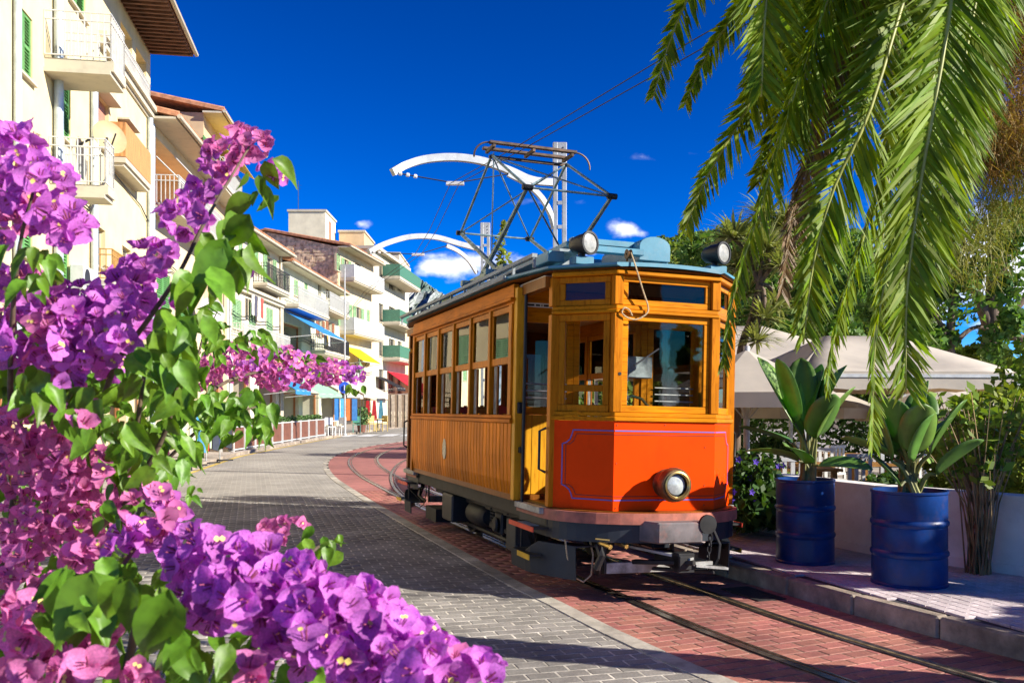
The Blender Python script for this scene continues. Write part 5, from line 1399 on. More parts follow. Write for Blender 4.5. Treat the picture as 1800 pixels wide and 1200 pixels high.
for k, dx in enumerate((-.07, .07)):
    pts = [(-6.2, 34, 5.2), (-4.25 + dx, 26.7, 5.18), (hp2.x + dx, hp2.y, hp2.z), ((hp1.x + hp2.x) / 2 + dx, (hp1.y + hp2.y) / 2, 5.18), (hp1.x + dx, hp1.y, hp1.z), (.13 + dx, 11.9, 5.135), (1.74 + dx * 1.6, 8.7, 5.17), (3.5 + dx * 2, 5.4, 5.2), (7.2, -1, 5.2)]
    tag(MB().tube(pts, .0062, 5).build("contact_wire", m_wire), ("upper" if k else "lower") + " thin black contact wire running over the tram's pantograph", "wire", "overhead contact wires")

# ---- awnings on the houses
def canvas(name, c): return mat(name, c, .8, var=.06, scale=2, translucent=.25, spec=.2)
def awning(h, px0, px1, ztop, zfront, proj, m, label, valance=.22, group="shop awnings along the street"):
    x0, x1 = h.a(px0), h.a(px1)
    t = thing("awning", label, "awning", tuple(h.root.location), h.root.rotation_euler.z, group)
    n = 6; top = [(x0 + (x1-x0) * k / n, -.03, ztop - .02 * math.sin(math.pi * (k % 2))) for k in range(n + 1)]; bot = [(x0 + (x1-x0) * k / n, -proj, zfront - (.03 if k % 2 else 0)) for k in range(n + 1)]
    MB().grid([bot, top]).build("canopy", m, t, solid=.02)
    if valance: MB().strip([(p[0], p[1] - .012, p[2] - valance) for p in bot], [(p[0], p[1] - .012, p[2] - .02) for p in bot]).build("valance", m, t, solid=.015)
    MB().beam((x0, -proj + .02, zfront - .04), (x1, -proj + .02, zfront - .04), .05, .04).build("front_bar", m_wiron, t)
    for x in (x0 + .1, x1 - .1): MB().beam((x, -.02, zfront - .25), (x, -proj + .05, zfront - .06), .04, .04).build("arm", m_wiron, t)
    return t
c_blue, c_mint, c_beige, c_black, c_red, c_yel = canvas("blue_canvas", (0.05, 0.28, 0.62)), canvas("mint_canvas", (0.36, 0.62, 0.42)), canvas("cream_canvas", (0.66, 0.62, 0.52)), canvas("black_canvas", (.03, .03, .035)), canvas("red_canvas", (.62, .03, .05)), canvas("yellow_canvas", (.80, .60, .02))
awning(h4, 462, 492, 3.75, 2.75, 1.7, c_blue, "bright blue sloping shop awning below the purple flower branch")
awning(h5, 499, 545, 3.75, 2.65, 2.0, c_mint, "pale mint green shop awning between the blue and the cream ones")
awning(h5, 496, 545, 7.3, 6.0, 2.3, c_blue, "bright blue awning stretched from the first-floor balcony", 0)
awning(h5, 562, 594, 3.6, 2.7, 1.8, c_beige, "cream shop awning beside the blue traffic sign")
awning(h6, 597, 650, 3.7, 2.8, 1.8, c_beige, "long cream shop awning with a striped side curtain")
awning(h6, 598, 632, 6.3, 5.2, 1.7, c_yel, "small yellow awning on the house with white balconies", 0)
awning(h7, 660, 676, 4.4, 3.5, 1.8, c_black, "black awning next to the red one")
awning(h7, 680, 722, 5.0, 3.2, 2.6, c_red, "red shop awning by the tail of the tram")
# goods, curtains and fronts under the awnings
cs = thing("hanging_towels", "blue beach towels hanging outside the mint awning shop", "towels", (-9.75, 50.0, gz(50) + .11))
for k, c in enumerate(((.05, .25, .65), (.1, .45, .75), (.7, .2, .05), (.05, .2, .5))):
    MB().add([(k*.32, 0, .7), (k*.32 + .28, .05, .7), (k*.32 + .28, .05, 1.9), (k*.32, 0, 1.9)], [(0,1,2,3)]).build("towel", mat("towel_cloth", c, .9), cs, solid=.02)
MB().cyl((-.1, .02, 1.93), (1.4, .02, 1.93), .02, 6).cyl((-.1, .02, 0), (-.1, .02, 1.93), .02, 6).cyl((1.4, .02, 0), (1.4, .02, 1.93), .02, 6).build("rail", m_iron, cs)
cs = thing("dress_rack", "red dresses hanging on a rack outside the cream awning shop", "clothes rack", (-8.9, 55.0, gz(55) + .11))
for k, c in enumerate(((.6, .02, .03), (.55, .03, .04), (.1, .3, .4))):
    MB().add([(k*.4, 0, .6), (k*.4 + .36, 0, .6), (k*.4 + .26, 0, 1.8), (k*.4 + .1, 0, 1.8)], [(0,1,2,3)]).build("dress", mat("dress_cloth", c, .9), cs, solid=.04)
MB().cyl((-.1, 0, 1.83), (1.4, 0, 1.83), .02, 6).cyl((-.1, 0, 0), (-.1, 0, 1.83), .02, 6).cyl((1.4, 0, 0), (1.4, 0, 1.83), .02, 6).build("rail", m_iron, cs)

# ---- brown planter screens along the pavement edge
m_planter = mat("brown_planter_panel", (0.17, 0.065, 0.04), .6, var=.12, scale=4)
m_shrub = mat("planter_leaves", (0.10, 0.20, 0.05), .7, var=.3, scale=5, island=.35, translucent=.2)
def leaf_cloud(n, ext, size, ctr=(0, 0, 0), up=.3, shell=.0):
    """n folded leaf quads in an ellipsoid; returns V (4n,3), F (2n... as quads split)."""
    P = np.random.normal(size=(n, 3)); P /= np.linalg.norm(P, axis=1)[:, None]
    P *= (np.random.rand(n, 1) * (1 - shell) + shell) ** (1 / 3.0)
    P = P * np.array(ext) + np.array(ctr)
    Rm = np_mats(n); s = size * (.6 + .8 * np.random.rand(n, 1, 1))
    base = np.array([[0, 0, 0], [.5, .28, .06], [1.0, 0, 0], [.5, -.28, .06]]) - np.array([.5, 0, 0])
    V = np.einsum('nij,kj->nki', Rm, base) * s + P[:, None, :]
    V = V.reshape(-1, 3); F = np.arange(4 * n).reshape(n, 4)
    return V, F
def merge(parts):
    Vs, Fs, k = [], [], 0
    for V, F in parts: Vs.append(V); Fs.append(F + k); k += len(V)
    return np.concatenate(Vs), np.concatenate(Fs)
pl_specs = [(31.0, 1.35), (32.4, 1.35), (33.8, 1.35), (36.3, 1.5), (37.9, 1.5), (39.5, 1.5), (41.1, 1.5), (42.7, 1.5), (44.3, 1.5)]
for k, (y, ln) in enumerate(pl_specs):
    x = interp(LKERB, y) - .42
    nm = ["first", "second", "third", "fourth", "fifth", "sixth", "seventh", "eighth", "ninth"][k]
    t = thing("planter", nm + " brown planter with white posts counting along the row from the flowers", "planter", (x, y, gz(y) + .11), math.atan2(1, (interp(LKERB, y + 1) - interp(LKERB, y))), "brown planters along the pavement edge")
    MB().box(0, ln - .06, -.2, .2, .12, .82).build("box", m_planter, t)
    for xx in (0, ln - .06):
        for yy in (-.21, .21): MB().box(xx - .025, xx + .025, yy - .025, yy + .025, 0, .90).build("post", m_wiron, t)
    MB().box(.026, ln - .086, -.235, -.205, .83, .87).box(.026, ln - .086, -.235, -.205, .06, .10).build("rail", m_wiron, t)
    V, F = leaf_cloud(260, (ln * .5, .2, .18), .13, (ln / 2 - .03, 0, .93)); np_mesh("foliage", V, F, m_shrub, parent=t)["kind"] = "stuff"

# ---- poles and sign
m_signblue = mat("blue_traffic_sign", (0.02, 0.08, 0.50), .4)
def pole(px, d, ytop, label, r=.045):
    p = at(px, 720, d); g = gz(d) + .11; zt = CAM_H + (HOR - ytop) / FPX * d
    t = thing("pole", label, "pole", (p.x, d, g), 0, "slim street poles")
    MB().tube([(0, 0, 0), (0, 0, zt - g)], [r, r * .7], 10).build("shaft", m_mast, t, smooth=True)
    MB().lathe([(r * 2.2, 0), (r * 2.2, .06), (r * 1.2, .12)], 12).build("foot", m_mast, t)
    MB().lathe([(r * .8, zt - g), (r * 1.1, zt - g + .03), (0, zt - g + .09)], 10).build("cap", m_mast, t)
    return t
pole(404, 31.5, 500, "slim white pole rising from the planters by the green shutters")
t = pole(606, 46.5, 470, "slim white pole carrying a small blue traffic sign", .05)
MB().lathe([(0, -.03), (.30, -.03), (.30, -.01), (0, -.01)], 20, (0, -.06, 2.45), (.35, -1, 0)).build("sign", m_signblue, t)
MB().beam((-.0, -.115, 2.30), (.0, -.115, 2.58), .09, .01, (1, 0, 0)).build("arrow", m_white, t)

# ---- cafe chairs and tables beyond the planters
def chair(x, y, rz, c, label):
    t = thing("cafe_chair", label, "chair", (x, y, gz(y) + .11), rz, "cafe chairs on the pavement")
    m = mat("chair_paint", c, .6)
    MB().box(-.22, .22, -.22, .22, .43, .47).build("seat", m, t)
    MB().box(-.22, .22, .19, .23, .55, .92).build("backrest", m, t)
    for sx in (-.2, .2):
        for sy2 in (-.2, .2): MB().beam((sx, sy2, 0), (sx, sy2, .43 if sy2 < 0 else .92), .035, .035).build("leg", m, t)
def ctable(x, y, c, label):
    t = thing("cafe_table", label, "table", (x, y, gz(y) + .11), 0, "cafe tables on the pavement")
    m = mat("table_paint", c, .5)
    MB().lathe([(0, .71), (.38, .71), (.38, .74), (0, .74)], 18).build("table_top", m, t)
    MB().cyl((0, 0, .03), (0, 0, .71), .035, 8).build("stem", m_iron, t); MB().lathe([(.26, 0), (.24, .03), (0, .04)], 14).build("foot", m_iron, t)
wh, ye, gr_ = (.72, .72, .70), (.62, .46, .16), (.08, .30, .22)
chair(-9.3, 46.6, .6, wh, "white canvas chair nearest the planters below the mint awning")
chair(-8.95, 47.4, -.4, wh, "white canvas chair behind the nearest one below the mint awning")
ctable(-9.55, 47.6, wh, "round white cafe table below the mint awning")
chair(-8.1, 52.6, .5, ye, "yellow wicker chair beside the striped curtain"); chair(-7.6, 53.4, -.6, ye, "yellow wicker chair closest to the zebra crossing"); chair(-8.2, 54.2, 2.4, ye, "yellow wicker chair behind the other two")
chair(-8.7, 51.0, .2, gr_, "green folding chair beside the pole with the blue sign"); ctable(-7.9, 53.4, ye, "round yellow cafe table among the wicker chairs")
V, F = leaf_cloud(500, (.55, .5, .55), .16, (0, 0, .9))
pt = thing("potted_shrub", "round green potted shrub beside the yellow chairs", "potted plant", (-8.6, 52.0, gz(52) + .11))
MB().lathe([(0, 0), (.2, 0), (.26, .42), (.22, .42), (0, .38)], 14).build("pot", m_planter, pt); np_mesh("foliage", V, F, m_shrub, parent=pt)["kind"] = "stuff"
V, F = leaf_cloud(700, (2.2, .6, .55), .16, (0, 0, .55))
hb = tag(np_mesh("hedge", V, F, m_shrub), "low clipped hedge behind white posts at the far side of the crossing", "hedge"); hb.location = (-7.2, 66, gz(66) + .1)
cu = thing("striped_curtain", "striped beige side curtain of the cream awning", "curtain", (-7.9, 58.0, gz(58) + .11))
for k in range(7): MB().box(k * .22, k * .22 + .2, -.03 * (k % 2), .03, .1, 2.2).build("panel", mat("curtain_cloth", (.62, .50, .36) if k % 2 else (.36, .26, .17), .9), cu)
# ---- racks with hanging bags and scarves near the flowers
for k, (px, d, cols) in enumerate(((338, 25.4, ((.42, .55, .36), (.50, .50, .40), (.06, .25, .5))), (362, 26.4, ((.05, .28, .55), (.55, .05, .03), (.04, .05, .07))), (386, 27.6, ((.40, .5, .36), (.03, .04, .09), (.03, .035, .05))))):
    p = at(px, 720, d)
    t = thing("clothes_rack", ["rack of pale green scarves on black feet half hidden by leaves", "rack of blue and red bags on black feet at the road edge", "rack with dark coats on black feet next to the first planter"][k], "clothes rack", (p.x, d, gz(d) + .02), .5, "clothes racks at the road edge")
    MB().beam((-.4, 0, .03), (.4, 0, .03), .06, .04).beam((0, -.3, .035), (0, .3, .035), .06, .04).build("foot", m_black, t)
    MB().cyl((0, 0, 0), (0, 0, 1.55), .022, 8).cyl((-.42, 0, 1.5), (.42, 0, 1.5), .016, 8).build("stand", m_plate, t)
    for j, c in enumerate(cols):
        x = -.36 + j * .26
        MB().add([(x, -.06, .42), (x + .2, .05, .36), (x + .2, .02, 1.45), (x + .02, -.02, 1.45)], [(0, 1, 2, 3)]).build("garment", mat("garment_cloth", c, .9), t, solid=.05)

# ================================================================== RIGHT-HAND SIDE: WALL, DRUMS, PLANTS, TENTS, TREES, HILLS
m_bluedrum = mat("blue_drum_paint", (0.002, 0.034, 0.17), .36, var=.18, scale=4, dirt=(.12, .06, .04), dirt_amt=.3, dirt_scale=7, spec=.3, bump=.1, bscale=10)
m_wallw = plaster("white_garden_wall_plaster", (0.84, 0.80, 0.76), (.5, .42, .36), .65)
m_banana = mat("paddle_leaf", (0.17, 0.33, 0.06), .40, var=.12, scale=5, objvar=.28, translucent=.3, tcol=(1.3, 1.5, .5), coat=.1)
m_stalk = mat("plant_stalk", (0.20, 0.20, 0.06), .6, var=.3, scale=6)
m_soilpot = mat("pot_soil", (0.06, 0.04, 0.025), .95)
PV_Z = KH
def drum(px, py, d, r, h, label, leaves, grow=1.0):
    p = at(px, py, d)
    t = thing("oil_drum", label, "oil drum", (p.x, d, PV_Z), 0, "blue oil drum planters")
    prof = [(0, .012), (r - .012, .012), (r + .006, 0), (r + .008, .02), (r, .03)]
    for zc_ in (.34, .66):
        prof += [(r, h * zc_ - .05), (r - .004, h * zc_ - .032), (r + .012, h * zc_ - .01), (r + .012, h * zc_ + .01), (r - .004, h * zc_ + .032), (r, h * zc_ + .05)]
    prof += [(r, h - .03), (r + .009, h - .02), (r + .009, h), (r - .006, h), (r - .008, h - .05)]
    MB().lathe(prof, 40).build("body", m_bluedrum, t, smooth=True)
    MB().lathe([(r - .008, h - .05), (r * .5, h - .03), (0, h - .02)], 20).build("soil", m_soilpot, t)
    pl = thing("paddle_plant", leaves[0], "plant", (p.x, d, PV_Z + h - .04), 0, "paddle-leaved plants in the blue drums")
    for (hx, hy, zb_, ln, wd, az, tilt, curl) in leaves[1]:
        # stalk from the soil, then a broad paddle blade
        ln *= 1.18 * grow; zb_ = (zb_ + (.18 if zb_ > .2 else .06)) * grow; base = Vector((random.uniform(-.08, .08), random.uniform(-.08, .08), 0)); tip = Vector((hx, hy, zb_))
        mid = base.lerp(tip, .5) + Vector((0, 0, .08)); 
        MB().tube(catmull([base, mid, tip], 4), [.028 - .0018 * k for k in range(9)], 6).build("stalk", m_stalk, pl, smooth=True)
        dirv = Vector((math.cos(az) * math.cos(tilt), math.sin(az) * math.cos(tilt), math.sin(tilt)))
        side = dirv.cross(Vector((0, 0, 1))); side = side.normalized() if side.length > .05 else Vector((1, 0, 0))
        side = (Matrix.Rotation(random.uniform(-.5, .5), 3, dirv) @ side)
        nrm = side.cross(dirv).normalized(); rows = []; n = 12
        for k in range(n + 1):
            s_ = k / n; w_ = wd * .62 * max(.02, 1 - abs(2 * (s_ ** .9) - 1) ** 2.6) ** .6 if k < n else .012
            c_ = tip + dirv * ln * s_ - nrm * curl * ln * s_ * s_
            fold = .30
            rows.append([c_ + side * w_ * q + nrm * abs(q) * w_ * fold for q in (-1, -.5, 0, .5, 1)])
        mb = MB(); 
        mb.grid(rows)
        mb.build("leaf", m_banana, pl, smooth='all', solid=.004)
    return t
random.seed(21)
def leafset(n, hmax, seedv):
    random.seed(seedv); L_ = []
    for k in range(n):
        az = 2 * math.pi * k / n + random.uniform(-.5, .5); low = k % 3 == 2
        z = random.uniform(.18, .34) if low else random.uniform(.32, .55) * hmax
        L_.append((.13 * math.cos(az), .13 * math.sin(az), z, random.uniform(.4, .6) if low else random.uniform(.55, .78) * hmax, random.uniform(.2, .27), az, random.uniform(.3, .7) if low else random.uniform(.95, 1.35), random.uniform(.02, .16)))
    return L_
l1 = [(-.05, -.05, .30, .78, .29, R(150), R(62), .02), (.06, .02, .34, .62, .27, R(60), R(64), .03), (.08, -.10, .26, .55, .27, R(-10), R(58), .06), (0, .1, .42, .60, .26, R(75), R(75), .0), (-.10, -.1, .16, .48, .22, R(190), R(22), .2),
      (.1, -.12, .12, .42, .2, R(-35), R(10), .25), (-.04, -.14, .14, .45, .22, R(235), R(30), .18), (.05, .05, .5, .45, .2, R(40), R(70), .12)] + leafset(5, .8, 5)
l2 = [(.06, .02, .36, .72, .25, R(20), R(78), .03), (.18, -.02, .30, .66, .25, R(-5), R(60), .05), (-.16, 0, .22, .66, .24, R(170), R(74), .02), (.0, -.10, .22, .55, .24, R(-60), R(66), .05), (.12, .1, .48, .55, .24, R(50), R(70), .06),
      (-.12, -.1, .05, .42, .18, R(160), R(50), .05), (.2, -.1, .18, .55, .22, R(-20), R(45), .1), (-.05, .1, .35, .5, .2, R(120), R(60), .1)] + leafset(5, .8, 9)
drum(1415, 990, 9.26, .285, .84, "blue oil drum planter nearer to the tram front", ("tall paddle-leaved plant in the drum nearer to the tram", l1))
drum(1598, 1026, 8.10, .315, .83, "wider blue oil drum planter nearer to the camera by the reed clump", ("paddle-leaved plant in the drum nearer to the camera", l2), .74)
# white garden wall
wp = [Vector((2.95, 12.2, 0)), Vector((3.63, 10.27, 0)), Vector((3.86, 9.66, 0)), Vector((4.75, 8.44, 0)), Vector((5.9, 7.0, 0)), Vector((7.2, 5.4, 0))]
gw_ = thing("garden_wall", "low white garden wall behind the blue drums", "wall", (0, 0, 0))
for a, c_ in zip(wp, wp[1:]):
    d_ = (c_ - a).normalized(); nn = Vector((-d_.y, d_.x, 0)); nn = nn if nn.x > 0 else -nn
    q = [a, c_, c_ + nn * .2, a + nn * .2]
    MB().prism([(p.x, p.y) for p in q][::1], KH, KH + .70).build("wall_section", m_wallw, gw_)
    q = [a - nn * .02, c_ - nn * .02, c_ + nn * .22, a + nn * .22]
    MB().prism([(p.x, p.y) for p in q], KH + .702, KH + .74).build("coping", m_wallw, gw_)
    q = [a - nn * .03, c_ - nn * .03, c_ - nn * .002, a - nn * .002]
    MB().prism([(p.x, p.y) for p in q], KH + .001, KH + .09).build("plinth", m_wallw, gw_)

# ---- foliage helpers
def leafmat(name, c, isl=.35, tr=.3, tc_=(1.25, 1.35, .5)): return mat(name, c, .55, var=.15, scale=.7, island=isl, translucent=tr, tcol=tc_, spec=.25)
m_lf_dark = leafmat("dark_leaves", (0.055, 0.115, 0.026)); m_lf_mid = leafmat("mid_green_leaves", (0.12, 0.22, 0.045)); m_lf_yel = leafmat("yellow_green_leaves", (0.24, 0.29, 0.04))
m_lf_pine = leafmat("pine_leaves", (0.13, 0.19, 0.035), .4); m_lf_brown = leafmat("brown_needles", (0.34, 0.20, 0.05), .4, .25); m_lf_olive = leafmat("olive_needles", (0.26, 0.26, 0.045), .4, .25)
m_lf_pale = leafmat("pale_spiky_leaves", (0.30, 0.32, 0.12), .35)
m_bark = mat("grey_brown_bark", (0.17, 0.12, 0.085), .9, var=.3, scale=5, stretch=(4, 4, .6), bump=.6)
m_violet = mat("violet_petals", (0.10, 0.04, 0.50), .6, var=.2, translucent=.25)
def trunk_tubes(t, pts, r0, r1, m=None, name="trunk"):
    P = catmull([Vector(p) for p in pts], 6); n = len(P)
    return MB().tube(P, [r0 + (r1 - r0) * k / (n - 1) for k in range(n)], 9).build(name, m or m_bark, t, smooth='all')
def tree(label, base, clumps, nleaf, size, lm, trunk, r0=.16, r1=.05, name="tree", cat="tree", group=None, limbs=True, extra=None):
    t = thing(name, label, cat, base, 0, group)
    trunk_tubes(t, trunk, r0, r1)
    top = Vector(trunk[-1]); tot = sum(c[1][0] * c[1][1] * c[1][2] for c in clumps); parts = []
    for c, e in clumps:
        n = max(60, int(nleaf * e[0] * e[1] * e[2] / tot))
        # several sub-clumps so that light and dark masses and gaps appear
        k = max(5, int(n / 240)); per = n // k
        for _ in range(k):
            q = np.random.normal(size=3); q /= np.linalg.norm(q); q *= np.random.rand() ** .4
            cc = np.array(c) + q * np.array(e) * .85
            parts.append(leaf_cloud(per, np.array(e) * np.random.uniform(.22, .42), size, cc))
        if limbs:
            trunk_tubes(t, [Vector(trunk[len(trunk) // 2]), (Vector(trunk[len(trunk) // 2]) + Vector(c)) / 2 + Vector((0, 0, .2)), Vector(c)], r1 * 1.1, r1 * .3, None, "limb")
    V, F = merge(parts)
    np_mesh("crown", V, F, lm, parent=t)
    return t
# ---- flower border beside the tram front: strap leaves with violet flowers
fb = thing("flower_border", "dark leafy border plant with violet flowers beside the tram front", "plant", (2.85, 11.3, KH))
V, F = merge([leaf_cloud(1500, (.55, .8, .42), .13, (0, 0, .5)), leaf_cloud(900, (.7, 1.0, .30), .16, (.1, .2, .34)), leaf_cloud(500, (.5, .7, .2), .10, (.0, 0, .85))]); np_mesh("foliage", V, F, m_lf_dark, parent=fb)["kind"] = "stuff"
fl = MB()
for k in range(5):
    an = 2 * math.pi * k / 5; a2 = an + .6; a0 = an - .6
    fl.add([(0, 0, 0), (.026 * math.cos(a0), .026 * math.sin(a0), .012), (.045 * math.cos(an), .045 * math.sin(an), .010), (.026 * math.cos(a2), .026 * math.sin(a2), .012)], [(0, 1, 2, 3)])
vo = fl.build("flower", m_violet, fb); random.seed(4)
for k in range(34):
    M = Matrix.Translation((random.uniform(-.55, .5), random.uniform(-.95, .2), random.uniform(.35, .98))) @ frame_z((random.uniform(-.6, .4), -1, random.uniform(-.2, .8)))
    if k == 0: vo.matrix_local = M
    else: inst("flower", vo.data, fb, M)
m_litgreen = leafmat("light_green_leaves", (0.20, 0.30, 0.04))
def bush(label, p, ext, n, size, lm, name="shrub", group="garden shrubs"):
    t = thing(name, label, "shrub", p, 0, group)
    V, F = leaf_cloud(n, ext, size, (0, 0, ext[2] * .95), shell=.1); np_mesh("foliage", V, F, lm, parent=t)["kind"] = "stuff"
    st = MB()
    for k in range(6): st.tube([(random.uniform(-.1, .1), random.uniform(-.1, .1), 0), (random.uniform(-.6, .6) * ext[0], random.uniform(-.6, .6) * ext[1], ext[2] * 1.2)], [.015, .006], 5)
    st.build("stems", m_bark, t)
    return t
bush("light green shrub at the foot of the parasol pole", (4.1, 14.6, KH), (.55, .5, .36), 1500, .11, m_litgreen)
for k, (x, y, e, lm_, lab) in enumerate(((3.9, 23.5, (1.5, .8, 1.0), m_lf_dark, "dark hedge shrub behind the terrace next to the tram's front"), (6.9, 24.2, (1.6, .8, 1.1), m_lf_mid, "green hedge shrub at the back of the terrace under the tent peaks"), (9.8, 24.0, (1.6, .9, 1.2), m_lf_dark, "dark hedge shrub at the back of the terrace behind the palm tips"),
        (12.6, 23.0, (1.6, .9, 1.2), m_lf_yel, "yellow-green hedge shrub at the back of the terrace near the picture edge"), (4.7, 16.4, (.5, .35, .55), m_lf_dark, "small dark shrub between the terrace tables"), (7.6, 13.2, (.7, .5, .7), m_lf_mid, "leafy shrub in front of the tent's outer leg"), (2.9, 15.2, (.6, .7, .55), m_lf_dark, "dark shrub behind the violet flower border"))):
    bush(lab, (x, y, KH), e, 2400 if e[0] > 1 else 1300, .17 if e[0] > 1 else .12, lm_)
# ---- reed clump by the wall
rc = thing("reed_clump", "clump of tall thin brown stems with light green leaves by the white wall", "plant", (4.40, 8.58, KH)); random.seed(8)
lf = []
m_reed = mat("reed_stems", (0.30, 0.20, 0.09), .7, var=.3, scale=6, objvar=.3)
for k in range(64):
    a = random.uniform(0, 2 * math.pi); r_ = random.uniform(0, .12); sp_ = random.gauss(0, .22); sp2 = random.gauss(0, .15); h_ = random.uniform(.95, 1.7)
    p0 = Vector((r_ * math.cos(a), r_ * math.sin(a), 0)); p2 = Vector((p0.x + sp_, p0.y + sp2, h_)); p1 = p0.lerp(p2, .5) + Vector((-sp_ * .25, 0, .05))
    MB().tube([p0, p1, p2], [.0085, .007, .004], 5).build("stem", m_reed, rc)
    for q in (.85, 1.0): lf.append(leaf_cloud(3, (.06, .06, .10), .12, p1.lerp(p2, q)))
V, F = merge(lf); np_mesh("foliage", V, F, m_litgreen, parent=rc)["kind"] = "stuff"
bush("shrub of broad green leaves spilling over the wall at the right edge", (5.35, 9.2, KH), (.5, .45, .55), 1300, .14, m_lf_yel)
bush("dense green shrub under the tent corner", (6.2, 11.6, KH), (.9, .8, .75), 2600, .15, m_lf_yel)
bush("yellow-green shrub filling the gap under the tent beside the reeds", (5.9, 11.0, KH), (.75, .5, .95), 2400, .13, m_lf_yel)
bush("tall airy yellow-green shrub at the right edge above the wall", (7.0, 11.6, KH), (.9, .7, 1.4), 2600, .14, m_litgreen)
bush("dark green shrub behind the white wall between the drums", (4.45, 10.6, KH), (.5, .5, .42), 1200, .13, m_lf_dark)

# ---- tents and parasols of the terrace
m_tent = mat("white_tent_canvas", (0.66, 0.61, 0.53), .7, var=.06, scale=1.5, translucent=.35, tcol=(1, .85, .65), spec=.2)
m_tentin = mat("tan_canvas_edge", (0.55, 0.42, 0.30), .8)
def tent(label, c, hx, hy, eave, peak, rz=0.0, val=.28):
    t = thing("tent", label, "tent", c, rz, "white terrace tents")
    n = 8; rows = []
    ridge = hx * .35
    mb = MB(); E_ = [(-hx, -hy, eave), (hx, -hy, eave), (hx, hy, eave), (-hx, hy, eave)]; A_, B_ = (-ridge, 0, peak), (ridge, 0, peak)
    def curved(a, b_, c2, d2):     # bilinear patch with a slight sag
        rr = []
        for i in range(7):
            r2 = []
            for j in range(7):
                s_, q = i / 6, j / 6
                p = (Vector(a) * (1 - s_) + Vector(b_) * s_) * (1 - q) + (Vector(d2) * (1 - s_) + Vector(c2) * s_) * q
                p.z -= .12 * math.sin(math.pi * s_) * math.sin(math.pi * q); r2.append(p)
            rr.append(r2)
        mb.grid(rr)
    curved(E_[0], E_[1], B_, A_); curved(E_[1], E_[2], B_, B_); curved(E_[2], E_[3], A_, B_); curved(E_[3], E_[0], A_, A_)
    mb.build("canopy", m_tent, t, smooth='all', solid=.008)
    for i in range(4):
        a, b_ = Vector(E_[i]), Vector(E_[(i + 1) % 4])
        P = [a.lerp(b_, k / 8) for k in range(9)]
        MB().strip([p - Vector((0, 0, val - .03 * abs(math.sin(k * 1.57)))) for k, p in enumerate(P)], [p - Vector((0, 0, .005)) for p in P]).build("valance", m_tent, t, solid=.006)
        MB().beam(a - Vector((0, 0, .06)), b_ - Vector((0, 0, .06)), .04, .05).build("frame_rail", m_mast, t)
        MB().box(a.x * .985 - .035, a.x * .985 + .035, a.y * .985 - .035, a.y * .985 + .035, 0, eave - .09).build("leg", m_mast, t)
    return t
tent("white peaked terrace tent with folded corner at the garden end", (5.95, 15.6, KH), 1.75, 1.7, 2.12, 2.80, .10)
tent("white terrace tent nearest the tram with a tan underside", (4.35, 18.6, KH), 2.3, 2.1, 2.45, 3.25, .1)
tent("white terrace tent further back over the dining tables", (7.2, 21.5, KH), 2.6, 2.2, 2.2, 3.0, .05)
def parasol(label, c, r, h):
    t = thing("parasol", label, "parasol", c, random.uniform(0, 1), "white square parasols")
    MB().cyl((0, 0, 0), (0, 0, h + .3), .045, 10).build("pole", m_mast, t, smooth=True)
    MB().lathe([(.35, 0), (.35, .06), (.06, .1)], 16).build("foot", m_plate, t)
    n = 8; rim = [(r * math.cos(2*math.pi*k/n), r * math.sin(2*math.pi*k/n), h - .38) for k in range(n)]
    MB().add([(0, 0, h + .25)] + rim, [(0, k + 1, (k + 1) % n + 1) for k in range(n)]).build("canopy", m_tent, t, solid=.006)
    MB().strip([(x, y, z - .2) for x, y, z in rim + rim[:1]], rim + rim[:1]).build("valance", m_tent, t, solid=.005)
    for k in range(n):
        MB().beam((0, 0, h + .2), (rim[k][0] * .98, rim[k][1] * .98, h - .40), .02, .02).build("rib", m_mast, t)
        MB().beam((0, 0, h - .78), (rim[k][0] * .5, rim[k][1] * .5, h - .09), .016, .016).build("strut", m_mast, t)
random.seed(2)
parasol("white parasol with radiating struts beside the tram's red front", (3.35, 13.0, KH), 1.25, 2.15)
parasol("white parasol in the middle of the terrace behind the left drum", (6.0, 18.6, KH), 1.5, 1.95)
parasol("white parasol deepest in the terrace under the palm fronds", (8.2, 17.8, KH), 1.5, 1.9)
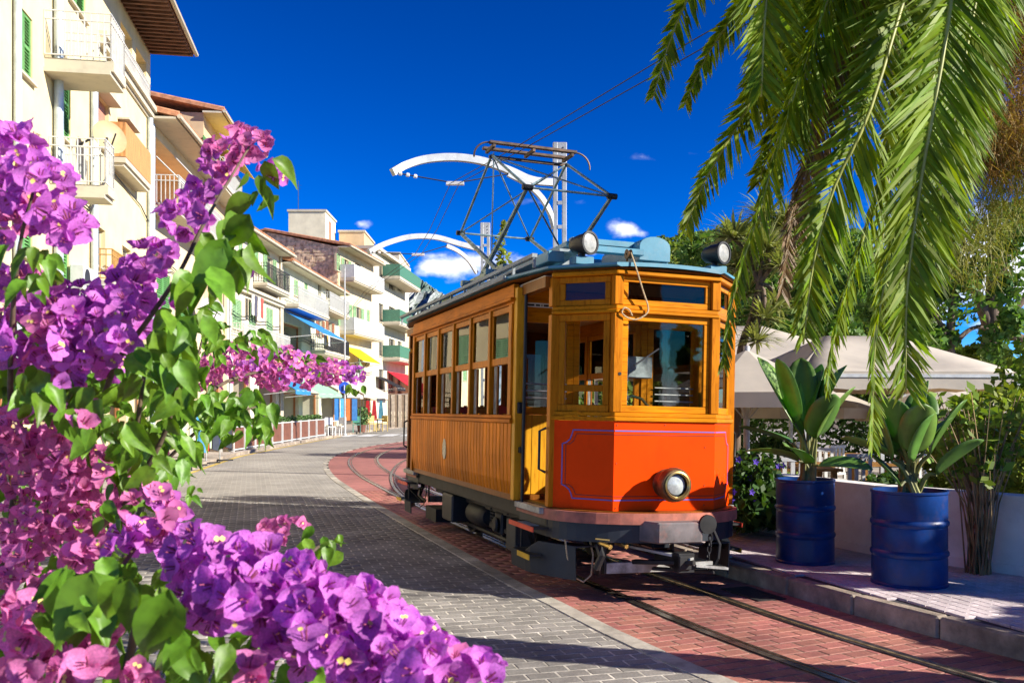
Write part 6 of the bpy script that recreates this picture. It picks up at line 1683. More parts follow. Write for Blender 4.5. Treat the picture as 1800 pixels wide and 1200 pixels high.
# terrace tables and benches
m_tabwood = wood("terrace_table_wood", (0.34, 0.17, 0.05), (0.2, 0.09, .03), (.6, 5, 5))
for k, (x, y) in enumerate(((3.75, 12.6), (4.9, 13.6), (6.6, 13.6), (5.6, 16.6), (7.6, 15.8))):
    t = thing("terrace_table", ["wooden terrace table beside the parasol pole", "wooden terrace table behind the left drum plant", "wooden terrace table between the drums under the tent", "wooden terrace table under the peaked tent", "wooden terrace table at the garden end"][k], "table", (x, y, KH), .2 * k, "wooden terrace tables")
    for j in range(5): MB().box(-.7, .7, -.38 + j * .155, -.235 + j * .155, .71, .745).build("plank", m_tabwood, t)
    for sx in (-.6, .6):
        for s2 in (-.3, .3): MB().box(sx - .035, sx + .035, s2 - .035, s2 + .035, 0, .71).build("leg", m_tabwood, t)
    MB().lathe([(.035, 0), (.045, .1), (.04, .1), (.03, .01)], 12, (.1, 0, .745)).build("glass", m_white, t)
    for s2 in (-.75, .75):
        c = thing("terrace_chair", "white terrace chair " + ("on the tram side" if s2 < 0 else "on the far side") + " of the " + ["table beside the parasol pole", "table behind the left drum plant", "table between the drums", "table under the peaked tent", "table at the garden end"][k], "chair", (x + (.1 if s2 > 0 else -.1), y + s2, KH), (0 if s2 > 0 else math.pi) + .2 * k, "white terrace chairs")
        MB().box(-.21, .21, -.21, .21, .42, .46).build("seat", m_wiron, c)
        for j in range(4): MB().box(-.18 + j * .105, -.13 + j * .105, .18, .21, .465, .88).build("back_slat", m_wiron, c)
        MB().box(-.21, .21, .175, .215, .881, .93).build("top_rail", m_wiron, c)
        for sx in (-.19, .19):
            for s3 in (-.19, .19): MB().box(sx - .018, sx + .018, s3 - .018, s3 + .018, 0, .42).build("leg", m_wiron, c)
# ---- trees
def rosette_tree(label, base, trunk, heads, m):
    t = thing("yucca_tree", label, "tree", base); trunk_tubes(t, trunk, .075, .045)
    V, F = [], []; k = 0
    for hd_, r_, n in heads:
        trunk_tubes(t, [trunk[-2], (Vector(trunk[-1]) + Vector(hd_)) / 2, hd_], .04, .03, None, "limb")
        for _ in range(n):
            d = np.random.normal(size=3); d[2] = abs(d[2]) * .8 - .25; d /= np.linalg.norm(d); s_ = np.cross(d, [0, 0, 1]); s_ /= (np.linalg.norm(s_) + 1e-6)
            L_ = r_ * np.random.uniform(.6, 1.1); w_ = .014 + .012 * np.random.rand(); h0 = np.array(hd_) + d * .04
            V += [h0 - s_ * w_, h0 + s_ * w_, h0 + d * L_ * .6 + s_ * w_ * .9, h0 + d * L_ + np.array([0, 0, -.15 * L_]), h0 + d * L_ * .6 - s_ * w_ * .9]
            F += [(k, k+1, k+2, k+4), (k+4, k+2, k+3, k+3)]; k += 5
    me = bpy.data.meshes.new("crown"); me.from_pydata([tuple(v) for v in V], [], [tuple(dict.fromkeys(f_)) for f_ in F]); me.materials.append(m); me.update()
    o = bpy.data.objects.new("crown", me); COL.objects.link(o); o.parent = t
B0 = Vector((3.42, 14.0, KH))
def rel(px, py, d): return at(px, py, d) - B0
rosette_tree("leaning spiky-leaved tree beside the tram's right corner", B0, [(0, 0, 0), rel(1300, 640, 14), rel(1322, 560, 14.1), rel(1335, 500, 14.2), rel(1340, 470, 14.2)],
             [(rel(1345, 440, 14.2), .62, 200), (rel(1300, 470, 14.4), .55, 160), (rel(1290, 420, 14.5), .6, 170), (rel(1375, 470, 14.0), .5, 140), (rel(1330, 600, 13.8), .48, 130), (rel(1345, 560, 13.9), .45, 120), (rel(1310, 520, 14.4), .5, 120), (rel(1380, 400, 14.6), .6, 150), (rel(1345, 380, 14.6), .6, 150), (rel(1365, 540, 14.2), .45, 110)], m_lf_pale)
tree("leafy green tree standing behind the tent at the garden end", (9.0, 18.5, KH), [((-.6, 0, 3.6), (1.5, 1.2, 1.2)), ((.2, 0, 5.0), (1.5, 1.3, 1.1)), ((-1.0, 0, 2.6), (1.0, 1, .8)), ((.9, .2, 3.2), (.8, .9, 1.1))], 9000, .17, m_lf_mid, [(0, 0, 0), (.1, 0, 1.5), (-.1, 0, 2.8), (0, 0, 4.2)], .15, .06, group="garden trees")
tree("tall broken grey trunk with sparse leaves against the bright sky", (10.6, 20.0, KH), [((-1.2, 0, 5.6), (1.0, .8, .5)), ((.5, 0, 6.0), (.9, .8, .5)), ((1.4, 0, 4.4), (.7, .7, .6)), ((-.3, 0, 2.8), (1.3, 1, .7)), ((1.3, 0, 2.6), (1.0, .8, .7))], 3600, .17, m_lf_yel, [(0, 0, 0), (.05, 0, 1.6), (-.05, 0, 3.2), (0, 0, 5.4)], .22, .13, group="garden trees")
tree("dense dark tree in the background between tents and hill", (7.0, 28.0, KH), [((0, 0, 5.2), (3.0, 2, 2.0)), ((-2.2, 0, 4.4), (1.8, 2, 1.5)), ((2.6, 0, 4.8), (2.0, 2, 2.2))], 9000, .26, m_lf_mid, [(0, 0, 0), (0, 0, 2), (.2, 0, 4)], .2, .08, group="garden trees")
tree("broad leafy tree behind the terrace beside the tram's roof", (5.9, 33.0, KH), [((0, 0, 4.6), (2.4, 2, 1.7)), ((-1.2, 0, 3.6), (2.0, 2, 1.5)), ((2.5, 0, 4.4), (2.2, 2, 1.8))], 8000, .28, m_lf_mid, [(0, 0, 0), (0, 0, 2), (-.1, 0, 4)], .22, .08, group="garden trees")
tree("yellow-green tree top rising beside the second overhead mast", at(885, 720, 30).xy.to_3d(), [((0, 0, 6.8), (.55, .55, 1.3)), ((.2, 0, 5.4), (.8, .7, .8))], 900, .17, m_lf_yel, [(0, 0, 0), (0, 0, 3), (.1, 0, 6.5)], .1, .03, group="street trees behind the tram")
tree("small sunlit tree top above the tram's rear roof", at(800, 720, 38).xy.to_3d(), [((-.3, 0, 6.2), (.7, .7, .7)), ((.5, 0, 5.4), (.9, .7, .6))], 620, .19, m_lf_yel, [(0, 0, 0), (0, 0, 3), (.1, 0, 5.5)], .1, .03, group="street trees behind the tram")
# ---- the feathery tree filling the upper right corner
def needle_mass(n, ext, ctr, L_, w_, down=1.0):
    P = np.random.normal(size=(n, 3)); P /= np.linalg.norm(P, axis=1)[:, None]; P *= np.random.rand(n, 1) ** (1/3.); P = P * np.array(ext) + np.array(ctr)
    D = np.random.normal(size=(n, 3)) * .55 + np.array([0, 0, -down]); D /= np.linalg.norm(D, axis=1)[:, None]
    S = np.cross(D, np.random.normal(size=(n, 3))); S /= np.linalg.norm(S, axis=1)[:, None]
    l = L_ * (.5 + np.random.rand(n, 1)); V = np.stack([P - S * w_, P + S * w_, P + D * l + S * w_ * .3, P + D * l - S * w_ * .3], 1).reshape(-1, 3)
    return V, np.arange(4 * n).reshape(n, 4)
ft = thing("feathery_tree", "drooping feathery brown-green tree filling the corner behind the palm", "tree", (8.3, 9.6, KH))
trunk_tubes(ft, [(0, 0, 0), (.1, .1, 2), (-.2, .2, 4.5), (-.5, .2, 7)], .22, .1)
cl_ = []
random.seed(12); np.random.seed(12)
brn, olv = [], []
for k in range(125):
    px = random.uniform(1560, 1900); py = random.uniform(-160, 470); d = random.uniform(8.4, 10.4)
    if px < 1640 and py > 330: continue
    if py > 330 and random.random() < .6: continue
    c = at(px, py, d) - Vector((8.3, 9.6, KH))
    tgt = brn if (px > 1660 and py < 300 and random.random() < .85) else olv
    tgt.append(needle_mass(420, (.32, .35, .36), tuple(c), .16, .0045, .9))
    if k % 4 == 0: trunk_tubes(ft, [(-.3, .2, 5.2), (c + Vector((-.3, .2, 5.2))) / 2 + Vector((0, 0, .5)), c], .035, .008, None, "limb")
V, F = merge(olv); o = np_mesh("crown", V, F, m_lf_olive, parent=ft)
V, F = merge(brn); o = np_mesh("dry_crown", V, F, m_lf_brown, parent=ft)
# ---- oleander hedge added outside the picture to keep the drums and pavement in shade
random.seed(5); np.random.seed(5)
for k in range(6):
    y = 1.6 + k * 1.12; x = 9.4 + .25 * math.sin(k * 2)
    hgt = (3.3, 3.0, 3.4, 3.7, 3.9, 4.0)[k]
    tree(("first", "second", "third", "fourth", "fifth", "sixth")[k] + " tall oleander from the camera end of the unseen hedge added to shade the pavement", (x, y, KH), [((0, 0, hgt * .32), (.75, .72, hgt * .3)), ((0, 0, hgt * .70), (.7, .7, hgt * .28))], 2600, .22, m_lf_mid, [(0, 0, 0), (.1, 0, hgt * .4), (0, 0, hgt * .8)], .06, .02, name="oleander", group="unseen oleander hedge added for shade")

# ---- wooded hillside beyond the terrace
hm = mat("hill_soil", (0.09, 0.10, 0.04), .95, var=.3, scale=.1)
hp_ = [(985, 560), (1040, 470), (1085, 438), (1130, 423), (1180, 411), (1230, 407), (1290, 395), (1360, 380), (1450, 372), (1530, 410), (1600, 500), (1660, 590), (1720, 660), (1800, 700)]
top = [at(px, py + 16, 150) for px, py in hp_]
hb_ = MB().strip([Vector((p.x * .62, 92, 0.0)) for p in top], [p.lerp(Vector((p.x * .62, 92, 0)), .5) + Vector((0, 0, 2.0)) for p in top]).strip([p.lerp(Vector((p.x * .62, 92, 0)), .5) + Vector((0, 0, 2.0)) for p in top], top).strip(top, [Vector((p.x * 1.4, 230, 0)) for p in top])
hill = tag(hb_.build("hillside", hm), kind="structure")
parts = []; np.random.seed(3); random.seed(3)
hm_y = []
for k in range(620):
    i = random.uniform(0, len(top) - 1.001); a = int(i); p = top[a].lerp(top[a + 1], i - a); f0 = Vector((p.x * .62, 92, 0)); q = random.random() ** .7
    md = p.lerp(f0, .5) + Vector((0, 0, 2.0))
    c = f0.lerp(md, q * 2) if q < .5 else md.lerp(p, q * 2 - 1)
    r_ = random.uniform(1.0, 2.0)
    (parts if random.random() < .6 else hm_y).append(leaf_cloud(110, (r_, r_, r_ * .8), .75, (c.x, c.y, c.z + .6), shell=.5))
V, F = merge(parts); w1 = tag(np_mesh("wood", V, F, m_lf_pine), "dark green pine wood covering the hillside above the tram's front roof", "wood", kind="stuff")
V, F = merge(hm_y); w2 = tag(np_mesh("wood", V, F, m_lf_yel), "lighter yellow-green trees mixed into the wooded hillside", "wood", kind="stuff")
# ---- far mountains
def ridge(name, pts, d, m, seed, amp):
    random.seed(seed); top = []
    for (x0, y0), (x1, y1) in zip(pts, pts[1:]):
        for k in range(14):
            t_ = k / 14; top.append(at(x0 + (x1 - x0) * t_, y0 + (y1 - y0) * t_ - random.uniform(0, amp), d + random.uniform(-.03, .03) * d))
    rows = [top]
    for j in range(1, 10):
        rows.append([Vector((p.x + random.uniform(-.004, .004) * d, p.y - j * .055 * d + random.uniform(-.02, .02) * d, max(-2, p.z * (1 - j / 9.0)) )) for p in top])
    mb = MB()
    mb.grid(rows[::-1])
    mb.strip(rows[0], [Vector((p.x, p.y + .3 * d, -5)) for p in rows[0]])
    return tag(mb.build(name, m), kind="structure")
m_rock = mat("pale_grey_rock", (0.40, 0.40, 0.40), .95, var=.35, scale=.02, c2=(.07, .11, .09), bump=.8, bscale=.05, dirt=(.06, .12, .08), dirt_amt=.9, dirt_scale=.012)
m_farhill = mat("far_green_mountain", (0.10, 0.16, 0.13), .95, var=.3, scale=.006, dirt=(.35, .36, .36), dirt_amt=.7, dirt_scale=.004)
ridge("mountain", [(560, 560), (640, 520), (700, 492), (724, 484), (745, 495), (770, 512), (820, 545), (900, 580)], 2600, m_farhill, 1, 3)
ridge("mountain", [(600, 600), (680, 545), (712, 508), (735, 516), (765, 511), (785, 522), (815, 545), (850, 560), (920, 590)], 1500, m_rock, 2, 4)

# ================================================================== PALM
random.seed(31); np.random.seed(31)
m_palm = mat("palm_leaflets", (0.20, 0.30, 0.02), .5, var=.15, scale=3, island=.38, translucent=.5, tcol=(1.6, 1.45, .25), spec=.22)
m_palmdry = mat("dry_palm_leaflets", (0.24, 0.15, 0.06), .6, var=.2, scale=3, island=.3, translucent=.3)
m_rachis = mat("palm_rachis", (0.32, 0.34, 0.07), .45, var=.15, scale=6)
m_palmtrunk = mat("palm_trunk_fibre", (0.14, 0.09, 0.05), .95, var=.35, scale=8, bump=.8)
PB = Vector((4.45, 5.1, KH)); PC = Vector((0, 0, 4.55))
palm = thing("palm_tree", "palm tree with drooping fronds hanging into the picture from the upper corner", "palm tree", PB)
tb = MB(); prof = []
for k in range(36):
    z = k * 4.3 / 35; prof.append((.23 + .03 * (k % 2) - .02 * k / 35, z))
tb.lathe([(0, 0)] + prof + [(.12, 4.55), (0, 4.6)], 14).build("trunk", m_palmtrunk, palm)
def frond(ctrl, phi, ln, m, dens=.0120, droop=.25, vee=.25, half=None, r0=.016):
    P = catmull(ctrl, 12); n = len(P); s = [0.0]
    for a, b_ in zip(P, P[1:]): s.append(s[-1] + (b_ - a).length)
    T = s[-1]
    rp = MB().tube(P[::3] + ([P[-1]] if (n - 1) % 3 else []), [r0 * (1 - .85 * k / max(1, len(P[::3]))) + .002 for k in range(len(P[::3]) + (1 if (n - 1) % 3 else 0))], 6)
    V, F = [], []; k0 = 0; x = .18 * T
    i = 0
    while x < T * .995:
        while i < n - 2 and s[i + 1] < x: i += 1
        q = (x - s[i]) / max(1e-6, s[i + 1] - s[i]); p = P[i].lerp(P[i + 1], q); t = (P[min(i+2, n-1)] - P[max(i-1, 0)]).normalized()
        w = Vector((0, 1, 0)); s0 = t.cross(w).normalized(); w2 = s0.cross(t).normalized()
        ph = max(.1, phi * .8 - .2) + random.gauss(0, .10)
        sv = s0 * math.cos(ph) + w2 * math.sin(ph); nv = t.cross(sv)
        f = x / T; L0 = ln * 1.5 * (.35 + .65 * math.sin(math.pi * min(1, .16 + .80 * f)) ) * (1 - .35 * max(0, f - .8) / .2)
        for sg in (1, -1):
            if random.random() < .04: continue
            al = R(60 - 22 * f + random.gauss(0, 6))
            d = (t * math.cos(al) + sv * sg * math.sin(al) + nv * vee).normalized()
            L_ = L0 * random.uniform(.85, 1.1); wd = .0098 * random.uniform(.85, 1.2)
            wv = d.cross(nv).normalized(); wv = (Matrix.Rotation(random.gauss(0, .45), 3, d) @ wv); d = (d + Vector((random.gauss(0, .05), random.gauss(0, .05), random.gauss(0, .05)))).normalized()
            a = p; mid = p + d * L_ * .5 + Vector((0, 0, -droop * L_ * .12)); e = p + d * L_ + Vector((0, 0, -droop * L_ * .5))
            V += [a - wv * wd * .5, a + wv * wd * .5, mid + wv * wd, e, mid - wv * wd]
            F += [(k0, k0+1, k0+2, k0+4), (k0+4, k0+2, k0+3)]; k0 += 5
        x += dens * random.uniform(.8, 1.25)
    me = bpy.data.meshes.new("frond"); me.from_pydata([tuple(v) for v in V], [], F); me.materials.append(m); me.update()
    o = bpy.data.objects.new("frond", me); COL.objects.link(o); o.parent = palm
    rp.build("rachis", m_rachis if m is m_palm else m_palmdry, o, smooth='all')
def A_(px, py, d): return at(px, py, d) - PB
F_ = [  # (pixel path and depth, facing angle, leaflet length, material)
    ([(1560, -420, 4.9), (1330, -230, 4.7), (1222, -30, 4.6), (1178, 70, 4.6), (1146, 176, 4.6)], .9, .20, 0),
    ([(1600, -400, 5.1), (1400, -150, 4.9), (1290, 25, 4.8), (1242, 98, 4.8), (1200, 190, 4.8)], 1.0, .17, 0),
    ([(1640, -420, 4.7), (1450, -270, 4.4), (1365, -120, 4.3), (1345, 20, 4.3), (1338, 170, 4.3)], .25, .36, 0),
    ([(1680, -400, 4.7), (1540, -200, 4.5), (1462, 0, 4.5), (1418, 125, 4.5), (1388, 255, 4.5)], .2, .36, 0),
    ([(1700, -400, 5.3), (1600, -250, 5.2), (1540, -20, 5.2), (1524, 140, 5.2), (1500, 300, 5.2)], 1.25, .26, 0),
    ([(1640, -380, 5.0), (1480, -120, 4.9), (1330, 160, 4.8), (1240, 315, 4.8), (1203, 405, 4.8)], .85, .22, 0),
    ([(1690, -380, 4.5), (1520, -150, 4.4), (1410, 120, 4.4), (1330, 380, 4.3), (1288, 520, 4.3), (1268, 650, 4.3)], 1.42, .20, 0),
    ([(1740, -390, 4.5), (1620, -100, 4.4), (1530, 190, 4.3), (1468, 325, 4.3), (1430, 460, 4.3), (1412, 605, 4.3)], .55, .30, 0),
    ([(1800, -400, 4.4), (1700, -150, 4.2), (1655, 110, 4.1), (1618, 320, 4.1), (1594, 510, 4.1), (1592, 690, 4.1)], .35, .30, 0),
    ([(1760, -380, 5.0), (1620, 0, 4.9), (1545, 320, 4.8), (1490, 500, 4.8), (1462, 610, 4.8), (1450, 690, 4.8)], 1.35, .20, 0),
    ([(1800, -380, 4.8), (1660, 60, 4.7), (1570, 420, 4.6), (1538, 600, 4.6), (1532, 790, 4.6)], 1.1, .22, 0),
    ([(1700, -390, 5.2), (1560, -160, 5.1), (1470, 60, 5.0), (1430, 240, 5.0), (1402, 420, 5.0)], 1.2, .24, 1),
    ([(1720, -390, 5.4), (1600, -100, 5.4), (1480, 150, 5.3), (1405, 330, 5.3), (1372, 520, 5.3)], 1.0, .22, 1),
    ([(1790, -380, 5.5), (1680, -120, 5.4), (1600, 150, 5.4), (1560, 330, 5.3), (1545, 520, 5.3)], .8, .28, 0),
    ([(1850, -380, 5.0), (1780, -150, 4.9), (1720, 60, 4.9), (1690, 240, 4.9), (1668, 420, 4.9)], .9, .26, 0),
    ([(1640, -420, 5.3), (1480, -200, 5.3), (1380, -30, 5.2), (1330, 120, 5.2), (1310, 230, 5.2)], .7, .26, 0),
    ([(1640, -420, 5.6), (1500, -260, 5.6), (1420, -90, 5.5), (1385, 80, 5.5), (1360, 230, 5.5), (1330, 330, 5.5)], .5, .28, 0),
    ([(1840, -400, 4.6), (1760, -200, 4.5), (1715, 0, 4.5), (1680, 190, 4.5), (1655, 360, 4.5), (1640, 500, 4.5)], .6, .28, 0),
    ([(1760, -400, 5.2), (1630, -200, 5.2), (1545, -60, 5.1), (1490, 60, 5.1), (1462, 190, 5.1)], .5, .30, 0),
]
for ctl, ph, ln, md in F_:
    frond([PC] + [A_(*c) for c in ctl], ph, ln, (m_palm, m_palmdry)[md])
for k in range(9):                                   # the far side of the crown, out of the picture
    a = R(-150 + 34 * k) if k < 9 else 0
    dx, dy = math.cos(a), math.sin(a)
    if dx < .1 or dy > .35: continue
    frond([PC, PC + Vector((dx * .8, dy * .8, .75)), PC + Vector((dx * 1.7, dy * 1.7, .65)), PC + Vector((dx * 2.4, dy * 2.4, -.1)), PC + Vector((dx * 2.7, dy * 2.7, -.9))], .3, .34, m_palm, .05)

# ================================================================== BOUGAINVILLEA IN THE FOREGROUND
random.seed(77); np.random.seed(77)
def petal(name, c, tc_): return mat(name, c, .6, var=.13, scale=9, detail=2, objvar=.24, translucent=.42, tcol=tc_, spec=.2)
def petal_i(name, c, tc_): return mat(name, c, .6, var=.12, scale=8, detail=2, island=.26, translucent=.42, tcol=tc_, spec=.2)
PUR, MAG = (0.66, 0.20, 0.66), (0.70, 0.21, 0.46)
m_pur, m_mag = petal("purple_bracts", PUR, (1.2, .8, 1.2)), petal("magenta_bracts", MAG, (1.2, .8, 1.1))
m_pur_i, m_mag_i = petal_i("purple_bract_mass", PUR, (1.2, .8, 1.2)), petal_i("magenta_bract_mass", MAG, (1.2, .8, 1.1))
m_star = mat("cream_flower_star", (0.80, 0.62, 0.16), .6)
m_tube = mat("flower_tube", (0.30, 0.06, 0.12), .6)
m_bleaf = mat("bougainvillea_leaf", (0.12, 0.25, 0.02), .42, var=.14, scale=4, detail=2, objvar=.25, translucent=.35, tcol=(1.7, 1.7, .35), spec=.4)
m_bleaf_i = mat("bougainvillea_leaf_mass", (0.12, 0.25, 0.02), .42, var=.13, scale=6, detail=2, island=.3, translucent=.35, tcol=(1.7, 1.7, .35), spec=.4)
m_bstem = mat("bougainvillea_stem", (0.12, 0.085, 0.05), .8, var=.3, scale=30)

def flower_geo(openness, star, seed):
    rnd = random.Random(seed); V, F, MI = [], [], []
    for k in range(3):
        az = 2 * math.pi * k / 3 + rnd.uniform(-.15, .15); tilt = openness + rnd.uniform(-.12, .12)
        L_ = rnd.uniform(.9, 1.08); W_ = rnd.uniform(.48, .58); base = len(V); nu, nv = 6, 5
        for i in range(nu):
            s = i / (nu - 1); w = W_ * (math.sin(math.pi * min(1.0, .12 + .80 * s)) ** .75) if i < nu - 1 else .03
            if i == 0: w = .12
            for j in range(nv):
                q = -1 + 2 * j / (nv - 1)
                x = L_ * s; y = w * q; z = .16 * q * q * w * 2 - .30 * s * s + .10 * s + .05 * math.sin(9 * s + 4 * q + k) * (.3 + abs(q))
                # tilt up around local y, then spin
                X = x * math.cos(tilt) - z * math.sin(tilt); Z = x * math.sin(tilt) + z * math.cos(tilt)
                X += .04
                V.append((X * math.cos(az) - y * math.sin(az), X * math.sin(az) + y * math.cos(az), Z))
        for i in range(nu - 1):
            for j in range(nv - 1):
                a = base + i * nv + j; F.append((a, a + 1, a + nv + 1, a + nv)); MI.append(0)
    for k in range(3):
        az = 2 * math.pi * k / 3 + .5; cx, cy = .10 * math.cos(az), .10 * math.sin(az); h = .62 + .06 * k; base = len(V)
        for z, r in ((.05, .03), (h * .6, .045), (h, .035)):
            for j in range(4): V.append((cx * (1 + z) + r * math.cos(j * 1.5708), cy * (1 + z) + r * math.sin(j * 1.5708), z))
        for i in range(2):
            for j in range(4): F.append((base + i*4 + j, base + i*4 + (j+1) % 4, base + i*4 + 4 + (j+1) % 4, base + i*4 + 4 + j)); MI.append(2)
        if k in star:
            base = len(V); n = 8
            V.append((cx * (1 + h), cy * (1 + h), h + .02))
            for j in range(n):
                r = .15 if j % 2 == 0 else .12; V.append((cx * (1 + h) + r * math.cos(j * .785), cy * (1 + h) + r * math.sin(j * .785), h + .05))
            for j in range(0, n, 2): F.append((base, base + 1 + j, base + 1 + (j + 1) % n, base + 1 + (j + 2) % n)); MI.append(1)
    return np.array(V), F, MI
GEO = [flower_geo(.62, (), 1), flower_geo(.85, (), 2), flower_geo(.45, (0,), 3), flower_geo(1.05, (), 4), flower_geo(.7, (), 5), flower_geo(.55, (0, 1), 6)]
def flower_mesh(g, m):
    V, F, MI = g; me = bpy.data.meshes.new("flower"); me.from_pydata([tuple(v) for v in V], [], F)
    for q in (m, m_star, m_tube): me.materials.append(q)
    me.polygons.foreach_set("material_index", MI); me.polygons.foreach_set("use_smooth", [True] * len(MI)); me.update(); return me
FM = {c: [flower_mesh(g, m) for g in GEO] for c, m in (("p", m_pur), ("m", m_mag))}
def leaf_geo(curl, fold, seed):
    rnd = random.Random(seed); V, F = [], []; nu, nv = 8, 5
    for i in range(nu):
        s = i / (nu - 1); w = .29 * (math.sin(math.pi * s ** .66) ** .9) * (1 - .25 * s) if 0 < i < nu - 1 else .012
        for j in range(nv):
            q = -1 + 2 * j / (nv - 1)
            V.append((s, w * q, abs(q) * w * fold - curl * s * s + .02 * math.sin(8 * s + 4 * q)))
    for i in range(nu - 1):
        for j in range(nv - 1):
            a = i * nv + j; F.append((a, a + 1, a + nv + 1, a + nv))
    return np.array(V), F, [0] * len(F)
LG = [leaf_geo(.10, .35, 1), leaf_geo(.28, .5, 2), leaf_geo(-.05, .25, 3), leaf_geo(.4, .6, 4)]
def leaf_mesh(g, m):
    V, F, MI = g; me = bpy.data.meshes.new("leaf"); me.from_pydata([tuple(v) for v in V], [], F); me.materials.append(m)
    me.polygons.foreach_set("use_smooth", [True] * len(F)); me.update(); return me
LM = [leaf_mesh(g, m_bleaf) for g in LG]
def rot_to(zv, spin):
    return Vector(zv).normalized().to_track_quat('Z', 'Y').to_matrix().to_4x4() @ Matrix.Rotation(spin, 4, 'Z')

def plant(label, blobs, leaves, stems, root, group="bougainvillea bushes"):
    t = thing("bougainvillea", label, "bougainvillea", root, 0, group); O = Vector(root)
    for pts, r0, r1 in stems:
        P = catmull([(at(*p) if len(p) == 3 and p[2] > .9 else Vector(p[:3])) - O if not isinstance(p, Vector) else p - O for p in pts], 6); n = len(P)
        MB().tube(P, [r0 + (r1 - r0) * k / (n - 1) for k in range(n)], 7).build("stem", m_bstem, t, smooth='all')
    FL, LF = [], []
    for (px, py, rx, ry, d, n, size, col) in blobs:
        C = at(px, py, d)
        for _ in range(int(n * 1.45)):
            a = random.uniform(0, 2 * math.pi); r_ = math.sqrt(random.random()); dz = random.gauss(0, .055 * d)
            x, y = r_ * math.cos(a), r_ * math.sin(a)
            p = at(px + rx * x, py + ry * y, d + dz + .07 * d * r_ * r_)
            o = Vector((x * .8, -1.0 * random.uniform(.3, 1.2), -y * .8 + .35)) + Vector((random.gauss(0, .45), random.gauss(0, .3), random.gauss(0, .45)))
            c = col if len(col) == 1 else random.choice(col)
            FL.append((p - O, o, size * .94 * random.uniform(.70, 1.18), c, (p - Vector((0, 0, CAM_H))).length))
    for (px, py, rx, ry, d, n, size, up) in leaves:
        for _ in range(n):
            a = random.uniform(0, 2 * math.pi); r_ = math.sqrt(random.random())
            p = at(px + rx * r_ * math.cos(a), py + ry * r_ * math.sin(a), d * random.uniform(.93, 1.08))
            # the blade hangs: x axis mostly downwards, normal towards the light or the viewer
            xa = Vector((random.gauss(0, .6), random.gauss(0, .4), -1 + up)); za = Vector((random.gauss(.3, .5), random.gauss(-.9, .5), random.gauss(.4, .4)))
            xa.normalize(); za = (za - xa * za.dot(xa)).normalized(); ya = za.cross(xa)
            M = Matrix((xa, ya, za)).transposed().to_4x4()
            LF.append((p - O, M, size * (.70 if n < 40 else .60) * random.uniform(.5, 1.25), (p - Vector((0, 0, CAM_H))).length))
    def big(q): return q[2] / q[-1]
    FL.sort(key=big, reverse=True); LF.sort(key=lambda q: q[2] / q[3], reverse=True)
    acc = {"p": [], "m": []}
    for i, (p, o, s, c, _) in enumerate(FL):
        g = random.randrange(len(GEO)); M = Matrix.Translation(p) @ rot_to(o, random.uniform(0, 6.28)) @ Matrix.Diagonal((s * .5, s * .5, s * .5, 1))
        if i < 300: inst("flower", FM[c][g], t, M)
        else: acc[c].append((g, np.array(M)))
    V_, F_2, MI_, k0 = [], [], [], 0
    for c, base in (("p", 0), ("m", 3)):
        for g, M in acc[c]:
            V, F, MI = GEO[g]; V_.append(V @ M[:3, :3].T + M[:3, 3]); F_2 += [tuple(q + k0 for q in f) for f in F]; MI_ += [q if q else base for q in MI]; k0 += len(V)
    if V_:
        me = bpy.data.meshes.new("flower_mass"); me.from_pydata(np.concatenate(V_).tolist(), [], F_2)
        for q in (m_pur_i, m_star, m_tube, m_mag_i): me.materials.append(q)
        me.polygons.foreach_set("material_index", MI_); me.polygons.foreach_set("use_smooth", [True] * len(MI_)); me.update()
        inst("flower_mass", me, t)["kind"] = "stuff"
    V_, F_2, k0 = [], [], 0
    for i, (p, M, s, _) in enumerate(LF):
        g = random.randrange(len(LG)); Mx = Matrix.Translation(p) @ M @ Matrix.Diagonal((s, s, s, 1))
        if i < 300: inst("leaf", LM[g], t, Mx)
        else:
            V, F, MI = LG[g]; A = np.array(Mx); V_.append(V @ A[:3, :3].T + A[:3, 3]); F_2 += [tuple(q + k0 for q in f) for f in F]; k0 += len(V)
    if V_:
        me = bpy.data.meshes.new("leaf_mass"); me.from_pydata(np.concatenate(V_).tolist(), [], F_2); me.materials.append(m_bleaf_i)
        me.polygons.foreach_set("use_smooth", [True] * len(F_2)); me.update(); inst("leaf_mass", me, t)["kind"] = "stuff"
    return t

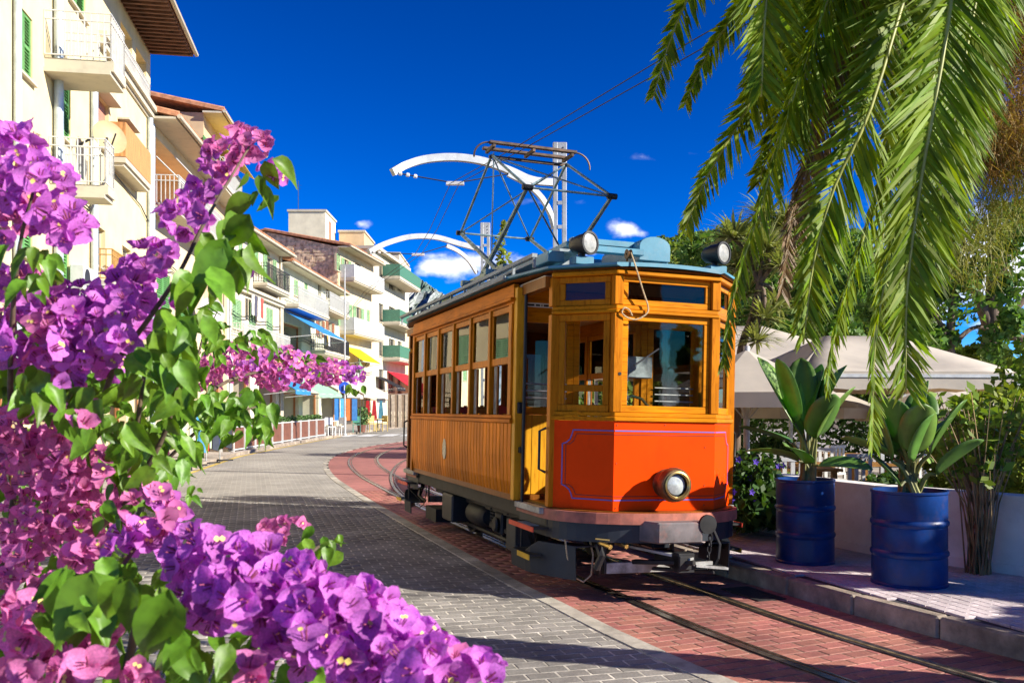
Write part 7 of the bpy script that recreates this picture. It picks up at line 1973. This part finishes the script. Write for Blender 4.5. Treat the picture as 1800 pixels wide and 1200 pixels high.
# the tall bush at the left edge with its arching shoot
plant("tall purple bougainvillea bush with an arching shoot at the picture's edge",
      [(20, 275, 55, 50, 1.45, 16, .060, "p"), (70, 330, 60, 55, 1.45, 22, .060, "p"), (100, 390, 48, 40, 1.45, 16, .060, "p"), (30, 390, 45, 40, 1.5, 10, .060, "pm"), (20, 330, 30, 40, 1.5, 8, .06, "p"),
       (25, 490, 40, 40, 1.6, 10, .058, "pm"), (130, 545, 110, 42, 1.6, 46, .056, "p"), (210, 520, 60, 40, 1.65, 22, .056, "p"), (60, 590, 75, 55, 1.55, 34, .058, "pm"), (170, 590, 90, 45, 1.6, 34, .056, "p"), (240, 500, 30, 25, 1.7, 8, .055, "p"),
       (100, 650, 60, 40, 1.6, 14, .056, "pm"), (190, 640, 30, 25, 1.7, 6, .055, "p"), (75, 760, 85, 45, 1.65, 36, .054, "m"), (120, 740, 50, 40, 1.6, 16, .056, "m"), (60, 830, 75, 55, 1.7, 40, .052, "m"), (150, 840, 70, 55, 1.7, 36, .052, "m"),
       (50, 920, 65, 55, 1.75, 32, .050, "m"), (120, 940, 55, 40, 1.75, 16, .050, "m"), (25, 990, 35, 40, 1.75, 16, .052, "m"), (170, 915, 45, 45, 1.8, 18, .050, "m"), (55, 1015, 45, 25, 1.7, 10, .05, "m"),
       (440, 250, 40, 24, 1.75, 16, .046, "m"), (390, 275, 28, 30, 1.7, 12, .048, "pm"), (362, 312, 22, 22, 1.65, 6, .05, "p"), (325, 380, 44, 32, 1.6, 18, .050, "p"), (345, 355, 24, 24, 1.6, 6, .05, "p"), (272, 447, 32, 22, 1.55, 10, .052, "p"), (475, 300, 18, 20, 1.8, 3, .045, "p"),
       (405, 430, 14, 16, 1.7, 3, .045, "p"), (430, 470, 12, 10, 1.7, 2, .04, "p"), (300, 540, 18, 16, 1.7, 3, .045, "p"), (268, 475, 14, 12, 1.6, 3, .05, "p"), (230, 470, 20, 15, 1.7, 4, .05, "p")],
      [(40, 450, 60, 55, 1.4, 9, .085, .2), (80, 480, 40, 40, 1.45, 6, .08, .2), (465, 320, 34, 50, 1.65, 8, .085, .2), (430, 390, 30, 60, 1.6, 9, .11, .1), (385, 440, 40, 60, 1.55, 11, .11, .1), (335, 520, 45, 50, 1.5, 12, .105, .1),
       (290, 590, 45, 50, 1.5, 12, .09, .2), (250, 640, 60, 50, 1.5, 15, .085, .2), (330, 640, 45, 45, 1.6, 10, .08, .2), (60, 680, 70, 40, 1.5, 14, .085, .2), (130, 690, 60, 40, 1.5, 12, .08, .2), (190, 730, 60, 60, 1.55, 20, .08, .2),
       (270, 740, 60, 70, 1.6, 24, .075, .3), (230, 820, 60, 50, 1.65, 20, .075, .3), (300, 830, 40, 40, 1.7, 10, .065, .3), (180, 970, 40, 40, 1.55, 8, .08, .3), (205, 900, 30, 50, 1.5, 7, .075, .4), (345, 860, 20, 14, 1.8, 6, .04, .5),
       (110, 820, 170, 200, 2.0, 170, .10, .3), (50, 580, 80, 130, 1.95, 70, .10, .3), (200, 620, 80, 80, 1.9, 42, .10, .3), (100, 1020, 140, 80, 1.95, 50, .085, .3)],
      [([Vector((-1.25, 1.9, .0)), (60, 1000, 1.9), (150, 800, 1.75), (200, 650, 1.65), (262, 560, 1.58), (315, 480, 1.58), (355, 400, 1.6), (395, 330, 1.65), (440, 255, 1.72)], .007, .0020),
       ([Vector((-1.3, 1.9, .0)), (20, 900, 1.9), (18, 700, 1.6), (22, 560, 1.5), (35, 430, 1.45), (60, 330, 1.42)], .007, .0022), ([(200, 860, 1.7), (235, 800, 1.65), (245, 720, 1.6), (262, 600, 1.58)], .006, .003),
       ([Vector((-1.2, 2.0, 0)), (120, 1080, 1.9), (225, 880, 1.7), (290, 760, 1.65), (320, 640, 1.62)], .009, .003), ([(150, 800, 1.75), (120, 700, 1.6), (150, 590, 1.55)], .006, .003)],
      (-1.25, 1.9, 0))
# the low bush whose blossom fills the bottom of the picture
plant("low bougainvillea bush with the largest purple blossoms across the bottom of the picture",
      [(270, 905, 48, 42, 1.5, 20, .050, "pm"), (230, 960, 50, 30, 1.45, 12, .052, "p"), (150, 970, 35, 20, 1.4, 6, .055, "m"), (345, 975, 55, 40, 1.3, 20, .056, "p"), (420, 985, 70, 42, 1.28, 26, .057, "p"), (380, 1050, 65, 45, 1.22, 24, .058, "p"), (470, 1050, 70, 48, 1.22, 28, .058, "p"),
       (540, 1030, 55, 40, 1.28, 18, .057, "p"), (580, 1080, 65, 42, 1.22, 22, .058, "p"), (645, 1060, 45, 32, 1.28, 12, .056, "p"), (660, 1110, 60, 40, 1.2, 18, .058, "p"), (600, 1150, 80, 40, 1.15, 22, .058, "p"), (520, 1110, 60, 40, 1.18, 18, .058, "p"),
       (720, 1130, 45, 35, 1.2, 12, .057, "p"), (760, 1160, 45, 30, 1.17, 12, .057, "p"), (700, 1180, 70, 25, 1.12, 14, .058, "p"), (840, 1185, 40, 22, 1.15, 8, .058, "p"), (800, 1165, 25, 20, 1.3, 7, .04, "m"), (500, 930, 38, 22, 1.75, 12, .040, "m"), (470, 955, 25, 14, 1.7, 6, .04, "m"),
       (40, 1062, 40, 22, 1.25, 8, .054, "m"), (45, 1108, 40, 24, 1.2, 7, .054, "m"), (150, 1120, 45, 26, 1.2, 9, .054, "m"), (35, 1168, 42, 24, 1.15, 6, .056, "m"), (140, 1172, 50, 22, 1.15, 8, .056, "m"), (240, 1185, 36, 16, 1.12, 5, .056, "m"), (430, 1185, 40, 18, 1.15, 5, .056, "pm")],
      [(225, 1010, 14, 10, 1.08, 2, .150, .0), (165, 1010, 14, 10, 1.10, 2, .125, .05), (290, 1030, 14, 12, 1.08, 2, .145, .0), (115, 1005, 16, 12, 1.12, 2, .120, .1), (255, 1040, 30, 20, 1.16, 4, .11, .1), (330, 1110, 20, 14, 1.07, 2, .13, .0), (190, 1050, 50, 30, 1.2, 6, .10, .1), (80, 1085, 40, 20, 1.2, 6, .07, .5), (340, 1140, 40, 30, 1.10, 4, .09, .1), (400, 1150, 40, 30, 1.12, 5, .085, .1), (560, 940, 22, 30, 1.7, 8, .065, .3),
       (590, 960, 18, 25, 1.7, 6, .06, .2), (545, 950, 22, 16, 1.7, 5, .055, .3), (130, 1060, 30, 20, 1.1, 4, .05, .7), (90, 1080, 30, 20, 1.1, 3, .06, .5), (500, 1000, 20, 12, 1.3, 3, .05, .4), (620, 1120, 25, 20, 1.15, 3, .05, .4), (190, 1010, 60, 40, 1.35, 10, .085, .2),
       (300, 1100, 240, 110, 1.55, 120, .085, .2), (600, 1150, 240, 70, 1.5, 70, .08, .2), (60, 1120, 100, 90, 1.5, 40, .085, .2)],
      [([Vector((-.75, 1.5, 0)), (220, 1190, 1.45), (340, 1100, 1.4), (460, 1040, 1.35), (560, 960, 1.6)], .009, .003), ([Vector((-.72, 1.45, 0)), (420, 1200, 1.35), (600, 1130, 1.3), (760, 1170, 1.25)], .008, .003),
       ([Vector((-.8, 1.5, 0)), (120, 1190, 1.4), (160, 1080, 1.35), (260, 930, 1.5)], .008, .003), ([Vector((-.8, 1.5, 0)), (60, 1190, 1.3), (50, 1080, 1.3)], .007, .003)],
      (-.78, 1.5, 0))
# the further branch lying over the street view
plant("smaller-looking mauve bougainvillea branch stretching towards the tram's tail",
      [(330, 655, 45, 26, 3.3, 34, .052, "m"), (395, 645, 40, 30, 3.5, 34, .052, "m"), (440, 640, 50, 32, 3.6, 55, .052, "pm"), (490, 642, 45, 32, 3.7, 60, .052, "pm"), (540, 650, 45, 28, 3.8, 60, .050, "pm"), (585, 655, 32, 20, 3.9, 36, .050, "pm"), (622, 660, 20, 13, 4.0, 14, .05, "p"), (500, 665, 60, 18, 3.7, 40, .05, "m"),
       (420, 615, 30, 16, 3.5, 10, .05, "m"), (300, 690, 40, 30, 3.0, 10, .05, "m"), (250, 800, 50, 40, 2.6, 14, .05, "m"), (215, 800, 40, 40, 2.5, 12, .05, "m")],
      [(340, 600, 60, 60, 3.0, 60, .09, .4), (370, 570, 25, 40, 3.2, 26, .08, .7), (430, 600, 50, 25, 3.4, 30, .08, .5), (520, 625, 50, 14, 3.7, 14, .07, .5), (630, 675, 18, 12, 4.0, 8, .07, .3), (440, 720, 45, 40, 2.6, 30, .095, .2), (390, 720, 50, 50, 2.5, 40, .095, .2), (330, 720, 60, 60, 2.4, 60, .09, .3),
       (300, 790, 40, 40, 2.3, 30, .08, .3), (300, 660, 60, 50, 2.8, 50, .085, .3), (460, 745, 25, 25, 2.6, 8, .09, .2), (480, 640, 90, 30, 3.9, 60, .07, .4), (250, 730, 60, 60, 2.5, 50, .085, .3)],
      [([Vector((-1.6, 2.8, 0)), (260, 860, 2.6), (320, 740, 2.8), (400, 670, 3.3), (500, 650, 3.7), (625, 662, 4.0)], .011, .003), ([(320, 740, 2.8), (345, 640, 3.1), (368, 540, 3.2)], .006, .0025), ([(280, 820, 2.6), (370, 740, 2.55), (450, 715, 2.6)], .006, .0025)],
      (-1.6, 2.8, 0))
